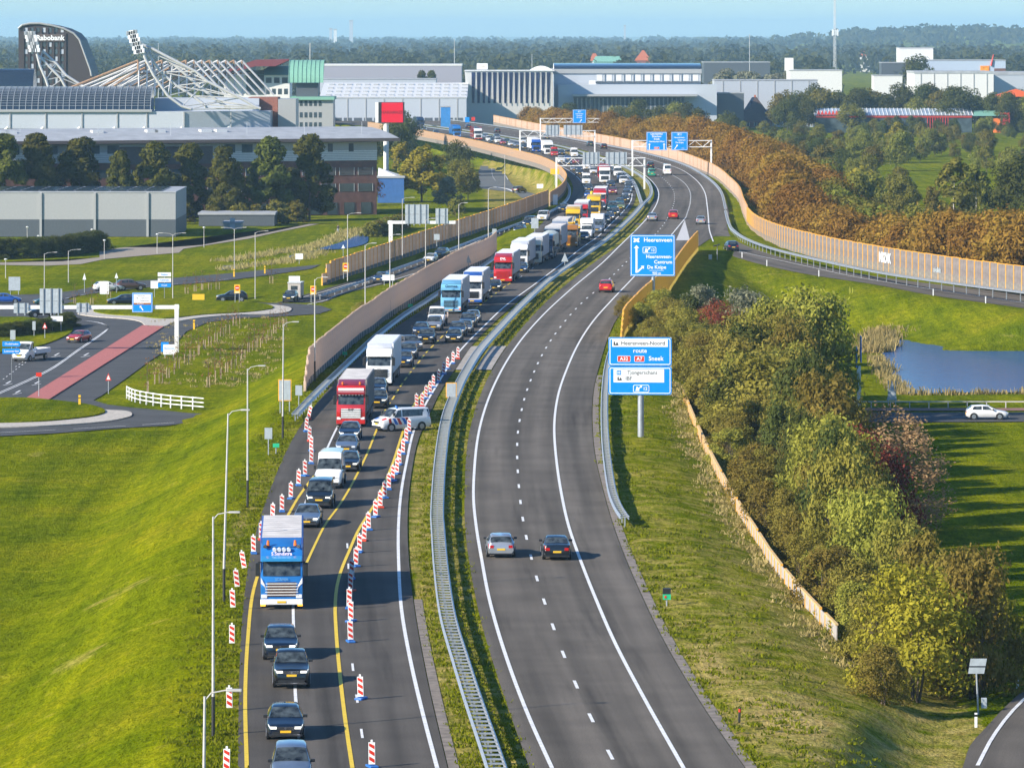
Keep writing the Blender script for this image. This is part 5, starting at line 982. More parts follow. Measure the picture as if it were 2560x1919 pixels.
def exitbox(parent, loc, s, num='12'):
    b = MB(); rounded(b, 2.0 * s, .95 * s, .2 * s, 0, 1); rounded(b, 2.0 * s, .95 * s, .2 * s, -.006, 0, .08 * s); b.build('exit_box', [M['signblue'], M['signw']], parent, loc)
    g = MB(); g.add([(-.72 * s, -.012, -.3 * s), (-.22 * s, -.012, -.3 * s), (-.30 * s, -.012, .1 * s), (-.55 * s, -.012, .3 * s)], [(0, 1, 2, 3)]); g.add([(-.36 * s, -.013, .0), (-.24 * s, -.013, -.05 * s), (.02 * s, -.013, .2 * s), (-.08 * s, -.013, .3 * s)], [(0, 1, 2, 3)]); g.add([(-.2 * s, -.014, .34 * s), (.12 * s, -.014, .36 * s), (.08 * s, -.014, .08 * s)], [(0, 2, 1)]); g.build('exit_symbol', M['signw'], parent, loc)
    text(num, .55 * s, M['signw'], parent, (loc[0] + .5 * s, loc[1] - .014, loc[2] - .02 * s), bold=.02)
def junction(parent, loc, s):
    b = MB(); V = []
    for k in range(24):
        t = 2 * math.pi * k / 24; rr = s * (.60 + .24 * math.cos(4 * t + math.pi)); V.append((rr * 1.25 * math.cos(t), 0, rr * .85 * math.sin(t)))
    b.add(V, [tuple(range(24))[::-1]]); b.build('junction_symbol', M['signw'], parent, loc)
# first sign: junction ahead
p = hit(1633, 775); p = G(1633, 770, -.4); t = thing('motorway_sign', 'tall blue motorway sign with up arrow and 900 m line on a single pole', 'road sign', p, R(-2))
kk = F / p.y; W1, H1 = 112 / kk, 103 / kk; zc = zof(638.5, p.y) - p.z; xo = (1631.5 - 1633) / kk
b = MB(); b.tube((0, .16, -1), (0, .16, zc), .24, 14, .2); b.build('pole', M['steel'], t, smooth=True)
panel(t, W1, H1, (xo, -.1, zc), M['signblue']); o = lambda a, b: (xo + a * W1, -.135, zc + b * H1); y0 = -.135
junction(t, o(-.36, .37), .5); text('Heerenveen', .72, M['signw'], t, o(.12, .375), bold=.02); arrow(t, o(-.36, -.42), H1 * .67, .24)
arrow(t, o(-.34, -.40), 1.15, .2, R(48)); exitbox(t, o(-.07, .13), .85); text('Heerenveen-', .62, M['signw'], t, o(.145, -.03), bold=.02); text('Centrum', .62, M['signw'], t, o(.235, -.16), bold=.02); text('De Knipe', .62, M['signw'], t, o(.09, -.285), bold=.02); text('900 m', .42, M['signw'], t, o(.09, -.43), bold=.02)
b = MB(); b.bx(-.9, .9, 0, .005, -.02, .02); b.build('rule', M['signw'], t, o(.09, -.365))
# second sign: route board in two panels
p = G(1602, 1114, -.8); t = thing('motorway_sign', 'two panel blue route sign with white name plates on a grey pole', 'road sign', p, R(-2)); kk = F / p.y; W2 = 158 / kk; xo = (1600 - 1602) / kk
zt = zof(842, p.y) - p.z; zm = zof(915, p.y) - p.z; zb = zof(987, p.y) - p.z
b = MB(); b.tube((0, .2, -1), (0, .2, zt - .3), .28, 14, .24); b.build('pole', M['steel'], t, smooth=True)
for a, c in ((zt, zm), (zm, zb)): panel(t, W2, a - c - .05, (xo, -.1, (a + c) / 2), M['signblue'])
def plate(x, z, w, h): b = MB(); b.bx(-w / 2, w / 2, 0, .006, -h / 2, h / 2); b.build('name_plate', M['signw'], t, (xo + x, -.136, z))
h1 = zt - zm; ink = M['black']; plate(0, zt - .52, W2 * .88, .62); text('Heerenveen-Noord', .46, ink, t, (xo + .25, -.145, zt - .53), bold=.008)
g = MB(); g.bx(-.2, .2, 0, .005, -.16, -.06); g.bx(-.2, -.08, 0, .005, -.06, .14); g.bx(.02, .16, 0, .005, -.06, .06); g.build('industry_symbol', ink, t, (xo - W2 * .38, -.143, zt - .54))
text('route', .52, M['signw'], t, (xo, -.145, zt - 1.16), bold=.015)
for x, w, s in ((-1.35, 1.1, 'A32'), (-.05, .85, 'A7')):
    b = MB(); rounded(b, w, .52, .08, 0, 1); rounded(b, w, .52, .08, -.004, 0, .035); b.build('route_shield', [M['signred'], M['signw']], t, (xo + x, -.138, zt - 1.84)); text(s, .42, M['signw'], t, (xo + x, -.148, zt - 1.85), bold=.02)
text('Sneek', .52, M['signw'], t, (xo + 1.35, -.145, zt - 1.82), bold=.02)
plate(-.1, zm - .80, W2 * .80, 1.12); text('Tjongerschans', .44, ink, t, (xo + .2, -.145, zm - .54), bold=.006); text('IBF', .44, ink, t, (xo - .95, -.145, zm - 1.04), bold=.006)
b = MB(); b.bx(-.19, .19, 0, .005, -.19, .19); b.build('hospital_square', M['signblue'], t, (xo - 1.78, -.144, zm - .54)); text('H', .34, M['signw'], t, (xo - 1.78, -.15, zm - .55), bold=.03)
g = MB(); g.bx(-.18, .18, 0, .005, -.15, -.05); g.bx(-.18, -.07, 0, .005, -.05, .14); g.bx(.02, .15, 0, .005, -.05, .06); g.build('industry_symbol', ink, t, (xo - 1.72, -.143, zm - 1.04)); exitbox(t, (xo + .1, -.138, zm - 1.88), .68)
# truss portals
def truss(parent, x0, x1, z0, z1, yd, r=.09, n=None):
    b = MB(); n = n or max(4, int((x1 - x0) / 1.7))
    for y in (-yd / 2, yd / 2):
        b.tube((x0, y, z0), (x1, y, z0), r); b.tube((x0, y, z1), (x1, y, z1), r); d = (x1 - x0) / n
        for k in range(n): b.tube((x0 + k * d, y, z0 if k % 2 else z1), (x0 + (k + 1) * d, y, z1 if k % 2 else z0), r * .6, 6)
    for k in range(n + 1): x = x0 + (x1 - x0) * k / n; b.tube((x, -yd / 2, z0), (x, yd / 2, z0), r * .5, 5); b.tube((x, -yd / 2, z1), (x, yd / 2, z1), r * .5, 5)
    return b.build('truss_beam', M['white'], parent)
def portal(label, A, B, hb, ht, name='sign_gantry'):
    d = B - A; L = Vector((d.x, d.y, 0)).length; t = thing(name, label, 'sign gantry', A, math.atan2(d.y, d.x))
    for x in (0, L): b = MB(); b.bx(x - .2, x + .2, -.22, .22, -.4, ht + .15); b.build('leg', M['white'], t, bev=.03, fix=True)
    truss(t, .2, L - .2, hb, ht, .9); return t, L
def sback(parent, x0, x1, z0, z1, y=-.55, cols=4):
    w, h = x1 - x0, z1 - z0; b = MB(); b.bx(-w / 2, w / 2, 0, .05, -h / 2, h / 2); b.build('sign_backplate', M['signback'], parent, ((x0 + x1) / 2, y, (z0 + z1) / 2))
    c = MB()
    for k in range(cols): x = -w / 2 + (k + .5) * w / cols; c.bx(x - .07, x + .07, -.12, 0, -h / 2 - .3, h / 2 + .05)
    c.bx(-w / 2, w / 2, -.03, 0, -.04, .04); c.build('stiffener', M['steeld'], parent, ((x0 + x1) / 2, y, (z0 + z1) / 2))
t, L = portal('white lattice sign gantry nearest over the queue with grey sign backs', G(1391, 472), G(1611, 472), 5.0, 6.7); 
for a, c in ((.30, .49), (.56, .80)): sback(t, L * a, L * c, 5.4, 8.0)
def seen(t, L, A, B, u0, u1):  # fraction along portal for sheet columns
    def fr(u):
        lo, hi = 0, 1
        for _ in range(40):
            m = (lo + hi) / 2; q = A.lerp(B, m); 
            if CX + q.x * F / q.y < u: lo = m
            else: hi = m
        return lo * L
    return fr(u0), fr(u1)
A, B = G(1581, 440), G(1778, 440); t, L = portal('white lattice sign gantry over the outbound lanes with two blue boards', A, B, 6.9, 8.4)
x0, x1 = seen(t, L, A, B, 1616, 1667); w = x1 - x0; panel(t, w, 4.35, ((x0 + x1) / 2, -.75, 8.3), M['signblue']); cx = (x0 + x1) / 2
for s, z in (('Leeuwarden', 10.0), ('Drachten', 9.4), ('Sneek', 8.8), ('Heerenveen-West', 8.2)): text(s, .58 if s[0] != 'H' else .50, M['signw'], t, (cx, -.79, z), bold=.025)
for s in (-1, 1): arrow(t, (cx + s * w * .36, -.79, 6.3), 1.5, .22)
b = MB(); rounded(b, 1.2, .55, .08, 0, 1); rounded(b, 1.2, .55, .08, -.004, 0, .05); b.build('route_shield', [M['signred'], M['signw']], t, (cx, -.78, 6.65)); text('A32', .4, M['signw'], t, (cx, -.80, 6.64), bold=.02)
x0, x1 = seen(t, L, A, B, 1678, 1719); w = x1 - x0; panel(t, w, 4.35, ((x0 + x1) / 2, -.75, 8.3), M['signblue']); cx = (x0 + x1) / 2
exitbox(t, (cx, -.775, 9.95), .55); text('Heerenveen-', .50, M['signw'], t, (cx, -.79, 9.15), bold=.02); text('Centrum', .5, M['signw'], t, (cx + .5, -.79, 8.55), bold=.02); text('De Knipe', .5, M['signw'], t, (cx, -.79, 7.95), bold=.02); arrow(t, (cx - w * .3, -.79, 6.4), 1.3, .2, R(35)); text('300m', .3, M['signw'], t, (cx + .8, -.79, 6.6))
A, B = G(1300, 392), G(1487, 392); t, L = portal('white lattice sign gantry farther up the queue with sign backs above it', A, B, 5.6, 7.15)
for u0, u1 in ((1364, 1399), (1409, 1456)): x0, x1 = seen(t, L, A, B, u0, u1); sback(t, x0, x1, 6.0, 8.7)
A, B = G(1351, 352), G(1507, 352); t, L = portal('farthest white lattice sign gantry with one blue exit board', A, B, 5.8, 7.0)
x0, x1 = seen(t, L, A, B, 1432, 1465); w = x1 - x0; cx = (x0 + x1) / 2; panel(t, w, 4.2, (cx, -.75, 7.7), M['signblue']); exitbox(t, (cx, -.775, 9.2), .5)
for s, z in (('Heerenveen-', 8.5), ('Centrum', 7.9), ('De Knipe', 7.3)): text(s, .48, M['signw'], t, (cx, -.79, z), bold=.02)
arrow(t, (cx + .1, -.79, 5.9), 1.1, .2, R(40))
# white cantilever by the slip road
p = G(977, 651, zramp); k = F / p.y; t = thing('sign_gantry', 'white cantilever gantry with grey sign backs before the orange post barrier', 'sign gantry', p); zt = zof(556, p.y) - p.z
b = MB(); b.bx(-.32, .32, -.3, .3, -.4, zt + .3); b.build('leg', M['white'], t, bev=.04, fix=True); b = MB(); b.bx(-.5, 162 / k, -.28, .28, zt - .25, zt + .25); b.build('beam', M['white'], t, bev=.03, fix=True)
for a, c, q in ((36, 95, 45), (112, 143, 35)): sback(t, a / k, c / k, zt - .2, zt + q / k, -.4, 4 if c - a > 50 else 2)
# white gantry by the red median strip
p = G(442, 879, LOW); k = F / p.y; t = thing('sign_gantry', 'white box gantry over the low road with a blue white and brown route board', 'sign gantry', p); zt = zof(768, p.y) - p.z
b = MB(); b.bx(-.26, .26, -.26, .26, -.2, zt + .35); b.build('leg', M['white'], t, bev=.04, fix=True); b = MB(); b.bx(-520 / k, .3, -.25, .25, zt - .22, zt + .24); b.build('beam', M['white'], t, bev=.03, fix=True)
def gx(u): return (u - 442) / k
def gz(v): return zof(v, p.y) - p.z
w, h = 51 / k, 49 / k; c0 = (gx(356.5), -.45, gz(755.5)); panel(t, w, h, c0, M['signblue'], r=.15); b = MB(); b.bx(-w * .42, w * .42, 0, .005, -.02 * h, h * .42); b.build('name_plate', M['signw'], t, (c0[0], -.485, c0[2])); b = MB(); b.bx(-w * .42, w * .42, 0, .005, -.11 * h, -.02 * h); b.build('brown_plate', M['brownsign'], t, (c0[0], -.485, c0[2]))
for s, dx, dz, m in (('Heerenveen', -.05, .36, ink), ('IBF', -.24, .22, ink), ('Haskerveen', .14, .22, ink), ('Tjongerschans', .1, .10, ink), ('Sportstad', -.1, -.065, M['signw'])): text(s, .20, m, t, (c0[0] + dx * w, -.50, c0[2] + dz * h))
arrow(t, (c0[0] + .1, -.50, c0[2] - h * .4), .7, .13, R(-35))
for u0, u1, v0, v1, n in ((100, 156, 721, 782, 3), (192, 224, 757, 780, 2), (35, 72, 757, 782, 2)): sback(t, gx(u0), gx(u1), gz(v1), gz(v0), -.4, n)
# small signs
def sign(name, label, u, v, vt, w, h, kind='board', facem=None, z=LOW, txt=None, posts=1, back=False, group=None, rz=0, on=None):
    p = on if on is not None else G(u, v, z); kk = F / p.y; H_ = (v - vt) / kk; t = thing('road_sign' if name == 'sign_back' else name, label, 'road sign', p, rz, group); W_, h_ = w / kk, h / kk
    for s in ([0] if posts == 1 else [-.35, .35]): b = MB(); b.tube((s * W_, .08, -.3), (s * W_, .08, H_ - .05), .05, 6); b.build('sign_post', M['steel'], t)
    zc = H_ - h_ / 2
    if kind == 'board': 
        b = MB(); b.bx(-W_ / 2, W_ / 2, -.02, .04, zc - h_ / 2, zc + h_ / 2); b.build('sign_plate', facem or M['signback'], t)
    elif kind == 'tri':
        b = MB(); b.prism([(-W_ / 2, zc - h_ / 2), (W_ / 2, zc - h_ / 2), (0, zc + h_ / 2)], -.02, .02); b.build('sign_plate', facem or M['signback'], t)
        if facem is M['signred']: b = MB(); b.prism([(-W_ * .3, zc - h_ * .36), (W_ * .3, zc - h_ * .36), (0, zc + h_ * .24)], -.03, -.02); b.build('sign_print', M['signw'], t)
    elif kind == 'yellow':
        b = MB(); b.bx(-W_ / 2, W_ / 2, -.02, .04, zc - h_ / 2, zc + h_ / 2); b.build('sign_plate', M['plate'], t); c = MB(); c.tube((0, -.03, zc + h_ * .1), (0, -.02, zc + h_ * .1), W_ * .40, 18); c.build('no_entry_disc', M['signred'], t); d = MB(); d.bx(-W_ * .28, W_ * .28, -.045, -.03, zc + h_ * .05, zc + h_ * .15); d.build('no_entry_bar', M['signw'], t); e = MB(); e.bx(-W_ * .35, W_ * .35, -.03, -.02, zc - h_ * .44, zc - h_ * .34); e.build('text_plate', M['signw'], t)
    elif kind == 'orange': 
        b = MB(); b.bx(-W_ / 2, W_ / 2, -.0, .04, zc - h_ / 2, zc + h_ / 2); b.build('sign_plate', M['orangewood'], t); c = MB(); c.bx(-W_ / 2 + .08, W_ / 2 - .08, -.02, 0, zc - h_ / 2 + .08, zc + h_ / 2 - .08); c.build('sign_back', M['signback'], t)
    elif kind == 'arrow':
        b = MB(); b.prism([(-W_ / 2, zc - h_ / 2), (W_ * .42, zc - h_ / 2), (W_ / 2, zc), (W_ * .42, zc + h_ / 2), (-W_ / 2, zc + h_ / 2)], -.03, .03); b.build('sign_plate', facem, t)
    if txt: text(txt[0], txt[1], txt[2], t, (0, -.05, zc + (txt[3] if len(txt) > 3 else 0)), bold=.01)
    return t
sign('sign_back', 'big orange framed grey board seen from behind on the left bank', 712, 1033, 951, 33, 54, 'orange', posts=2, on=hit(712, 1030))
sign('sign_back', 'grey sign back beside the near end of the pale barrier', 747, 1015, 966, 17, 25, on=hit(747, 1012)); sign('sign_back', 'grey sign back on the left bank above the green hectometre plate', 671, 1137, 1069, 19, 28, on=hit(671, 1137))
sign('sign_back', 'orange framed grey sign back standing in the median', 1128, 1010, 956, 27, 38, 'orange', z=0); sign('hectometre_plate', 'small green hectometre plate in the grass of the left bank', 690, 1132, 1108, 16, 10, facem=M['greenp'], on=hit(690, 1132))
for u, v, lb in ((862, 893, 'green hectometre plate before the near half of the pale barrier'), (1026, 774, 'green hectometre plate before the middle of the pale barrier')): sign('hectometre_plate', lb, u, v, v - 14, 12, 8, facem=M['greenp'], z=0, group='green hectometre plates')
t = sign('hectometre_plate', 'turquoise hectometre plate with dark solar top on the right bank', 1667, 1514, 1474, 20, 24, facem=M['greenp'], on=hit(1667, 1514)); b = MB(); kk = F / t.location.y; b.bx(-10 / kk, 10 / kk, -.05, .3, 40 / kk, 44 / kk); b.bx(-10 / kk, 10 / kk, -.04, -.02, 30 / kk, 41 / kk); b.build('solar_top', M['black'], t)
b = MB(); b.bx(-6 / kk, -1 / kk, -.05, -.03, 20 / kk, 26 / kk); b.build('red_number', M['signred'], t)
sign('warning_sign', 'red bordered triangle seen from behind over a round back in the median', 1412, 675, 632, 18, 22, 'tri', M['signback'], z=0); sign('warning_sign', 'triangle sign back over a round plate before the pale barrier', 1171, 676, 638, 15, 19, 'tri', M['signback'], z=0)
sign('warning_sign', 'red triangle warning sign with white plate beside the low road', 271, 983, 932, 15, 19, 'tri', M['signred']); sign('warning_sign', 'white backed triangle sign left of the two on the far verge', 211, 732, 683, 9, 16, 'tri', M['signw']); sign('warning_sign', 'white backed triangle sign right of the two on the far verge', 291, 730, 682, 9, 13, 'tri', M['signw']); sign('warning_sign', 'small red triangle sign in front of the dark bushes at the left', 112, 848, 806, 13, 15, 'tri', M['signred']); sign('warning_sign', 'white triangle sign by the ditch behind the orange post barrier', 858, 640, 611, 9, 10, 'tri', M['signw'])
sign('yield_sign', 'red and white priority sign standing on the red median strip', 97, 993, 931, 14, 10, 'board', M['signred'])
for u, v, vt, lb, zz in ((593, 760, 711, 'yellow no entry roadworks sign behind the black SUV', LOW), (783, 756, 714, 'yellow no entry roadworks sign before the horse trailer', LOW), (864, 692, 657, 'yellow no entry roadworks sign before the orange post barrier', -1.5)): sign('closure_sign', lb, u, v, vt, 15, 22, 'yellow', z=zz, posts=2, group='yellow no entry signs')
sign('closure_sign', 'yellow board with a pale face lying in the island grass', 496, 752, 735, 30, 17, facem=M['plate'])
for i, (u, v) in enumerate(((585, 692), (662, 684), (485, 823), (199, 1017))): 
    p = G(u, v, LOW); t = thing('marker_post', ['yellow marker post under the thin double lamp', 'yellow marker post beside the far low road', 'tall yellow marker post at the saplings', 'yellow marker post beside the bottom left island'][i], 'marker post', p, 0, 'yellow marker posts'); b = MB(); b.bx(-.12, .12, -.1, .1, 0, 1.25); b.build('post', M['plate'], t); b = MB(); b.bx(-.121, .121, -.101, .101, .9, 1.0); b.build('black_band', M['black'], t)
for v0, lb, fm, tx in ((687, 'upper white arrow board on the double arm lamp', M['signw'], 'Station'), (701, 'middle white arrow board on the double arm lamp', M['signw'], 'Centrum'), (714, 'lowest blue arrow board on the double arm lamp', M['signblue'], 'Sneek')): sign('arrow_sign', lb, 411, 748, v0 - 6, 33, 10, 'board', fm, txt=(tx, .35, M['signblue'] if fm is M['signw'] else M['signw']), group='arrow boards by the double lamp')
sign('arrow_sign', 'white and blue board at the left of the stacked arrow boards', 386, 745, 702, 19, 19, 'board', M['signw'])
for v0, lb, tx in ((853, 'upper blue arrow sign at the left edge', 'Oudehaske'), (871, 'lower blue arrow sign at the left edge', 'Leeuwarden')): sign('arrow_sign', lb, 29, 950, v0, 46, 13, 'arrow', M['signblue'], txt=(tx, .34, M['signw']), group='blue arrow signs at the left edge')
sign('info_board', 'white and blue bus information board below the white gantry leg', 423, 893, 861, 30, 25, 'board', M['signw'], posts=2, txt=('Heerenveen', .25, M['signblue'], .15)); sign('info_board', 'blue kiosk board half behind the bus information board', 412, 890, 855, 19, 24, 'board', M['signblue'])
sign('poster_frame', 'white framed poster stand in the grass beside the parked cars', 261, 735, 703, 23, 32, 'board', M['signw'])
for u, v, vt, w, h, lb, zz in ((36, 737, 692, 29, 34, 'grey sign back on raking struts at the far left', LOW), (32, 864, 825, 13, 24, 'small grey sign back in front of the bushes', LOW), (85, 842, 803, 8, 22, 'brown sign back among the dark bushes', LOW), (142, 830, 790, 30, 13, 'pale box sign below the tall sign back', LOW), (736, 714, 690, 28, 24, 'white sign back beside the horse trailer', LOW), (971, 708, 687, 30, 14, 'white sign back on the grass before the dark blue SUV', -1), (748, 660, 634, 19, 14, 'white board with two lines by the reed ditch', LOW), (1092, 611, 585, 14, 15, 'grey sign back against the orange post barrier', 0), (1236, 594, 572, 11, 17, 'grey triangle back against the orange post barrier', 0), (1337, 600, 545, 18, 26, 'tall grey sign back between slip road and lorries', 0), (1388, 512, 487, 12, 25, 'pale cabinet at the end of the orange post barrier', 0), (1350, 477, 460, 16, 11, 'blue and white notice on the dry verge', LOW), (1190, 384, 374, 10, 9, 'white sign back by the far side road', LOW)): sign('sign_back', lb, u, v, vt, w, h, facem=M['signw'] if 'white' in lb or 'pale' in lb else M['signback'], z=zz, posts=2 if w > 25 else 1)
for u, v, vt, lb, zz in ((1387, 460, 422, 'yellow diversion sign at the left gantry post', -1), (1285, 412, 372, 'yellow diversion sign farther along the dry verge', -3)): sign('closure_sign', lb, u, v, vt, 22, 14, facem=M['plate'], z=zz)
sign('parking_sign', 'small blue sign before the far green bank', 1168, 312, 293, 11, 13, facem=M['signblue'], z=0); sign('curve_sign', 'red and white chevron sign beside the far green bank', 1183, 307, 293, 9, 9, facem=M['signred'], z=0)
sign('yellow_bin_sign', 'yellow plate standing by the far barrier at the gantry', 1767, 426, 411, 8, 12, facem=M['plate'], z=0); sign('blue_notice', 'blue round topped notice beside the yellow plate at the barrier', 1758, 423, 402, 9, 19, facem=M['blueplastic'], z=0)
sign('motorway_sign', 'distant blue junction sign by the wooden barrier behind the red billboard', 1017, 300, 246, 26, 18, facem=M['signblue'], z=0, txt=('Heerenveen', .7, M['signw'])); sign('motorway_sign', 'distant blue overhead board before the car showroom', 1682, 300, 248, 30, 19, facem=M['signblue'], z=LOW, posts=2)
# leaning triangle back and blue topped post near the pond
sign('warning_sign', 'large leaning triangle sign back near the pond', 2230, 1013, 950, 26, 50, 'tri', M['signback'], posts=2); p = G(2147, 1055, LOW); kk = F / p.y; t = thing('signal_post', 'tall white post with blue sign edges by the low road', 'signal post', p); b = MB(); b.bx(-.2, .2, -.2, .2, -.2, 140 / kk); b.build('post', M['white'], t, bev=.03, fix=True); b = MB(); b.bx(-.32, -.24, -1.2, .2, 138 / kk, 190 / kk); b.bx(.12, .2, -1.2, .2, 150 / kk, 216 / kk); b.build('blue_sign_edge', M['signblue'], t)
# solar panel mast at lower right, white posts
p = hit(2446, 1783); kk = F / p.y; t = thing('solar_mast', 'thin mast with tilted solar panel and control box at the lower right', 'solar mast', p); b = MB(); b.tube((0, 0, -.3), (-.12, 0, 118 / kk), .05, 8); b.build('mast', M['steel'], t); b = MB(); b.prism([(-.55, 2.15), (.30, 2.15), (.45, 2.95), (-.42, 2.95)], -.05, .0); b.build('solar_panel', M['signback'], t); b = MB(); b.bx(-.5, .38, -.07, -.05, 2.5, 2.56); b.build('panel_rail', M['black'], t); b = MB(); b.bx(.15, .45, -.1, .1, .3, .85); b.build('control_box', M['signback'], t, bev=.02, fix=True)
for u, v, lb in ((2440, 1814, 'white road edge post nearest the solar mast'), (2544, 1718, 'white road edge post at the right edge of the picture')): p = hit(u, v); t = thing('edge_post', lb, 'edge post', p, 0, 'white posts at the lower right road'); b = MB(); b.bx(-.07, .07, -.05, .05, -.1, .7); b.build('post', M['signw'], t, bev=.015, fix=True); b = MB(); b.bx(-.072, .072, -.052, .052, .5, .62); b.build('black_band', M['black'], t)
p = hit(1848, 1800); t = thing('marker_post', 'black marker post with red band on the right bank', 'marker post', p); b = MB(); b.tube((0, 0, -.1), (.03, 0, .62), .06, 8); b.build('post', M['black'], t); b = MB(); b.tube((.025, 0, .42), (.03, 0, .58), .065, 8); b.build('red_band', M['signred'], t)
for i, (u, v) in enumerate(((1855, 644), (1917, 664), (2047, 690), (2333, 738), (2464, 757))): p = G(u, v, zramp2); t = thing('edge_post', 'white road edge post along the grass side of the right slip road', 'edge post', p, 0, 'white posts along the right slip road'); b = MB(); b.bx(-.06, .06, -.05, .05, -.2, .85); b.build('post', M['signw'], t)
p = G(1793, 655, zramp2); t = thing('solar_mast', 'short mast with angled panel and grey cabinet at the slip road bend', 'solar mast', p); b = MB(); b.tube((0, 0, -.3), (0, 0, 2.6), .06, 8); b.build('mast', M['steel'], t); b = MB(); b.prism([(-.6, 2.3), (.4, 2.6), (.4, 2.75), (-.6, 2.45)], -.4, .4); b.build('solar_panel', M['black'], t); b = MB(); b.bx(-1.3, -.8, -.25, .25, 0, 1.1); b.build('cabinet', M['signback'], t, bev=.03, fix=True)
# white bicycle-path railing near the underpass
g = [G(u, v, LOW) for u, v in curve_pts(S('T4', (815, 1118), (870, 1142), (985, 1164), (1100, 1178), (1220, 1188), (1310, 1196)), 5, False)]; g = resample(g, 1.75); base = g[0].copy(); t = thing('white_railing', 'white post and rail fence curving above the underpass road', 'railing', base)
pm = MB(); pm.bx(-.06, .06, -.06, .06, -.2, 1.3); pm = pm.mesh('railing_post', M['white']); rm = MB(); rm.bx(0, 1.75, -.04, .04, -.05, .05); rm = rm.mesh('rail', M['white'])
for a, b in zip(g[:-1], g[1:]):
    e = b - a; an = math.atan2(e.y, e.x); link('railing_post', pm, t, a - base, an)
    for z in (.35, .78, 1.22): link('rail', rm, t, a - base + Vector((0, 0, z)), an, (e.length / 1.75, 1, 1))
# red flag-like pole signs, red billboard
p = G(965, 432, LOW); kk = F / p.y; t = thing('billboard', 'red billboard cube on a tall white column beside the office building', 'billboard', p); b = MB(); zb = zof(307, p.y) - p.z; zt = zof(256, p.y) - p.z
b.tube((0, 1, -.2), (0, 1, zb), .75, 16); b.build('column', M['white'], t, smooth=True); x0, x1 = (946 - 965) / kk, (1010.5 - 965) / kk; b = MB(); b.bx(x0, x1, 0, 3, zb, zt); b.build('billboard_box', M['black'], t); b = MB(); b.bx(x0 + .9, x1 - .35, -.04, 0, zb + .08, zt - .1); b.build('red_screen', mat('red_screen', (.72, .0, .02), .4, var=.03), t)
b = MB(); b.bx(x0 - .9, x0 - .01, .1, 3, zb + .0, zt); b.build('white_return', M['signw'], t); text('HAKAMAZE', 1.15, PN['dred'], t, ((x0 + x1) / 2 + .25, -.06, (zb + zt) / 2), bold=.03)
# person walking on the lawn
def person(p, rz):
    t = thing('person', 'person in dark top and pale trousers walking on the lawn by the ditch', 'person', p, rz)
    me = bpy.data.meshes.new('body'); V = [(0, 0, .95), (0, 0, 1.15), (0, .0, 1.42), (0, .02, 1.52), (0, .03, 1.66), (.10, .0, .90), (.11, .14, .5), (.11, .06, .08), (.11, .2, .03), (-.10, 0, .90), (-.11, -.12, .5), (-.11, -.3, .12), (-.11, -.2, .03), (.2, 0, 1.40), (.25, .02, 1.12), (.2, .18, .98), (-.2, 0, 1.40), (-.25, .02, 1.12), (-.18, .18, 1.0)]
    E = [(0, 1), (1, 2), (2, 3), (3, 4), (0, 5), (5, 6), (6, 7), (7, 8), (0, 9), (9, 10), (10, 11), (11, 12), (2, 13), (13, 14), (14, 15), (2, 16), (16, 17), (17, 18)]; rad = [.15, .14, .15, .06, .105, .10, .065, .045, .04, .10, .065, .045, .04, .07, .05, .035, .07, .05, .035]
    me.from_pydata(V, E, []); bb = bmesh.new(); bb.from_mesh(me); sl = bb.verts.layers.skin.verify()
    for i, vv in enumerate(bb.verts): vv[sl].radius = (rad[i], rad[i]); vv[sl].use_root = i == 0
    bb.to_mesh(me); bb.free(); o = bpy.data.objects.new('body', me); COL.objects.link(o); o.modifiers.new('s', 'SKIN'); sb = o.modifiers.new('u', 'SUBSURF'); sb.levels = 1; sb.render_levels = 1
    dg = bpy.context.evaluated_depsgraph_get(); m2 = bpy.data.meshes.new_from_object(o.evaluated_get(dg)); bpy.data.objects.remove(o)
    for c in (('skin', (.45, .28, .2)), ('dark_jacket', (.05, .035, .03)), ('pale_jeans', (.35, .38, .44))): m2.materials.append(mat(c[0], c[1], .8))
    for f in m2.polygons: z = f.center.z; f.material_index = 0 if z > 1.5 else 1 if z > .95 else 2; f.use_smooth = True
    b = link('body', m2, t); h = MB(); h.tube((0, 0, 1.66), (0, 0, 1.78), .11, 10, .06); h.build('hair', M['black'], t, smooth=True)
person(G(845, 584, LOW), R(-20))
# ---------------- buildings ----------------
BM = dict(clad=mat('pale_cladding', (.36, .37, .37), .5, .1, var=.05), cladb=mat('blue_grey_cladding', (.45, .49, .54), .5, .1, var=.06), cladd=mat('dark_cladding', (.085, .10, .115), .5, .1, var=.08), cladw=mat('white_cladding', (.68, .68, .66), .5, var=.05), brick=mat('dark_brick', (.155, .075, .06), .9, var=.25, scale=.8, bump=.2), brickr=mat('red_brick', (.25, .10, .07), .9, var=.25),
          roofg=mat('grey_roofing', (.34, .36, .38), .8, var=.15, scale=.4), solar=mat('solar_panels', (.02, .035, .06), .12, .1, var=.2), copper=mat('green_copper', (.20, .42, .32), .6, .1, var=.12), dred=mat('dark_red_roofing', (.17, .04, .05), .6), tile=mat('orange_roof_tiles', (.42, .12, .05), .85, var=.2, bump=.2), thatch=mat('dark_roof', (.06, .045, .045), .9, var=.2), tan=mat('dark_brown_panel', (.11, .09, .085), .8, var=.1), win=mat('office_glass', (.06, .085, .10), .08, var=.4, scale=.4), redp=mat('red_frame', (.60, .05, .03), .5), mast=mat('mast_paint', (.55, .56, .57), .5), rbrown=mat('dark_facade', (.045, .036, .036), .6, var=.15), steelb=mat('pale_steel_tube', (.58, .58, .57), .45, .2), rust=mat('rusty_tube', (.32, .20, .12), .8, var=.3), grid=mat('roof_grid', (.30, .33, .36), .5, .2), blueb=mat('blue_showroom_glass', (.035, .05, .12), .1, var=.3, scale=.2))
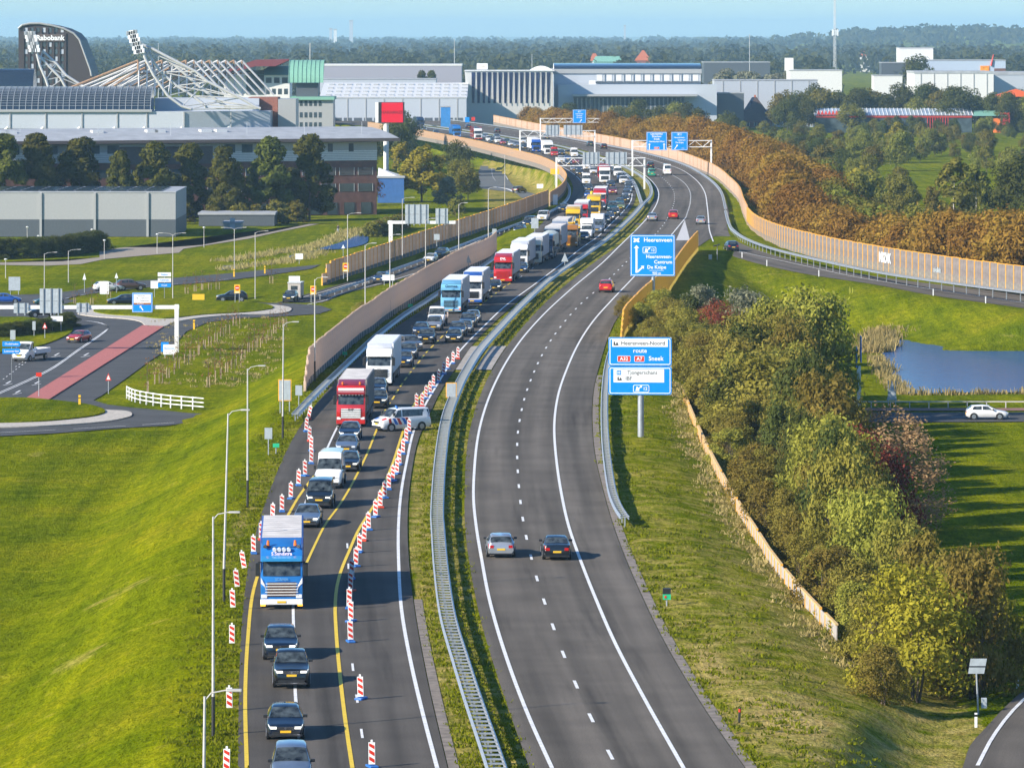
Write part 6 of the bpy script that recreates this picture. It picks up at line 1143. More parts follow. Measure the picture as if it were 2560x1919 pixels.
def bld(name, label, cat='building', loc=(0, 0, 0), rz=0, group=None): return thing(name, label, cat, loc, rz, group)
WINM = {}
def win_row(parent, x0, x1, z0, z1, n, frac, y, m=None, name='window', proud=.05, frame=None):
    d = (x1 - x0) / n; wd = d * frac; key = (round(wd, 2), round(z1 - z0, 2), (m or BM['win']).name, frame.name if frame else '')
    if key not in WINM:
        b = MB(); b.bx(-wd / 2, wd / 2, -proud, .1, 0, z1 - z0, 0)
        if frame:
            for q in (-wd / 2, wd / 2 - .07): b.bx(q, q + .07, -proud - .02, -proud, 0, z1 - z0, 1)
        WINM[key] = b.mesh(name, [m or BM['win'], frame or M['white']])
    for i in range(n): link(name, WINM[key], parent, (x0 + (i + .5) * d, y, z0))
def box(parent, name, x0, x1, y0, y1, z0, z1, m, bev=0): return MB().bx(x0, x1, y0, y1, z0, z1).build(name, m, parent, bev=bev, fix=bool(bev))
def simple(label, u0, u1, Y, vt, m, depth=30, zb=LOW, roofm=None, name='industrial_building', parapet=.4, ribs=0, cat='building', group=None):
    x0, x1 = xof(u0, Y), xof(u1, Y); z1 = zof(vt, Y) - zb; t = bld(name, label, cat, ((x0 + x1) / 2, Y, zb), group=group); h = (x1 - x0) / 2
    box(t, 'wall', -h, h, 0, depth, 0, z1, m); box(t, 'roof', -h - .2, h + .2, -.2, depth + .2, z1 + .003, z1 + parapet, roofm or BM['roofg'])
    if ribs:
        for i in range(ribs): x = -h + 2 * h * (i + .5) / ribs; box(t, 'wall_post', x - .2, x + .2, -.15, .0, 0, z1, BM['clad'])
    return t, h, z1
# long warehouse at the left edge
Y = 905; x1 = xof(439, Y); t = bld('warehouse', 'long grey warehouse with dark plinth and solar panels at the left', 'warehouse', (x1, Y, LOW)); zt = zof(482, Y) - LOW
box(t, 'wall', -85, 0, 0, 30, 3.3, zt, BM['clad']); box(t, 'plinth', -85.02, .02, -.03, 30, 0, 3.29, BM['cladd']); box(t, 'roof', -85.1, .1, -.1, 30.1, zt + .003, zt + .25, BM['roofg'])
for u in (102, 237, 369): x = xof(u, Y) - x1; box(t, 'downpipe_column', x - .22, x + .22, -.3, -.04, 0, zt, BM['clad'])
for r_ in range(4):
    for c in range(24): box(t, 'solar_panel', -84 + c * 3.4, -81 + c * 3.4, 1.5 + r_ * 6.5, 6.6 + r_ * 6.5, zt + .3, zt + .42, BM['solar'])
# dark flat shed and small grey cabin
simple('flat dark blue grey shed beneath the row of big trees', 497, 686, 955, 537, BM['cladd'], 12, name='shed', cat='shed'); t, h, z1 = simple('small pale cabin in front of the dark shed', 559, 603, 940, 559, BM['clad'], 6, name='cabin', cat='shed'); box(t, 'door', -.5, .5, -.05, 0, .1, 2.2, BM['cladb'])
# brick office building with oversailing curved roof
A = Vector((xof(-30, 985), 985, LOW)); B = Vector((xof(942, 1016), 1016, LOW)); d = B - A; L = Vector((d.x, d.y, 0)).length; t = bld('office_building', 'long brick and white office building with curved grey roof behind the big trees', 'office building', A, math.atan2(d.y, d.x))
def oz(v): return zof(v, 1016) - LOW
box(t, 'wall', 0, L, 0, 22, 0, oz(401), BM['brick']); box(t, 'upper_wall', 0, L, -.15, 22, oz(401) + .003, oz(355), BM['clad']); 
for i in range(6): box(t, 'cladding_band', 0, L, -.19, -.15, oz(400) + i * .37, oz(400) + i * .37 + .25, BM['cladw'])
box(t, 'dark_panel', L * .33, L * .57, -.25, -.16, oz(405), oz(362), BM['tan'])
for x, wd in ((L * .16, 1.2), (L * .25, 2.6), (L * .30, 2.6), (L * .60, 2.4), (L * .645, 2.4), (L * .69, 1.7), (L * .785, 1.1), (L * .87, 1.1), (L * .925, 1.1), (L * .05, 2.4), (L * .1, 1.2)): MB().bx(x, x + wd, -.22, -.15, oz(378), oz(358)).build('window', BM['win'], t)
for v0, v1, z in ((437, 418, 0), (478, 458, 0)): win_row(t, 1, L - .5, oz(v0), oz(v1), 20, .8, -.02, frame=M['white'])
win_row(t, 1, L - .5, .2, oz(505), 22, .62, -.02, frame=M['black'])
prof = [(-2.2, oz(352)), (-2.2, oz(346))] + [(-2.2 + 26 * q, oz(346) + 2.1 * math.sin(math.pi * min(q * .62, .5)) ) for q in (.1, .25, .45, .7, 1.0)] + [(24, oz(352))]
b = MB(); n = len(prof); b.add([(-.5, y, z) for y, z in prof] + [(L + 4.5, y, z) for y, z in prof], [tuple(range(n))[::-1], tuple(range(n, 2 * n))] + [(i, n + i, n + (i + 1) % n, (i + 1) % n)[::-1] for i in range(n)]); b.build('roof', BM['roofg'], t, fix=True)
box(t, 'eaves_band', -.5, L + 4.5, -2.4, -2.21, oz(353), oz(345), BM['tan'])
for x in (L * .05, L * .07, L * .29, L * .43, L * .45, L * .57, L * .61): box(t, 'roof_unit', x, x + 2.4, 8, 10, oz(340) + .9, oz(333) + .9, BM['cladw'])
for x in (8, 25, 41, 58, 71, 84): 
    MB().tube((x, 4, oz(346)), (x, 4, oz(346) + 3.5), .05, 5).build('lightning_rod', M['steel'], t)
# blue containers and slide beside it
t, h, z1 = simple('blue site container beside the office building', 944, 1010, 1085, 445, paint('container_blue', (.06, .16, .42)), 8, name='container', cat='container'); MB().add([(-h, 2, z1 + .1), (-h, 6, z1 + 2.2), (-h + 5, 6, z1 + .6), (-h + 5, 2, z1 + .1)], [(0, 1, 2, 3), (3, 2, 1, 0)]).build('white_canopy', M['white'], t)
# stadium
Y = 1155; x0, xa, xb = xof(-30, Y), xof(459, Y), xof(675, Y); t = bld('stadium', 'football stadium with barrel solar roof, pale metal walls and tubular roof masts', 'stadium', (0, Y, LOW))
def sz(v, y=Y): return zof(v, y) - LOW
b = MB(); ribs = [(x0, 0), (xa, 0), (xof(672, Y), 7), (xof(676, Y), 30), (x0, 30)]; n = len(ribs)
b.add([(x, y, sz(322)) for x, y in ribs] + [(x, y, sz(279)) for x, y in ribs], [tuple(range(n))[::-1], tuple(range(n, 2 * n))] + [(i, (i + 1) % n, n + (i + 1) % n, n + i) for i in range(n)]); b.build('wall', BM['cladb'], t, fix=True)
box(t, 'lower_wall', x0, xof(690, Y), 3, 30, 0, sz(323), BM['cladd'])
for u in (25, 114, 205, 293, 367, 460, 577): x = xof(u, Y); box(t, 'wall_joint', x - .15, x + .15, -.25, -.003, sz(322), sz(280), BM['clad']); MB().tube((x - 1.2, -.4, sz(325)), (x - .1, -2.6, sz(317)), .3, 8).build('floodlight_bracket', M['white'], t)
# barrel roof with solar grid
xr = xof(376, Y); yc, hw = 12, 12; b = MB(); n = 14; V = []
for x in (x0, xr):
    for k in range(n + 1): a = math.pi * k / n * .5; V.append((x, hw - hw * math.cos(a), sz(278) + (sz(219) - sz(278)) * math.sin(a)))
b.add(V, [(k, n + 1 + k, n + 2 + k, k + 1) for k in range(n)]); b.add([V[n + 1 + k] for k in range(n + 1)] + [(xr, hw, sz(278))], [tuple(range(n + 2))]); b.build('barrel_roof', BM['solar'], t, smooth=True)
g = MB()
for i in range(26):
    x = xr - (xr - x0) * i / 26
    for k in range(n): g.tube((x, V[k][1] - .05, V[k][2] + .08), (x, V[k + 1][1] - .05, V[k + 1][2] + .08), .10, 4)
for k in range(2, n + 1): g.tube((x0, V[k][1] - .05, V[k][2] + .06), (xr, V[k][1] - .05, V[k][2] + .06), .06, 4)
g.build('roof_rib', BM['grid'], t); box(t, 'gutter_band', x0, xr + .4, -.7, .6, sz(280), sz(274), BM['clad'])
for i in range(60): pass
box(t, 'rear_wall', xr, xof(640, Y), 14, 30, sz(279), sz(248), BM['cladb']); box(t, 'brick_wing', xof(612, Y), xof(686, Y), 16, 30, 0, sz(246), BM['brickr']); box(t, 'pale_wing', xof(688, Y), xof(733, Y), 14, 30, 0, sz(250), BM['clad'])
xs = MB(); xs2 = xof(40, Y); V = [(xs2 - 30 + 0 * k, 40, 0) for k in range(2)]; b = MB(); b.tube((x0 - 5, 44, sz(222)), (xof(42, Y), 44, sz(222)), 4.5, 24); b.build('second_barrel_roof', BM['solar'], t, smooth=True)
def tube(name, pts, r, m): MB().path([Vector(p) for p in pts], r, 6).build(name, m, t)
yy = 40; yF = Y + yy
def SP(u, v, y=40): return (xof(u, Y + y), y, zof(v, Y + y) - LOW)
for i in range(14):
    ut = 345 + i * 20; col = BM['steelb'] if i % 3 else BM['rust']; y = 26 + i * 1.2
    tube('roof_mast', [SP(ut, 150, y), SP(ut, 176, y)], .30, BM['rust']); tube('roof_stay', [SP(ut, 152, y), SP(ut - 175 + i * 4, 222, y)], .30, col); tube('roof_stay', [SP(ut, 160, y), SP(ut - 110 + i * 3, 225, y)], .22, BM['steelb'])
    tube('roof_strut', [SP(ut + 2, 158, y), SP(ut + 2, 240, y)], .22, BM['steelb'])
    if i > 6: tube('roof_stay', [SP(ut, 152, y), SP(ut + 80, 238, y)], .28, BM['steelb'])
    tube('roof_chord', [SP(ut - 2, 185, y), SP(ut + 22, 183, y + 1.2)], .2, BM['rust']); tube('roof_strut', [SP(ut, 176, y), SP(ut - 60, 215, y)], .2, col)
# leaning floodlight tower (own thing) and a second one before the office tower
def floodlight(label, head, legs, Yf, panel_px):
    p0 = Vector((xof(legs[0][-1][0], Yf), Yf, zof(legs[0][-1][1], Yf))); f = thing('floodlight_tower', label, 'floodlight tower', p0)
    q = lambda u, v, dy=0: Vector((xof(u, Yf), Yf + dy, zof(v, Yf))) - p0
    for lg in legs: MB().path([q(u, v, dy) for u, v, dy in lg], .34, 8).build('leg', BM['steelb'], f)
    for i in range(len(legs) - 1):
        a, c = legs[i], legs[i + 1]
        for k in range(min(len(a), len(c)) - 1): MB().tube(q(*a[k + 1]), q(*c[k]), .14, 5).build('brace', BM['steelb'], f); MB().tube(q(*a[k + 1]), q(*c[k + 1]), .14, 5).build('brace', BM['steelb'], f)
    (ua, va), (ub, vb), (uc, vc) = panel_px
    for r_ in range(6):
        for c in range(4):
            u = ua + (ub - ua) * c / 3.4 + (uc - ua) * r_ / 6; v = va + (vb - va) * c / 3.4 + (vc - va) * r_ / 6; P = q(u, v, -.4); MB().bx(-.55, .55, -.35, .35, -.55, .55, T=Matrix.Translation(P)).build('lamp', M['signw'] if (r_ + c) % 3 else M['steeld'], f, bev=.1, fix=True)
    MB().tube(q(ua, va), q(uc, vc), .2, 6).build('lamp_frame', BM['steelb'], f); MB().tube(q(ub, vb), q(uc + 14, vc), .2, 6).build('lamp_frame', BM['steelb'], f)
floodlight('white leaning tubular floodlight tower rising over the stadium corner', None, [[(353, 112, 0), (362, 145, 0), (385, 190, 0), (420, 240, 0), (455, 266, 0), (478, 273, 0)], [(353, 112, 3), (372, 120, 3), (430, 160, 3), (500, 220, 3), (545, 255, 3), (574, 273, 3)], [(372, 118, 1), (490, 180, 1), (520, 205, 1), (600, 245, 1), (640, 268, 1), (651, 272, 1)], [(360, 125, 2), (400, 180, 2), (440, 215, 2), (480, 240, 2), (510, 262, 2), (515, 270, 2)]], 1150, ((322, 84), (340, 80), (344, 140)))
floodlight('second leaning floodlight tower standing before the dark office tower', None, [[(92, 135, 0), (100, 165, 0), (115, 200, 0), (122, 222, 0)], [(104, 128, 2), (140, 160, 2), (165, 190, 2), (215, 222, 2)], [(96, 140, 1), (125, 170, 1), (150, 195, 1), (165, 222, 1)]], 1230, ((66, 84), (86, 84), (80, 134)))
# dark office tower with sloping side
Y = 1340; t = bld('office_tower', 'dark office tower with rounded sloping top and bank name', 'office tower', (xof(48, Y), Y, LOW)); k = F / Y
prof = [(0, 0)] + [((x - 48) / k, zof(v, Y) - LOW) for x, v in ((46, 72), (56, 63), (76, 59), (100, 59), (130, 64), (160, 72), (185, 84), (199, 100), (208, 125), (217, 150), (226, 175), (229, 190))] + [((229 - 48) / k, 0)]
b = MB(); b.prism(prof[::-1], 0, 24); b.build('wall', BM['rbrown'], t, fix=True)
for c in range(7):
    x = (62 + c * 15 - 48) / k
    for r_ in range(9): 
        zt = zof(70 + r_ * 18, Y) - LOW
        if r_ in (1,): continue
        MB().bx(x, x + .8, -.06, .0, zt - 1.3, zt).build('window', BM['win'] if (c + r_) % 3 else BM['cladb'], t)
for c in range(8): x = (58 + c * 15 - 48) / k; box(t, 'facade_fin', x, x + .3, -.3, -.003, 0, zof(66, Y) - LOW - (.5 if c < 6 else 2.0), BM['rbrown'])
b = MB(); pr = prof[1:-1]
for a, c in zip(pr[:-1], pr[1:]): b.tube((a[0], -.4, a[1]), (c[0], -.4, c[1]), .3, 6)
b.build('roof_edge', BM['clad'], t); box(t, 'name_panel', (92 - 48) / k, (161 - 48) / k, -.45, -.31, zof(104, Y) - LOW, zof(86, Y) - LOW, BM['tan']); text('Rabobank', 2.0, M['signw'], t, ((126 - 48) / k, -.5, zof(95.5, Y) - LOW), bold=.03)
# copper roofed buildings
Y = 1290; t = bld('copper_roof_building', 'pale office with green copper barrel roof on top', 'office building', (xof(770, Y), Y, LOW)); k = F / Y; f = lambda u: (u - 770) / k; g_ = lambda v: zof(v, Y) - LOW
box(t, 'round_wall', f(733), f(833), 0, 14, 0, g_(250), BM['clad']); box(t, 'copper_ledge', f(726), f(836), -1, 15, g_(250) + .003, g_(242), BM['copper']); box(t, 'dark_recess', f(740), f(795), 1, 12, g_(242), g_(208), BM['cladd'])
V = []; n = 10
for x in (f(722), f(808)):
    for q in range(n + 1): a = math.pi * (q / n) * .62; V.append((x, 7 - 7.5 * math.cos(a), g_(207) + (g_(151) - g_(207)) * math.sin(min(a, math.pi / 2))))
b = MB(); b.add(V, [(q, n + 1 + q, n + 2 + q, q + 1) for q in range(n)]); b.add([V[q] for q in range(n + 1)], [tuple(range(n + 1))]); b.add([V[n + 1 + q] for q in range(n + 1)], [tuple(range(n + 1))[::-1]]); b.build('copper_roof', BM['copper'], t, smooth=True, fix=True)
for i in range(9): x = f(722) + (f(808) - f(722)) * i / 8; MB().path([Vector((x, V[q][1] - .06, V[q][2] + .06)) for q in range(n + 1)], .09, 4).build('copper_seam', BM['copper'], t)
for v0, v1 in ((265, 252), (294, 281), (318, 306)): win_row(t, f(735), f(806), g_(v0), g_(v1), 6, .6, -.03)
MB().tube((f(772), 8, g_(151)), (f(772), 8, g_(108)), .12, 6).build('flag_pole', M['pole'], t)
Y = 1310; t = bld('copper_roof_building', 'lower pale office with long green copper roof and dark red wing roof', 'office building', (xof(690, Y), Y, LOW)); f = lambda u: (u - 690) / k; k = F / Y; g_ = lambda v: zof(v, Y) - LOW
box(t, 'wall', f(560), f(724), 0, 16, 0, g_(188), BM['cladw']); b = MB(); b.add([(f(640), -1, g_(188)), (f(724), -1, g_(188)), (f(724), 8, g_(166)), (f(670), 8, g_(166))], [(0, 1, 2, 3)]); b.build('copper_roof', BM['copper'], t)
b = MB(); b.prism([(f(520), g_(192)), (f(640), g_(150)), (f(724), g_(148)), (f(724), g_(151)), (f(690), g_(166)), (f(640), g_(166)), (f(530), g_(194))][::-1], -5, 8); b.build('red_wing_roof', BM['dred'], t, fix=True); box(t, 'dark_window_wall', f(616), f(660), -.3, -.003, g_(236), g_(176), BM['win']); win_row(t, f(662), f(722), g_(208), g_(194), 3, .7, -.03); win_row(t, f(662), f(722), g_(236), g_(222), 4, .6, -.03)
# industrial buildings in the middle distance
simple('long mauve grey hall with pale roof edge beyond the white roofs', 806, 1154, 2250, 165, mat('mauve_cladding', (.30, .30, .36), .6), 40, roofm=BM['cladw'], parapet=.8); simple('low blue grey hall in front of the mauve hall', 800, 1090, 2000, 199, BM['cladb'], 20)
t, h, z1 = simple('wide workshop with white roof rows of skylights', 800, 1166, 1830, 246, BM['cladb'], 50, roofm=BM['cladw'], ribs=8)
V = [(-h - .3, -.4, z1 + .41), (h + .3, -.4, z1 + .41), (h + .3, 50, z1 + 5.5), (-h - .3, 50, z1 + 5.5)]; MB().add(V, [(0, 1, 2, 3)]).build('pitched_roof', BM['cladw'], t); MB().bx(-h, h, 50.1, 50.3, z1, z1 + 5.45).build('rear_gable', BM['cladw'], t)
for r_ in range(4):
    for c in range(16): yq = 5 + r_ * 12; box(t, 'skylight', -h + 2 + c * 3.5, -h + 4 + c * 3.5, yq, yq + 3, z1 + .45 + yq * .102, z1 + .95 + yq * .102, BM['roofg'] if (c + r_) % 2 else BM['clad'])
win_row(t, -h + 1, h - 1, .3, z1 * .45, 14, .8, -.02, m=BM['cladd'])
# striped showroom and barrel hall
Y = 1880; t = bld('car_showroom', 'white showroom with slanting front of dark blue glass bays', 'showroom', (xof(1270, Y), Y, LOW)); k = F / Y; f = lambda u: (u - 1270) / k; g_ = lambda v: zof(v, Y) - LOW
b = MB(); b.add([(f(1172), 1, 0), (f(1382), 1, 0), (f(1382), -5, g_(178)), (f(1162), -5, g_(178)), (f(1172), 20, 0), (f(1382), 20, 0), (f(1382), 20, g_(178)), (f(1162), 20, g_(178))], [(0, 1, 2, 3), (4, 7, 6, 5), (3, 2, 6, 7), (0, 3, 7, 4), (1, 5, 6, 2)]); b.build('wall', BM['cladw'], t, fix=True); box(t, 'roof_edge', f(1161), f(1386), -5.4, 20, g_(178) + .003, g_(176), BM['cladw'])
for i in range(15):
    u = 1180 + i * 13.4
    q0 = (g_(258)) / g_(178)
    V = [(f(u), 1 - 6 * q0 - .12, g_(258)), (f(u + 5.5), 1 - 6 * q0 - .12, g_(258)), (f(u + 8.5), -5.1, g_(181)), (f(u - 1), -5.1, g_(181))]; MB().add(V, [(0, 1, 2, 3)]).build('blue_glass_bay', BM['blueb'], t)
    V = [(f(u + 6.5), 1 - 6 * q0 - .9, g_(258)), (f(u + 10), 1 - 6 * q0 - .9, g_(258)), (f(u + 10.6), -5.5, g_(181)), (f(u + 9.5), -5.5, g_(181))]; MB().add(V, [(0, 1, 2, 3), (3, 2, 1, 0)]).build('white_fin', M['white'], t)
box(t, 'roof_sign', f(1192), f(1219), 0, 1, g_(174), g_(159), M['signw']); text('Jolly', 1.2, paint('sign_gold', (.45, .33, .05)), t, (f(1207), -.05, g_(166)))
Y = 1900; t = bld('barrel_hall', 'long hall with barrel solar roof and window bays behind the showroom', 'industrial building', (xof(1570, Y), Y, LOW)); k = F / Y; f = lambda u: (u - 1570) / k; g_ = lambda v: zof(v, Y) - LOW
box(t, 'wall', f(1385), f(1752), 0, 40, 0, g_(184), BM['cladb']); box(t, 'cornice', f(1380), f(1754), -.6, 40, g_(184) + .003, g_(173), BM['clad']); n = 10; V = []
for x in (f(1385), f(1754)):
    for q in range(n + 1): a = math.pi * q / n; V.append((x, 20 - 20 * math.cos(a), g_(173) + (g_(159) - g_(173)) * math.sin(a)))
b = MB(); b.add(V, [(q, n + 1 + q, n + 2 + q, q + 1) for q in range(n)]); b.build('barrel_roof', BM['solar'], t, smooth=True); b = MB(); b.add([V[q] for q in range(n + 1)], [tuple(range(n + 1))]); b.build('white_end_wall', M['white'], t)
b = MB(); 
for q in range(13): x = f(1320) + (f(1385) - f(1320)) * q / 12; 
pr = [(f(1320), g_(178))] + [(f(1320 + 66 * q / 8), g_(178) + (g_(165) - g_(178)) * math.sin(math.pi * q / 8)) for q in range(1, 8)] + [(f(1386), g_(178))]; b.prism(pr, -.5, 6); b.build('white_arch', M['white'], t, fix=True)
for i in range(11): u = 1492 + i * 24; box(t, 'window_bay', f(u), f(u + 14), -.15, -.003, g_(203), g_(187), BM['cladw']); box(t, 'bay_pier', f(u + 19), f(u + 20), -.4, -.003, g_(205), g_(182), BM['clad'])
box(t, 'dark_ledge', f(1486), f(1752), -1, -.003, g_(206), g_(204), BM['cladd']); box(t, 'lower_wall', f(1395), f(1790), -8, -1.1, 0, g_(211), BM['cladb']); box(t, 'canopy', f(1430), f(1740), -16, -8.1, g_(240), g_(235), BM['clad']); box(t, 'dark_shopfront', f(1432), f(1710), -12, -8.2, 0, g_(240) - .01, BM['win'])
win_row(t, f(1432), f(1710), .3, g_(244), 26, .86, -12.03, frame=M['white']); box(t, 'roof_unit', f(1472), f(1488), -7, -4, g_(211) + .003, g_(201), M['white'])
simple('low pale hall with flat roof right of the barrel hall', 1786, 2044, 1960, 202, BM['cladb'], 20, ribs=6); simple('dark shop with glass front below the pale hall', 1720, 1860, 1900, 234, BM['cladd'], 10)
simple('slate blue hall behind the pale willows', 1760, 1925, 2500, 157, BM['cladd'], 30); t, h, z1 = simple('white hall with two square windows by the lattice mast', 1975, 2105, 2250, 177, BM['cladw'], 30); win_row(t, -h * .3, h * .9, 1.5, 5.0, 2, .4, -.05, m=BM['cladd']); box(t, 'white_silo', -h - 2, -h + 2, 6, 10, z1, z1 + 6, M['white'])
t, h, z1 = simple('tall white windowless block among the right hand halls', 2249, 2333, 2350, 121, BM['cladw'], 20); box(t, 'loading_hatch', -1, 2, -.06, -.003, z1 * .30, z1 * .42, BM['cladd']); simple('dark glazed pavilion left of the tall white block', 2204, 2262, 2300, 158, BM['cladd'], 15)
t, h, z1 = simple('long pale blue hall behind the white hall on the right', 2310, 2514, 2320, 152, mat('pale_blue_cladding', (.42, .50, .62), .5), 30); box(t, 'orange_panel', h * .38, h * .60, -.3, -.003, z1 * .45, z1 * .9, mat('orange_print_panel', (.85, .28, .01), .5, var=.45, scale=.35)); box(t, 'dark_end', h * .72, h, -.3, -.003, z1 * .4, z1 * .85, BM['brick']); b = MB(); b.tube((h * .64, -.5, z1 * .9), (h * .7, -.5, z1 * 1.12), .5, 10, .2); b.build('red_flame_logo', M['signred'], t)
simple('broad white hall with grey roof in front of the pale blue hall', 2286, 2484, 2080, 184, BM['cladw'], 40, parapet=1.0, ribs=6); simple('grey roofed annexe at the right edge behind the trees', 2486, 2680, 2110, 188, BM['cladb'], 40, parapet=1.4); simple('small shed with yellow roof edge behind the park trees', 2184, 2256, 2050, 190, BM['cladw'], 12)
simple('low flat shop roofs left of the showroom', 700, 800, 1760, 262, BM['clad'], 12); simple('pale blue kiosk tents beside the showroom car park', 1102, 1126, 1700, 268, paint('tent_blue', (.05, .25, .6)), 4, name='kiosk', cat='kiosk')
# red framed garden centre with glass roofs
Y = 1850; t = bld('garden_centre', 'red framed garden centre with long glass roof among the trees', 'garden centre', (xof(2220, Y), Y, LOW)); k = F / Y; f = lambda u: (u - 2220) / k; g_ = lambda v: zof(v, Y) - LOW
box(t, 'glass_wall', f(2040), f(2430), 0, 18, 0, g_(291), BM['win']); box(t, 'red_fascia', f(2040), f(2430), -.4, -.003, g_(294), g_(288), BM['redp'])
V = [(f(2036), -.8, g_(289)), (f(2432), -.8, g_(289)), (f(2432), 10, g_(272)), (f(2036), 10, g_(272))]; MB().add(V, [(0, 1, 2, 3)]).build('glass_roof', mat('roof_glass', (.30, .36, .42), .15, var=.3, scale=.3), t)
for i in range(42): x = f(2036) + (f(2432) - f(2036)) * i / 41; MB().tube((x, -.9, g_(289) + .1), (x, 10, g_(272) + .1), .14, 4).build('roof_bar', M['white'], t)
for i in range(9): x = f(2318) + i * 1.0; box(t, 'red_post', x, x + .22, -.5, -.2, 0, g_(292), BM['redp'])
for i in range(6): x = f(2042 + i * 9); MB().prism([(x, g_(287)), (x + 9 / k, g_(287)), (x + 4.5 / k, g_(276))], -1.0, 0).build('red_gable', BM['redp'], t)
b = MB(); b.add([(f(2432), -2, g_(290)), (f(2515), -2, g_(290)), (f(2525), 8, g_(277)), (f(2440), 8, g_(277))], [(0, 1, 2, 3)]); b.build('green_copper_roof', BM['copper'], t); box(t, 'red_end_wall', f(2500), f(2524), -1, 8, 0, g_(282), BM['redp']); box(t, 'orange_door', f(2482), f(2500), -1.4, -1.0, 0, g_(296), mat('orange_door', (.75, .18, .02), .6))
# glazed tower with red hip roof and white sign
Y = 1880; t = bld('sign_tower', 'glazed tower with red hipped roof and big white lettered sign', 'tower', (xof(2535, Y), Y, LOW)); k = F / Y; f = lambda u: (u - 2535) / k; g_ = lambda v: zof(v, Y) - LOW
box(t, 'glass_body', f(2490), f(2590), 0, 12, 0, g_(243), BM['win']); b = MB(); b.add([(f(2486), -1.5, g_(242)), (f(2600), -1.5, g_(242)), (f(2600), 14, g_(242)), (f(2486), 14, g_(242)), (f(2543), 6, g_(223))], [(0, 1, 4), (1, 2, 4), (2, 3, 4), (3, 0, 4), (3, 2, 1, 0)]); b.build('hipped_roof', mat('vermilion_roof', (.72, .11, .01), .6), t)
for i in range(5): x = f(2491 + i * 19); box(t, 'frame_post', x, x + .3, -.2, -.003, 0, g_(243), BM['tan'])
b = MB(); b.prism([(f(2503), g_(286)), (f(2551), g_(286)), (f(2551), g_(246)), (f(2531), g_(255)), (f(2503), g_(246))], -1.0, -.5); b.build('white_sign', M['signw'], t, fix=True); text('Bos', 2.3, paint('sign_sand', (.50, .33, .18)), t, (f(2527), -1.05, g_(269)))
# farmhouses
def farm(label, u0, u1, Y, ve, vr, roofm, wallm, hip=.3, win=True, group=None):
    x0, x1 = xof(u0, Y), xof(u1, Y); h = (x1 - x0) / 2; t = bld('farmhouse', label, 'house', ((x0 + x1) / 2, Y, LOW), group=group); e, r_ = zof(ve, Y) - LOW, zof(vr, Y) - LOW; dp = h * 1.6
    box(t, 'wall', -h * .9, h * .9, .5, dp, 0, e, wallm); b = MB(); b.add([(-h, 0, e), (h, 0, e), (h, dp, e), (-h, dp, e), (-h * hip, dp * .4, r_), (h * hip, dp * .4, r_)], [(0, 1, 5, 4), (1, 2, 5), (2, 3, 4, 5), (3, 0, 4), (3, 2, 1, 0)]); b.build('roof', roofm, t)
    if win: win_row(t, -h * .6, h * .6, e * .2, e * .75, 3, .4, .45, frame=M['white'])
    return t
t = farm('dark thatched farmhouse with solar panels on its left slope', 1842, 1936, 1950, 303, 243, BM['thatch'], BM['brick'], .08)
h = (xof(1936, 1950) - xof(1842, 1950)) / 2; e, r_ = zof(303, 1950) - LOW, zof(243, 1950) - LOW; b = MB(); b.add([(-h * .95, .3, e + .5), (-h * .55, -.1 + .4, e + .5), (-h * .04, h * .62, r_ - .2), (-h * .16, h * .62, r_ - .1)], [(0, 1, 2, 3)]); b.build('solar_array', BM['solar'], t)
MB().bx(-.4, .4, h * .6, h * .7, r_ - .2, r_ + .8).build('orange_ridge', BM['tile'], t); farm('small red roofed house right of the dark thatched farmhouse', 1928, 1964, 1970, 296, 256, BM['tile'], BM['brickr'], .2)
farm('orange tiled pyramid farmhouse before the far wood', 1587, 1629, 3500, 152, 126, BM['tile'], BM['brickr'], .1); farm('green gabled barn before the far wood', 1482, 1557, 3450, 155, 141, BM['copper'], BM['copper'], .8); farm('red roofed house left of the green barn', 1473, 1499, 3550, 153, 134, BM['tile'], BM['cladw'], .3); farm('red roofed farmhouse in the right hand meadow', 2150, 2176, 4700, 141, 128, BM['tile'], BM['cladw'], .2); farm('dark pitched roof behind the garden centre', 2331, 2368, 1950, 285, 257, BM['brick'], BM['brick'], .3)
# lattice mast and thin aerials
p = G(2087, 224, LOW); k = F / p.y; t = thing('lattice_mast', 'tall slender lattice radio mast with antennas rising above the horizon', 'radio mast', p); ht = 330 / k
for s in ((-1, 0), (1, 0), (0, 1.6)): MB().tube((s[0] * .95, s[1], 0), (s[0] * .45, s[1] * .5, ht), .16, 5).build('mast_leg', BM['mast'], t)
b = MB()
for i in range(44): q = i / 44; q2 = (i + 1) / 44; a = .95 - .5 * q; c = .95 - .5 * q2; s = 1 if i % 2 else -1; b.tube((-a * s, 0, ht * q), (c * s, 0, ht * q2), .09, 4); b.tube((-a, 0, ht * q), (a, 0, ht * q), .08, 4); b.tube((a * s, 0, ht * q), (0, c * 1.6, ht * q2), .07, 4)
b.build('bracing', BM['mast'], t)
for x in (-2.0, 1.6): MB().bx(x, x + .8, -.6, 0, ht * .405, ht * .455).build('antenna_panel', M['signw'], t)
for x in (-1.2, .4): MB().bx(x, x + .8, -.5, 0, ht * .41, ht * .45).build('antenna_panel', M['signw'], t)
for u, v, vt, Y, lb in ((1136, 165, 97, 2500, 'thin aerial mast behind the mauve hall'), (1874, 160, 86, 2500, 'thin aerial mast behind the slate blue hall'), (1330, 168, 136, 2600, 'short thin mast behind the barrel hall'), (396, 150, 108, 2500, 'thin mast behind the stadium masts')): 
    x = xof(u, Y); z0 = LOW; z1 = zof(vt, Y); t = thing('aerial_mast', lb, 'mast', (x, Y, LOW)); MB().tube((0, 0, 0), (0, 0, z1 - LOW), .22, 6, .12).build('mast', BM['mast'], t)
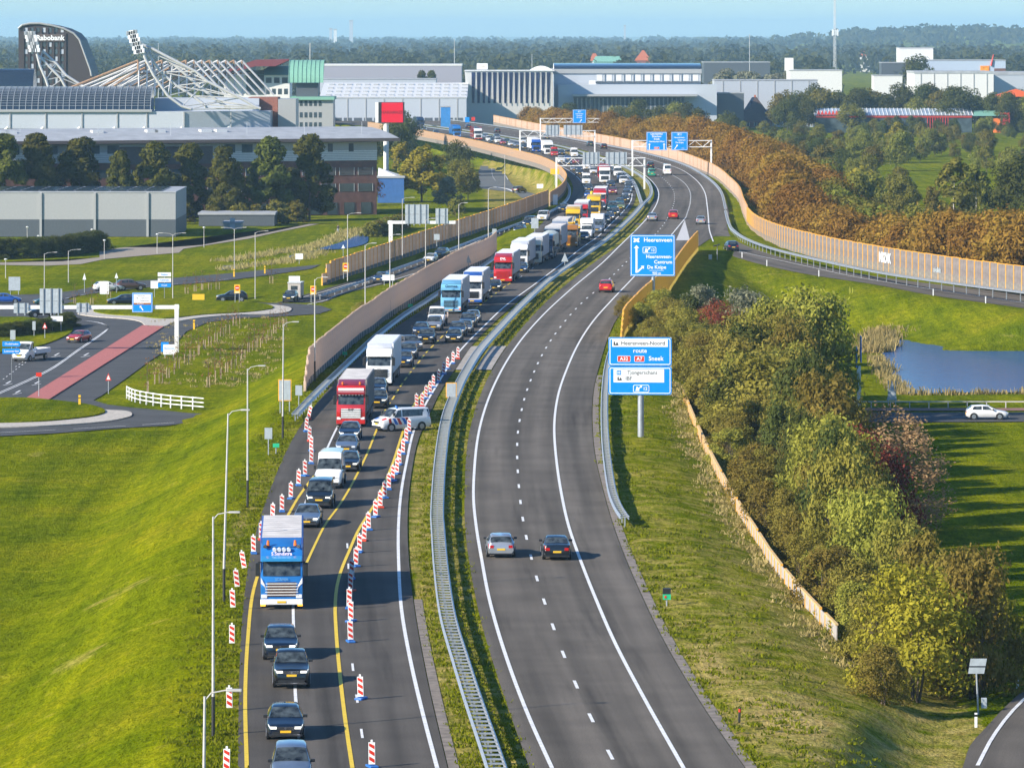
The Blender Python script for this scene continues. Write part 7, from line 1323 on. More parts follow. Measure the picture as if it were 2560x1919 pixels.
# distant towers on the skyline
for u, wd, vt, Y, lb in ((878, 9, 54, 11000, 'slim grey tower block on the far skyline'), (827, 7, 74, 11000, 'left one of two pale blocks on the far skyline'), (838, 8, 76, 11000, 'right one of two pale blocks on the far skyline'), (1562, 5, 66, 12000, 'tiny pale water tower on the far skyline')):
    x = xof(u, Y); w_ = wd * Y / F; t = bld('tower_block', lb, 'tower block', (x, Y, LOW)); z1 = zof(vt, Y) - LOW; box(t, 'wall', -w_ / 2, w_ / 2, 0, w_, 0, z1, BM['cladb'] if wd != 8 else BM['cladw']); box(t, 'roof', -w_ / 2 - .5, w_ / 2 + .5, -.5, w_ + .5, z1 + .01, z1 + 3, BM['clad'])
# small fences and furniture on the right
t = thing('yellow_bridge_rail', 'yellow footbridge railing among the park trees', 'railing', G(2248, 520, LOW)); b = MB()
for z in (.5, 1.0, 1.5): b.bx(-4.5, 4.5, -.06, .06, z - .06, z + .06)
for x in range(-4, 5): b.bx(x - .08, x + .08, -.08, .08, -.3, 1.6)
b.build('railing', M['yellowf'], t)
t = thing('orange_post_fence', 'row of orange posts in front of the dark shops', 'fence', G(1685, 297, LOW)); k = F / t.location.y
for i in range(12): MB().bx(i * 10.0 / k, i * 10.0 / k + .35, -.2, .2, 0, 23 / k).build('fence_post', M['orangewood'], t)
t = thing('yellow_wall', 'yellow timber wall left of the dark thatched farmhouse', 'wall', G(1808, 297, LOW)); k = F / t.location.y; MB().bx(0, 34 / k, 0, .5, 0, 24 / k).build('boards', M['yellowf'], t)
t = thing('rail_fence', 'low white rail beside the road below the pond', 'railing', G(2130, 1020, LOW)); b = MB(); b.bx(0, 34, -.04, .04, .62, .74); b.build('rail', M['pole'], t); b = MB()
for i in range(18): b.bx(i * 2 - .05, i * 2 + .05, -.05, .05, -.1, .7)
tag(b.build('rail_posts', M['pole'], t), kind='stuff')
# ---------------- vegetation ----------------
def leafmat(name, dark, light, hue=.06, transl=.34):
    m = bpy.data.materials.new(name); m.use_nodes = True; n = m.node_tree; L = n.links.new; n.nodes.remove(n.nodes['Principled BSDF']); out = n.nodes['Material Output']
    at = n.nodes.new('ShaderNodeAttribute'); at.attribute_name = 'lv'; oi = n.nodes.new('ShaderNodeObjectInfo')
    mx = n.nodes.new('ShaderNodeMix'); mx.data_type = 'RGBA'; mx.inputs[6].default_value = (*dark, 1); mx.inputs[7].default_value = (*light, 1); L(at.outputs['Fac'], mx.inputs[0])
    hsv = n.nodes.new('ShaderNodeHueSaturation'); L(mx.outputs[2], hsv.inputs['Color'])
    def rg(a, b):
        r = n.nodes.new('ShaderNodeMapRange'); r.inputs[3].default_value = a; r.inputs[4].default_value = b; L(oi.outputs['Random'], r.inputs[0]); return r.outputs[0]
    L(rg(.5 - hue * .6, .5 + hue * .15), hsv.inputs['Hue']); L(rg(.78, 1.22), hsv.inputs['Value'])
    d = n.nodes.new('ShaderNodeBsdfDiffuse'); t = n.nodes.new('ShaderNodeBsdfTranslucent'); L(hsv.outputs[0], d.inputs[0]); L(hsv.outputs[0], t.inputs[0]); ms = n.nodes.new('ShaderNodeMixShader'); ms.inputs[0].default_value = transl; L(d.outputs[0], ms.inputs[1]); L(t.outputs[0], ms.inputs[2]); L(ms.outputs[0], out.inputs[0]); return m
LV = dict(oak=leafmat('oak_leaves', (.042, .058, .012), (.145, .160, .030)), alder=leafmat('rust_brown_leaves', (.14, .09, .014), (.35, .215, .040), .035), shrub=leafmat('olive_shrub_leaves', (.10, .105, .014), (.35, .33, .06), .07), grey=leafmat('grey_willow_leaves', (.12, .125, .07), (.27, .27, .17), .03), willow=leafmat('yellow_willow_leaves', (.17, .165, .015), (.42, .38, .045), .03),
          park=leafmat('park_leaves', (.075, .09, .016), (.25, .25, .045), .08), dark=leafmat('dark_green_leaves', (.030, .048, .014), (.12, .14, .034), .05), gold=leafmat('golden_leaves', (.15, .145, .014), (.41, .36, .04), .0), red=leafmat('red_leaves', (.13, .03, .02), (.26, .07, .04), .03), tan=leafmat('tan_dry_leaves', (.20, .12, .055), (.38, .25, .13), .02), reed=leafmat('reed_leaves', (.24, .21, .07), (.50, .42, .17), .04), twig=leafmat('rusty_sapling_leaves', (.14, .07, .02), (.24, .13, .05), .05), far=leafmat('far_wood_leaves', (.030, .042, .014), (.10, .105, .035), .0))
def clumps(kind, rg):
    """clump centres and radii in a crown of unit height 1 (x, y in units of height)"""
    C = []
    if kind == 'round':
        for _ in range(34):
            z = rg.uniform(.22, .95); w = .40 * math.sin(math.pi * min(1, max(0, (z - .08) / .92)) ** .8) + .04; a = rg.uniform(0, 6.283); r = w * math.sqrt(rg.uniform(.15, 1)); C.append((r * math.cos(a), r * math.sin(a), z, rg.uniform(.09, .16)))
    elif kind == 'conic':
        for _ in range(36):
            z = rg.uniform(.14, .97); w = .31 * (1 - z) ** .62 + .02; a = rg.uniform(0, 6.283); r = w * math.sqrt(rg.uniform(.2, 1)); C.append((r * math.cos(a), r * math.sin(a), z, rg.uniform(.07, .12) * (1.1 - .5 * z)))
    elif kind == 'tall':
        for _ in range(56):
            z = rg.uniform(.08, .98); w = .33 * min(1, (z / .25) ** .5) * (1 - z) ** .62 + .015; a = rg.uniform(0, 6.283); r = w * math.sqrt(rg.uniform(.1, 1)); C.append((r * math.cos(a), r * math.sin(a), z, rg.uniform(.06, .10)))
    elif kind == 'poplar':
        for _ in range(30):
            z = rg.uniform(.12, .97); w = .13 * math.sin(math.pi * min(1, z + .08)) ** .6 + .01; a = rg.uniform(0, 6.283); r = w * rg.uniform(.2, 1); C.append((r * math.cos(a), r * math.sin(a), z, rg.uniform(.05, .08)))
    elif kind == 'shrub':
        for _ in range(62):
            z = rg.uniform(.06, .95); w = .52 * math.sqrt(max(.02, 1 - z ** 1.7)); a = rg.uniform(0, 6.283); r = w * math.sqrt(rg.uniform(.1, 1)); C.append((r * math.cos(a), r * math.sin(a), z, rg.uniform(.06, .13)))
    elif kind == 'willow':
        for _ in range(40):
            a = rg.uniform(0, 6.283); r = .36 * math.sqrt(rg.uniform(.05, 1)); zt = .95 - 1.1 * r * r * 3; z = rg.uniform(max(.15, zt - .5), max(.2, zt)); C.append((r * math.cos(a), r * math.sin(a), z, rg.uniform(.07, .12)))
    return C
def crown_mesh(name, kind, h, nleaf, leaf, seed, m, vert=.0, spiky=0.0):
    rg = np.random.default_rng(seed); C = np.array(clumps(kind, rg)); wts = C[:, 3] ** 2; wts /= wts.sum(); ci = rg.choice(len(C), nleaf, p=wts); c = C[ci] * h
    d = rg.normal(size=(nleaf, 3)); d /= np.linalg.norm(d, axis=1)[:, None]; rad = c[:, 3] * (1 - .55 * rg.random(nleaf) ** 2.2) * (1 + spiky * np.abs(rg.normal(size=nleaf))); P = c[:, :3] + d * rad[:, None] * np.array([1, 1, .85])
    P[:, 2] = np.maximum(P[:, 2], .15)
    axis = P - np.array([0, 0, .45 * h]); axis /= np.linalg.norm(axis, axis=1)[:, None] + 1e-6
    nrm = d * .75 + axis * .5 + rg.normal(size=(nleaf, 3)) * .55; nrm /= np.linalg.norm(nrm, axis=1)[:, None]
    ref = rg.normal(size=(nleaf, 3)); ref[:, 2] += vert * np.sign(ref[:, 2]); t = np.cross(nrm, ref); t /= np.linalg.norm(t, axis=1)[:, None] + 1e-6; b = np.cross(nrm, t); s = leaf * rg.uniform(.55, 1.25, nleaf)[:, None]
    k1 = rg.uniform(.5, 1.0, nleaf)[:, None]
    V = np.stack([P - t * s, P + b * s * .55 * k1 - t * s * .1, P + t * s, P - b * s * .55 + t * s * .1], 1).reshape(-1, 3); Q = np.arange(nleaf * 4).reshape(-1, 4)
    cv = rg.random(len(C)); lv = np.clip(.25 + .35 * cv[ci] + .4 * rg.random(nleaf), 0, 1); return fastmesh(name, V, Q, m, lv)
def trunk_mesh(h, r, seed, m, top=.7, multi=1):
    rg = random.Random(seed); b = MB()
    for q in range(multi):
        x = rg.uniform(-.25, .25) if multi > 1 else 0; y = rg.uniform(-.25, .25) if multi > 1 else 0; p0 = Vector((x, y, -.4)); p1 = Vector((x * 2 + rg.uniform(-.1, .1), y * 2 + rg.uniform(-.1, .1), h * top * .5)); p2 = p1 + Vector((rg.uniform(-.3, .3) * h * .1, rg.uniform(-.3, .3) * h * .1, h * top * .5)); b.tube(p0, p1, r, 6, r * .75, cap=False); b.tube(p1, p2, r * .75, 6, r * .3, cap=False)
        for _ in range(5): a = rg.uniform(0, 6.28); q0 = p1.lerp(p2, rg.uniform(0, .7)); b.tube(q0, q0 + Vector((math.cos(a) * h * .2, math.sin(a) * h * .2, h * .16)), r * .35, 4, r * .1, cap=False)
    return b.mesh('trunk', m)
TV = {}
def variants(key, kind, h, nleaf, leaf, m, n=4, **kw):
    tr = kw.pop('trunk', (.16, .7, 1)); bk = kw.pop('bark', M['bark'])
    TV[key] = [(crown_mesh('crown', kind, h, nleaf, leaf, hash((kind, i, 5)) % 9999 if False else sum(map(ord, key)) * 7 + i, m, **kw), trunk_mesh(h, tr[0], i, bk, tr[1], tr[2]), h) for i in range(n)]
variants('shrub', 'shrub', 6, 8000, .15, LV['shrub'], 6, trunk=(.07, .6, 4), spiky=.35); variants('shrubgrey', 'shrub', 6, 5500, .17, LV['grey'], 2, trunk=(.07, .6, 4), spiky=.35); variants('gold', 'shrub', 7.5, 8000, .16, LV['gold'], 2, trunk=(.08, .6, 4), spiky=.3); variants('red', 'shrub', 8, 7000, .16, LV['red'], 1, trunk=(.05, .6, 4), spiky=.4); variants('tan', 'shrub', 9, 8000, .16, LV['tan'], 1, trunk=(.05, .6, 4), spiky=.3, vert=1.5); variants('bushdark', 'shrub', 6, 8000, .15, LV['dark'], 2, trunk=(.06, .6, 4), spiky=.3)
variants('oak', 'tall', 16, 8500, .50, LV['oak'], 4, trunk=(.24, .8, 1)); variants('alder', 'round', 9, 4200, .28, LV['alder'], 5, trunk=(.12, .8, 2), spiky=.25); variants('park', 'round', 10, 3600, .36, LV['park'], 6, trunk=(.16, .6, 1), spiky=.2); variants('parkdark', 'round', 12, 5500, .34, LV['dark'], 4, trunk=(.18, .6, 1), spiky=.2); variants('birch', 'conic', 14, 3200, .42, LV['park'], 2, trunk=(.14, .85, 1), bark=M['birchbark']); variants('willow', 'willow', 14, 4200, .48, LV['willow'], 2, trunk=(.25, .6, 1), vert=2.5); variants('greytree', 'round', 9, 2200, .46, LV['grey'], 2, trunk=(.14, .6, 1)); variants('poplar', 'poplar', 22, 2600, .62, LV['oak'], 2, trunk=(.25, .8, 1)); variants('small', 'round', 6.5, 1200, .30, LV['park'], 3, trunk=(.09, .75, 1)); variants('rusty', 'round', 6.5, 1000, .28, LV['twig'], 2, trunk=(.09, .75, 1)); variants('bushfar', 'shrub', 5, 1500, .30, LV['park'], 3, trunk=(.06, .6, 3))
def plant(key, p, h, label, cat='tree', group=None, name=None, i=None, wx=1.0):
    v = TV[key]; c, tr, h0 = v[random.randrange(len(v)) if i is None else i % len(v)]; k = h / h0; t = thing(name or {'shrub': 'shrub', 'oak': 'oak_tree', 'alder': 'alder_tree', 'birch': 'birch_tree', 'willow': 'willow_tree', 'poplar': 'poplar_tree', 'greytree': 'silver_willow', 'parkdark': 'dark_tree', 'small': 'young_tree', 'rusty': 'young_tree', 'bushfar': 'bush'}.get('shrub' if cat == 'shrub' else key, 'tree'), label, cat, p, random.uniform(0, 6.28), group); q = random.uniform(.9, 1.12) * wx
    link('crown', c, t, (0, 0, 0), 0, (k * q, k * q, k)); link('trunk', tr, t, (0, 0, 0), 0, (k, k, k)); return t
# thicket on the right bank
fl = Line([(1709, 1000), (1762, 1126), (1788, 1179), (1820, 1238), (1856, 1300), (1923, 1405), (1955, 1448), (2006, 1509), (2060, 1567)], -1.3)
gx = 'shrubs of the thicket on the right bank'
y = 262.0
while y < 566:
    x0 = float(fl(np.clip(y, 265, 455))) + 2.2; x1 = 26 if y < 305 else 26 if y < 400 else 27 if y < 470 else 31; x = x0
    if y > 470: x0 = x = 16.5 - (y - 470) * .02
    while x < x1:
        px, py = x + random.uniform(-1, 1), y + random.uniform(-2.0, 2.0); edge = (x - x0) < 2.5; h = random.uniform(3.0, 4.4) if edge else random.uniform(4.2, 6.6)
        if y > 480: h *= .75
        if 315 < y < 490 and x > 21: h *= 1.22
        h *= 1 + .62 * max(0, (x - 19.5) / 7.0) * (1 if y < 500 else .2)
        plant('shrub' if random.random() < .93 else 'bushdark', (px, py, hz(px, py) - .1), h, 'olive green shrub in the thicket, ' + ('beside the low screen, ' if edge else 'towards the shaded field, ' if x > 26 else 'in its middle, ') + ('near the golden shrubs' if y < 320 else 'below the red shrub' if y < 390 else 'beside the route sign pole' if y < 470 else 'at its far end'), 'shrub', gx, wx=1.0 if x < x1 - 4 else .62); x += random.uniform(3.0, 4.0)
    y += 6.2
for x, y in ((26.5, 402), (27.5, 418), (28.5, 436), (28, 452), (29.5, 468), (30, 486), (24, 410)): plant('parkdark', (x, y, hz(x, y) - .1), random.uniform(6.5, 8), 'tall dark tree standing out of the thicket towards the pond', 'tree', 'tall trees in the thicket')
for key, x, y, h, lb in (('gold', 21.8, 257, 7.4, 'big golden green shrub at the near end of the thicket'), ('gold', 26.6, 268, 6.5, 'second golden shrub behind the near end of the thicket'), ('red', 27.0, 362, 7.8, 'red leaved shrub in the middle of the thicket'), ('red', 26.0, 360, 8.4, 'smaller red leaved shrub left of the pale dry one'), ('tan', 29.8, 372, 9.4, 'pale tan dry shrub standing above the red one'), ('shrubgrey', 27, 548, 7.5, 'silvery willow shrub at the far end of the thicket'), ('shrubgrey', 32, 540, 7.0, 'second silvery willow shrub at the far end of the thicket'), ('shrubgrey', 22, 556, 5.6, 'low silvery shrub below the yellow screen'), ('red', 23, 532, 6.0, 'reddish shrub at the far end of the thicket'), ('shrub', 19.6, 250, 3.2, 'low shrub at the foot of the golden one'), ('bushdark', 26.5, 278, 6.4, 'dark tall shrub at the right end of the thicket')): plant(key, (x, y, hz(x, y) - .1), h, lb, 'shrub', name='shrub')
# rust brown tree belt along the right barriers
def along(pts, offs, step, h0, h1, key, label, group, z=0.0, jit=1.2):
    g = [G(u, v, 0) for u, v in curve_pts(pts, 6, False)]; g = resample(g, step); n = len(g)
    for i, p in enumerate(g):
        d = g[min(i + 1, n - 1)] - g[max(i - 1, 0)]; nn = Vector((-d.y, d.x, 0)).normalized(); nn = nn if nn.x > 0 or (abs(nn.x) < .2 and nn.y > 0) else -nn
        for o in offs: q = p + nn * (o + random.uniform(-jit, jit)) + d.normalized() * random.uniform(-jit, jit); plant(key, (q.x, q.y, hz(q.x, q.y) - .2), random.uniform(h0, h1), label, 'tree', group)
BRN = [(1868, 560), (1892, 583), (1950, 609), (2060, 639), (2200, 667), (2350, 692), (2560, 722), (2700, 742)]
along(BRN[::-1], (14,), 5.5, 9.5, 12.5, 'park', 'olive tree in the second row behind the grey barrier with orange posts', 'olive trees behind the near right barrier')
along(BRN[::-1], (7,), 4.8, 9.5, 12, 'alder', 'rust brown autumn tree behind the grey barrier with orange posts', 'rust brown trees behind the near right barrier')
TL = [(1868, 558), (1858, 535), (1848, 505), (1824, 478), (1790, 448), (1735, 422), (1680, 402), (1595, 381), (1523, 366), (1436, 350), (1340, 331), (1260, 314)]
along(TL[:8], (8, 16), 7, 9.5, 12, 'alder', 'rust brown autumn tree behind the timber barrier on the bend', 'rust brown trees behind the bend barrier')
along(TL[7:], (9,), 9, 8, 10, 'alder', 'rust brown autumn tree behind the far timber barrier before the showroom', 'rust brown trees behind the farthest barrier')
# park and garden trees to the right of the belt
def clear(x, y): return not (.083 < x / y < .104 and 1090 < y < 1420)
gp = 'park trees right of the motorway'; n = 0; tries = 0
bl = Line([(2560, 722), (2200, 667), (2060, 639), (1950, 609), (1892, 583), (1868, 555), (1855, 530), (1848, 505)]); R0 = lambda y: float(R0R(np.array(y)))
while n < 250 and tries < 6000:
    tries += 1; y = random.uniform(640, 1500) if random.random() < .6 else random.uniform(1400, 1840); x = random.uniform(20, .118 * y + 6); lim = (float(bl(np.array(min(max(y, 630), 985)))) + 17) if y < 985 else R0(y) + 22
    if x < lim or not clear(x, y): continue
    r_ = random.random(); 
    if y > 1700: key, h, lb = ('parkdark', random.uniform(8, 12), 'dark green tree in front of the right hand halls') if r_ < .65 else ('park', random.uniform(7, 11), 'olive green tree of the park on the right')
    elif y > 1400 and r_ < .4: key, h, lb = 'park', random.uniform(5, 7.5), 'low olive tree around the garden centre'
    else: key, h, lb = ('park', random.uniform(6, 9.5), 'olive green tree of the park on the right') if r_ < .78 else ('parkdark', random.uniform(7, 10), 'dark green tree of the park on the right') if r_ < .9 else ('bushfar', random.uniform(3, 5), 'olive bush of the park on the right')
    if .083 < x / y < .104 and y < 1090: h *= .55
    if y > 1250 and (.0465 < x / y < .057 or .1025 < x / y): h *= .5
    if 1500 < y < 1850 and x > 85: h = min(h, 6.5)
    plant(key, (x, y, LOW - .1), h, lb, 'tree', {'o': 'olive', 'd': 'dark', 'l': 'low'}[lb[0]] + ' trees right of the motorway: ' + ('far' if y > 1560 else 'near')); n += 1
for key, u, v, h, lb in (('birch', 2385, 590, 15, 'tall pale trunked birch at the middle of the park'), ('birch', 2440, 575, 13, 'second birch right of the tall one in the park'), ('birch', 2330, 600, 10, 'shorter birch left of the tall one in the park'), ('willow', 2240, 372, 9.5, 'broad weeping willow before the red garden centre'), ('parkdark', 2545, 590, 15, 'large green tree at the right edge of the park'), ('greytree', 1770, 318, 11, 'silvery grey tree left of the dark thatched farmhouse'), ('small', 2443, 432, 7.5, 'young tree alone on the park lawn at left'), ('small', 2466, 433, 7.5, 'young tree alone on the park lawn at right'), ('small', 2300, 405, 5.5, 'small round tree by the park path'), ('willow', 2150, 500, 9, 'drooping green tree in the middle of the brown belt'), ('parkdark', 2290, 283, 26, 'tall dark poplar like tree before the white block')): plant(key, G(u, v, LOW), h, lb)
# row of big trees before the office building
for i, (xc, yt, wd) in enumerate(((20, 880, 1), (240, 878, 1.0), (510, 900, 1.0), (760, 990, .9), (980, 935, 1), (1225, 945, 1), (1440, 960, 1), (1720, 905, 1.05), (1990, 890, 1.1))):
    u = xc / 2.572; v = yt / 2.572; Yt = 972 + (i % 3) * 6; h = zof(v, Yt) - LOW; plant('oak', (xof(u, Yt), Yt, LOW), h * 1.02, ('tall dark tree, number %d feature of the row before the office building' % i) if False else 'big dark green tree in the row before the brick office building', 'tree', 'big trees before the office building', wx=wd * 1.08)
for u, w_ in ((455, 5), (530, 4), (600, 4.5), (640, 4), (690, 5), (710, 4), (740, 5)): plant('bushfar', (xof(u, 966), 966, LOW), w_, 'green bush at the foot of the big trees by the shed', 'shrub', 'bushes below the big trees', name='shrub')
plant('willow', G(1054, 505, LOW), 14.8, 'yellow green weeping tree beside the red billboard column'); plant('dark' if False else 'parkdark', G(1140, 440, LOW), 9.5, 'dark round tree right of the yellow weeping tree')
for u, v, h, key, lb in ((867, 515, 5.5, 'rusty', 'young rusty leaved tree before the office ground floor at left'), (928, 512, 6.5, 'rusty', 'young rusty leaved tree before the office ground floor at right'), (1150, 470, 7.5, 'park', 'green bushy tree behind the pale side road'), (1170, 500, 8, 'park', 'broad bushy tree below the pale side road'), (1120, 525, 7, 'greytree', 'grey brown bare tree below the pale side road'), (1140, 540, 4, 'bushfar', 'low bush behind the orange post barrier')): plant(key, G(u, v, LOW), h, lb)
for u, v, h in ((905, 425, 12), (1000, 400, 15), (985, 415, 13), (940, 400, 9), (1015, 395, 10), (880, 385, 8), (850, 380, 9), (1010, 430, 9)): plant('parkdark' if h > 9 else 'willow', G(u, v, LOW), h, 'tree clustered round the red billboard column', 'tree', 'trees around the red billboard')
for u, v, h in ((770, 330, 8), (800, 335, 9), (840, 330, 8), (740, 345, 6), (815, 300, 6), (870, 292, 7), (890, 290, 6), (910, 287, 7), (845, 292, 6)): plant('park', G(u, v, LOW), h, 'green tree between the stadium and the low halls', 'tree', 'trees between stadium and halls')
for u in (1055, 1078): plant('poplar', G(u, 290, LOW), 21, 'slender poplar standing beside its twin before the white roofs', 'tree', 'pair of poplars before the white roofs')
for u in (1294, 1322): plant('poplar', G(u, 276, LOW), 20, 'slender poplar standing beside its twin before the striped showroom', 'tree', 'pair of poplars before the showroom')
for u, v, h, k in ((1395, 300, 13, 'parkdark'), (1300, 310, 8, 'alder'), (1330, 312, 8, 'alder'), (1360, 316, 8, 'alder'), (1420, 308, 7, 'alder'), (1610, 320, 10, 'parkdark'), (1570, 330, 8, 'alder'), (1640, 335, 9, 'alder'), (1690, 335, 8, 'alder'), (1143, 292, 7, 'small'), (1238, 285, 8, 'small')): plant(k, G(u, v, LOW), h, 'tree in front of the showroom halls', 'tree', 'trees before the showroom halls')
for i in range(18): u = 820 + i * 18; plant('greytree' if i % 2 else 'park', G(u, 316 + (i % 3), LOW) , random.uniform(14, 17), 'small round tree among the white roofed halls', 'tree', 'small trees among the white roofs')
for i in range(16): u = 1790 + i * 13; plant('greytree', G(u, 284, LOW), random.uniform(16, 21), 'silvery willow in front of the slate blue hall', 'tree', 'silvery willows at the slate blue hall')
for i in range(16): plant('parkdark' if i % 2 else 'park', G(1470 + i * 18 + random.uniform(-8, 8), 326 + random.uniform(-3, 8), LOW), random.uniform(7, 13), 'green tree before the barrel hall and its shops', 'tree', 'trees before the barrel hall')
for i in range(34): plant('parkdark' if i % 3 else 'park', G(1955 + i * 18.5 + random.uniform(-8, 8), 323 + random.uniform(-2, 10), LOW), random.uniform(11, 18), 'green tree between garden centre and right hand halls', 'tree', 'trees between garden centre and halls')
# hedge, saplings, reeds, bushes at left
def hedge(label, pts, h, wd, key='bushdark', name='hedge'):
    g = resample([G(u, v, LOW) for u, v in pts], 2.2); t = thing(name, label, 'hedge', g[0])
    for p in g: c = TV[key][random.randrange(len(TV[key]))]; link('crown', c[0], t, p - g[0], random.uniform(0, 6.28), (wd / 5 * 1.2, wd / 5 * 1.2, h / c[2] * 1.1))
hedge('dark clipped hedge at the left edge beside the sandy path', [(-30, 648), (60, 645), (150, 640), (248, 625)], 3.2, 3.4); hedge('dark bushes filling the low island at the left edge', [(-10, 845), (60, 838), (130, 828), (170, 815)], 1.7, 2.6); hedge('reddish hedge before the far shop car park', [(1395, 318), (1440, 316), (1490, 318)], 2.5, 3, 'shrub')
hedge('scrubby green bushes beside the ditch behind the orange post barrier', [(928, 592), (960, 583), (1000, 570)], 2.6, 3.5, 'bushfar')
sap = [trunk_mesh(3.2, .035, k, M['bark'], .95) for k in range(3)]; sc_ = [crown_mesh('crown', 'conic', 3.2, 55, .12, 70 + k, LV['twig']) for k in range(3)]; stake = MB(); stake.bx(-.30, -.22, -.04, .04, -.2, 1.1); stake.bx(.22, .30, -.04, .04, -.2, 1.1); stake = stake.mesh('stake', mat('stake_wood', (.36, .27, .18), .9, var=.2))
SAP = [(1140, 925), (1200, 895), (1235, 870), (1278, 835), (1315, 800), (1350, 780), (1390, 755), (1428, 720), (1465, 700), (1500, 650), (1530, 640), (1080, 985), (1035, 1020), (995, 1025), (950, 1075), (1340, 1045), (1385, 1005), (1420, 990), (1458, 950), (1500, 930), (1535, 905), (1565, 865), (1600, 820), (1635, 810), (1665, 790), (1700, 765), (1735, 735), (1768, 700), (1805, 655), (1120, 960), (480, 520), (590, 525), (1200, 455), (1255, 440), (1300, 430), (1350, 425), (1400, 420), (1745, 380), (1835, 660), (700, 480)]
for k, (x, y) in enumerate(SAP):
    u, v = S('T4', (x, y))[0]; p = hit(u, v); t = thing('sapling', 'thin staked sapling planted in the rough grass of the left slope', 'sapling', p, random.uniform(0, 3), 'staked saplings on the left slope'); s = random.uniform(.8, 1.25); link('trunk', sap[k % 3], t, (0, 0, 0), 0, (s, s, s)); link('crown', sc_[k % 3], t, (0, 0, 0), 0, (s, s, s)); link('stake', stake, t)
def tufts(name, pts_world, h, m, kind='stuff', n=26, sp=.25, lean=.3):
    V = []; Q = []; lv = []
    for x, y, z, hh in pts_world:
        for _ in range(n):
            a = random.uniform(0, 6.28); dx, dy = random.gauss(0, sp), random.gauss(0, sp); w_ = random.uniform(.03, .07) * (1 + hh); L_ = hh * random.uniform(.5, 1.1); lx, ly = random.gauss(0, lean) * L_, random.gauss(0, lean) * L_; c, s = math.cos(a) * w_, math.sin(a) * w_; o = len(V)
            V += [(x + dx - c, y + dy - s, z - .05), (x + dx + c, y + dy + s, z - .05), (x + dx + lx + c * .3, y + dy + ly + s * .3, z + L_), (x + dx + lx - c * .3, y + dy + ly - s * .3, z + L_)]; Q.append((o, o + 1, o + 2, o + 3)); lv.append(random.random())
    return tag(link(name, fastmesh(name, V, Q, m, lv)), kind=kind)
pts = []
for sx in (S('L6', (0, 860), (200, 830), (400, 790), (600, 760), (800, 730), (950, 690), (1080, 640), (1200, 570), (1290, 570)), S('L6', (0, 940), (250, 900), (560, 860), (800, 800), (900, 770))):
    g = resample([G(u, v, LOW) for u, v in sx], .7)
    for p in g: pts += [(p.x + random.gauss(0, 1.2), p.y + random.gauss(0, 1.2), LOW, random.uniform(.3, .8)) for _ in range(2)]
tufts('ditch_reeds', pts, 1, LV['reed'], n=9, sp=.4)
pts = []
for p in resample([G(u, v, LOW) for u, v in S('M3', (1500, 620), (1530, 555), (1600, 535), (1720, 540), (1850, 548))], .5): pts += [(p.x + random.gauss(0, 1.2), p.y + random.uniform(0, 6), LOW, random.uniform(.6, 1.5)) for _ in range(4)]
for p in resample([G(u, v, LOW) for u, v in S('M3', (1500, 640), (1530, 680), (1570, 730), (1600, 780), (1650, 812), (2212, 806), (2600, 806))], .8): pts += [(p.x + random.gauss(0, .6), p.y + random.gauss(0, .6), LOW, random.uniform(.3, .9)) for _ in range(2)]
for p in resample([G(u, v, LOW) for u, v in S('M3', (1850, 548), (2050, 556), (2300, 570), (2600, 580))], .9): pts += [(p.x, p.y + random.uniform(0, 2), LOW, random.uniform(.3, .8)) for _ in range(2)]
tufts('pond_reeds', pts, 1, LV['reed'], n=9, sp=.35)
# rough grass standing along fences, median and slopes
pts = []
for _ in range(600):
    y = random.uniform(262, 470); x = float(fl(np.array(y))) + random.gauss(-.9, .7); pts.append((x, y, hz(x, y), random.uniform(.08, .28)))
for _ in range(260):
    u, v = S('T4', (random.uniform(950, 1900), 0))[0]; yq = random.uniform(600, 1050); u, v = S('T4', (random.uniform(950, 1850), yq))[0]
    if (yq - 1050) * -1.9 + 900 > 2.0 * (u * 2.572 - 0) or u * 2.572 > 2350 - yq * .6: continue
    p = G(u, v, LOW); pts.append((p.x, p.y, hz(p.x, p.y), random.uniform(.12, .35)))
tufts('rough_grass', pts, 1, LV['reed'], n=10, sp=.3, lean=.5)
pts = []
def near_pts(n, f):
    for _ in range(n):
        y = 200 + 420 * random.random() ** 1.6; x = f(y); yield x, y
lo = lambda y: float(L0L(np.array(y))); ro = lambda y: float(R0R(np.array(y)))
for x, y in near_pts(1500, lambda y: lo(y) - .25 - random.random() ** 1.5 * 3): pts.append((x, y, hz(x, y), random.uniform(.05, .16)))
for x, y in near_pts(1500, lambda y: ro(y) + .55 + random.random() ** 1.6 * 7): pts.append((x, y, hz(x, y), random.uniform(.05, .17)))
for x, y in near_pts(1800, lambda y: random.uniform(float(L0R(np.array(y))) + .7, float(R0L(np.array(y))) - .1)):
    if not 474 < y < 516: pts.append((x, y, -.03, random.uniform(.05, .20)))
M['blade'] = leafmat('grass_blades', (.12, .15, .003), (.25, .26, .012), 0, .35)
tufts('grass_tufts', pts, 1, M['blade'], n=12, sp=.22, lean=.7)
for i in range(9): p = G(*S('L6', ((1240, 1430), (1350, 1400), (1400, 1370), (1290, 1480), (1270, 1380), (1420, 1330), (2110, 945), (1330, 1450), (1385, 1420))[i])[0], -.0); plant('shrub', (p.x, p.y, 0), random.uniform(1.2, 2.4), 'small bush growing up the foot of the pale noise barrier', 'shrub', 'bushes at the pale barrier', name='shrub')
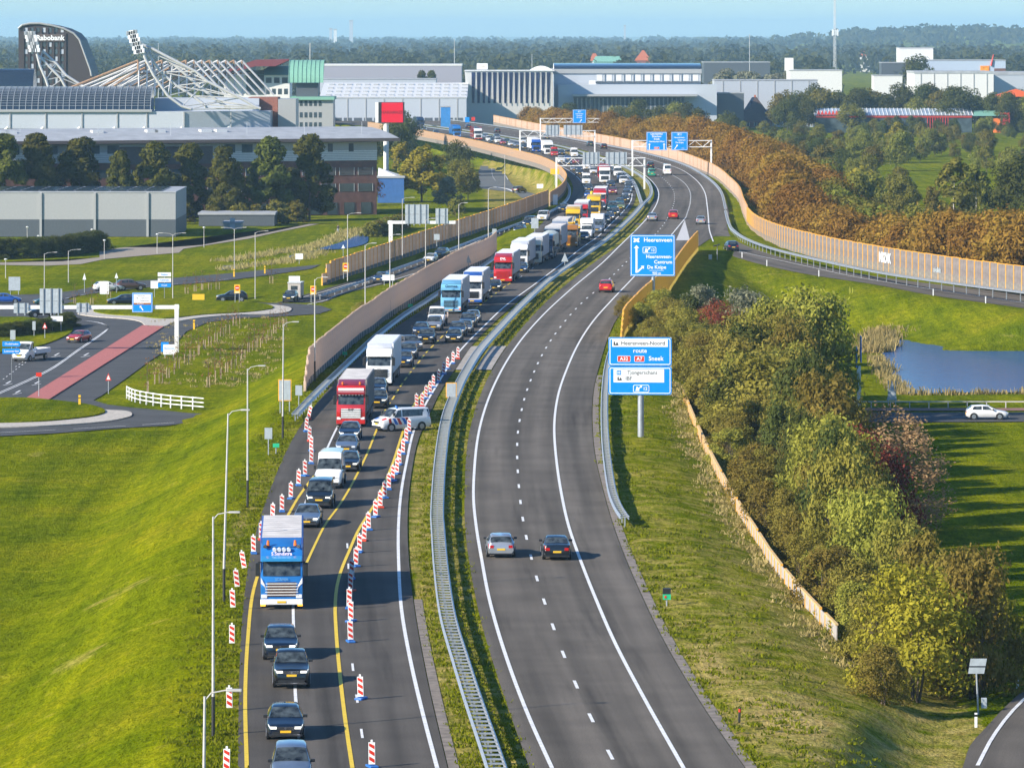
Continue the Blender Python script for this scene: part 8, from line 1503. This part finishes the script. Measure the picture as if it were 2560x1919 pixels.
# far woods: belts of many crowns
def wood(name, Yc, dep, u0, u1, n, h0, h1, wd, leaf, nq, gaps=(), base=None):
    V = []; lv = []; rg = np.random.default_rng(int(Yc)); xs = []
    for _ in range(n):
        u = rg.uniform(u0, u1)
        if any(a < u < b for a, b in gaps): continue
        Y = Yc + rg.uniform(0, dep); x = xof(u, Y); h = rg.uniform(h0, h1); z0 = hz(x, Y) if base is None else base; tone = rg.random(); r = wd * rg.uniform(.75, 1.25)
        d = rg.normal(size=(nq, 3)); d /= np.linalg.norm(d, axis=1)[:, None]; bump = 1 + .22 * np.sin(d[:, 0] * 5 + tone * 9) * np.cos(d[:, 2] * 6 + tone * 5); P = d * bump[:, None] * np.array([r, r, h * .5]) + np.array([x, Y, z0 + h * .52])
        nn = d + rg.normal(size=(nq, 3)) * .45; nn /= np.linalg.norm(nn, axis=1)[:, None]; t = np.cross(nn, rg.normal(size=(nq, 3))); t /= np.linalg.norm(t, axis=1)[:, None]; b = np.cross(nn, t); s = leaf * rg.uniform(.6, 1.3, nq)[:, None]
        V.append(np.stack([P - t * s, P - b * s * .7, P + t * s, P + b * s * .7], 1).reshape(-1, 3)); lv.append(np.clip(.15 + .6 * tone + .25 * rg.random(nq), 0, 1))
    V = np.concatenate(V); lv = np.concatenate(lv); return tag(link(name, fastmesh(name, V, np.arange(len(V)).reshape(-1, 4), LV['far'], lv)), kind='stuff')
wood('far_wood', 2450, 250, -250, 2800, 120, 9, 16, 5.5, 1.5, 75, ((1450, 1640), (1960, 2000), (2120, 2240)))
wood('far_wood', 2750, 300, -250, 2800, 150, 12, 20, 6.5, 1.9, 70, ((1440, 1650), (1940, 2010), (2080, 2260)))
wood('far_wood', 3150, 350, -250, 2800, 190, 16, 23, 7.5, 2.2, 65, ((1800, 1900), (2080, 2200),))
wood('far_wood', 3700, 450, -250, 2800, 210, 17, 24, 8.0, 2.5, 60, ((1700, 1800), (2060, 2230)))
wood('far_wood', 4400, 600, -250, 2800, 240, 18, 25, 9, 2.9, 52); wood('far_wood', 5300, 800, -250, 2800, 270, 18, 25, 10, 3.3, 46); wood('far_wood', 6500, 1000, -250, 2800, 300, 17, 24, 12, 4.0, 42)
wood('far_wood', 8000, 1400, -250, 2800, 320, 16, 24, 15, 5.0, 36); wood('far_wood', 10000, 2000, -250, 2800, 330, 16, 24, 19, 6.5, 32); wood('far_wood', 13000, 3000, -250, 2800, 330, 18, 26, 26, 9.0, 28); wood('far_wood', 8300, 1300, 2080, 2800, 160, 16, 22, 14, 5, 40)
wood('far_wood', 2300, 120, -200, 340, 40, 10, 15, 6, 1.6, 80); wood('far_wood', 1900, 200, -100, 300, 40, 6, 10, 5, 1.4, 80)
# ---------------- haze ----------------
hzb = MB(); hzb.bx(-9000, 9000, -60, 30000, -9, 118); ho = hzb.build('haze', []); hm = bpy.data.materials.new('haze_air'); hm.use_nodes = True; hn = hm.node_tree; hn.nodes.remove(hn.nodes['Principled BSDF']); pv_ = hn.nodes.new('ShaderNodeVolumePrincipled'); pv_.inputs['Color'].default_value = (.46, .74, 1.0, 1); pv_.inputs['Density'].default_value = 6.2e-5; pv_.inputs['Anisotropy'].default_value = 0.0; hn.links.new(pv_.outputs[0], hn.nodes['Material Output'].inputs['Volume']); ho.data.materials.append(hm); tag(ho, kind='stuff')
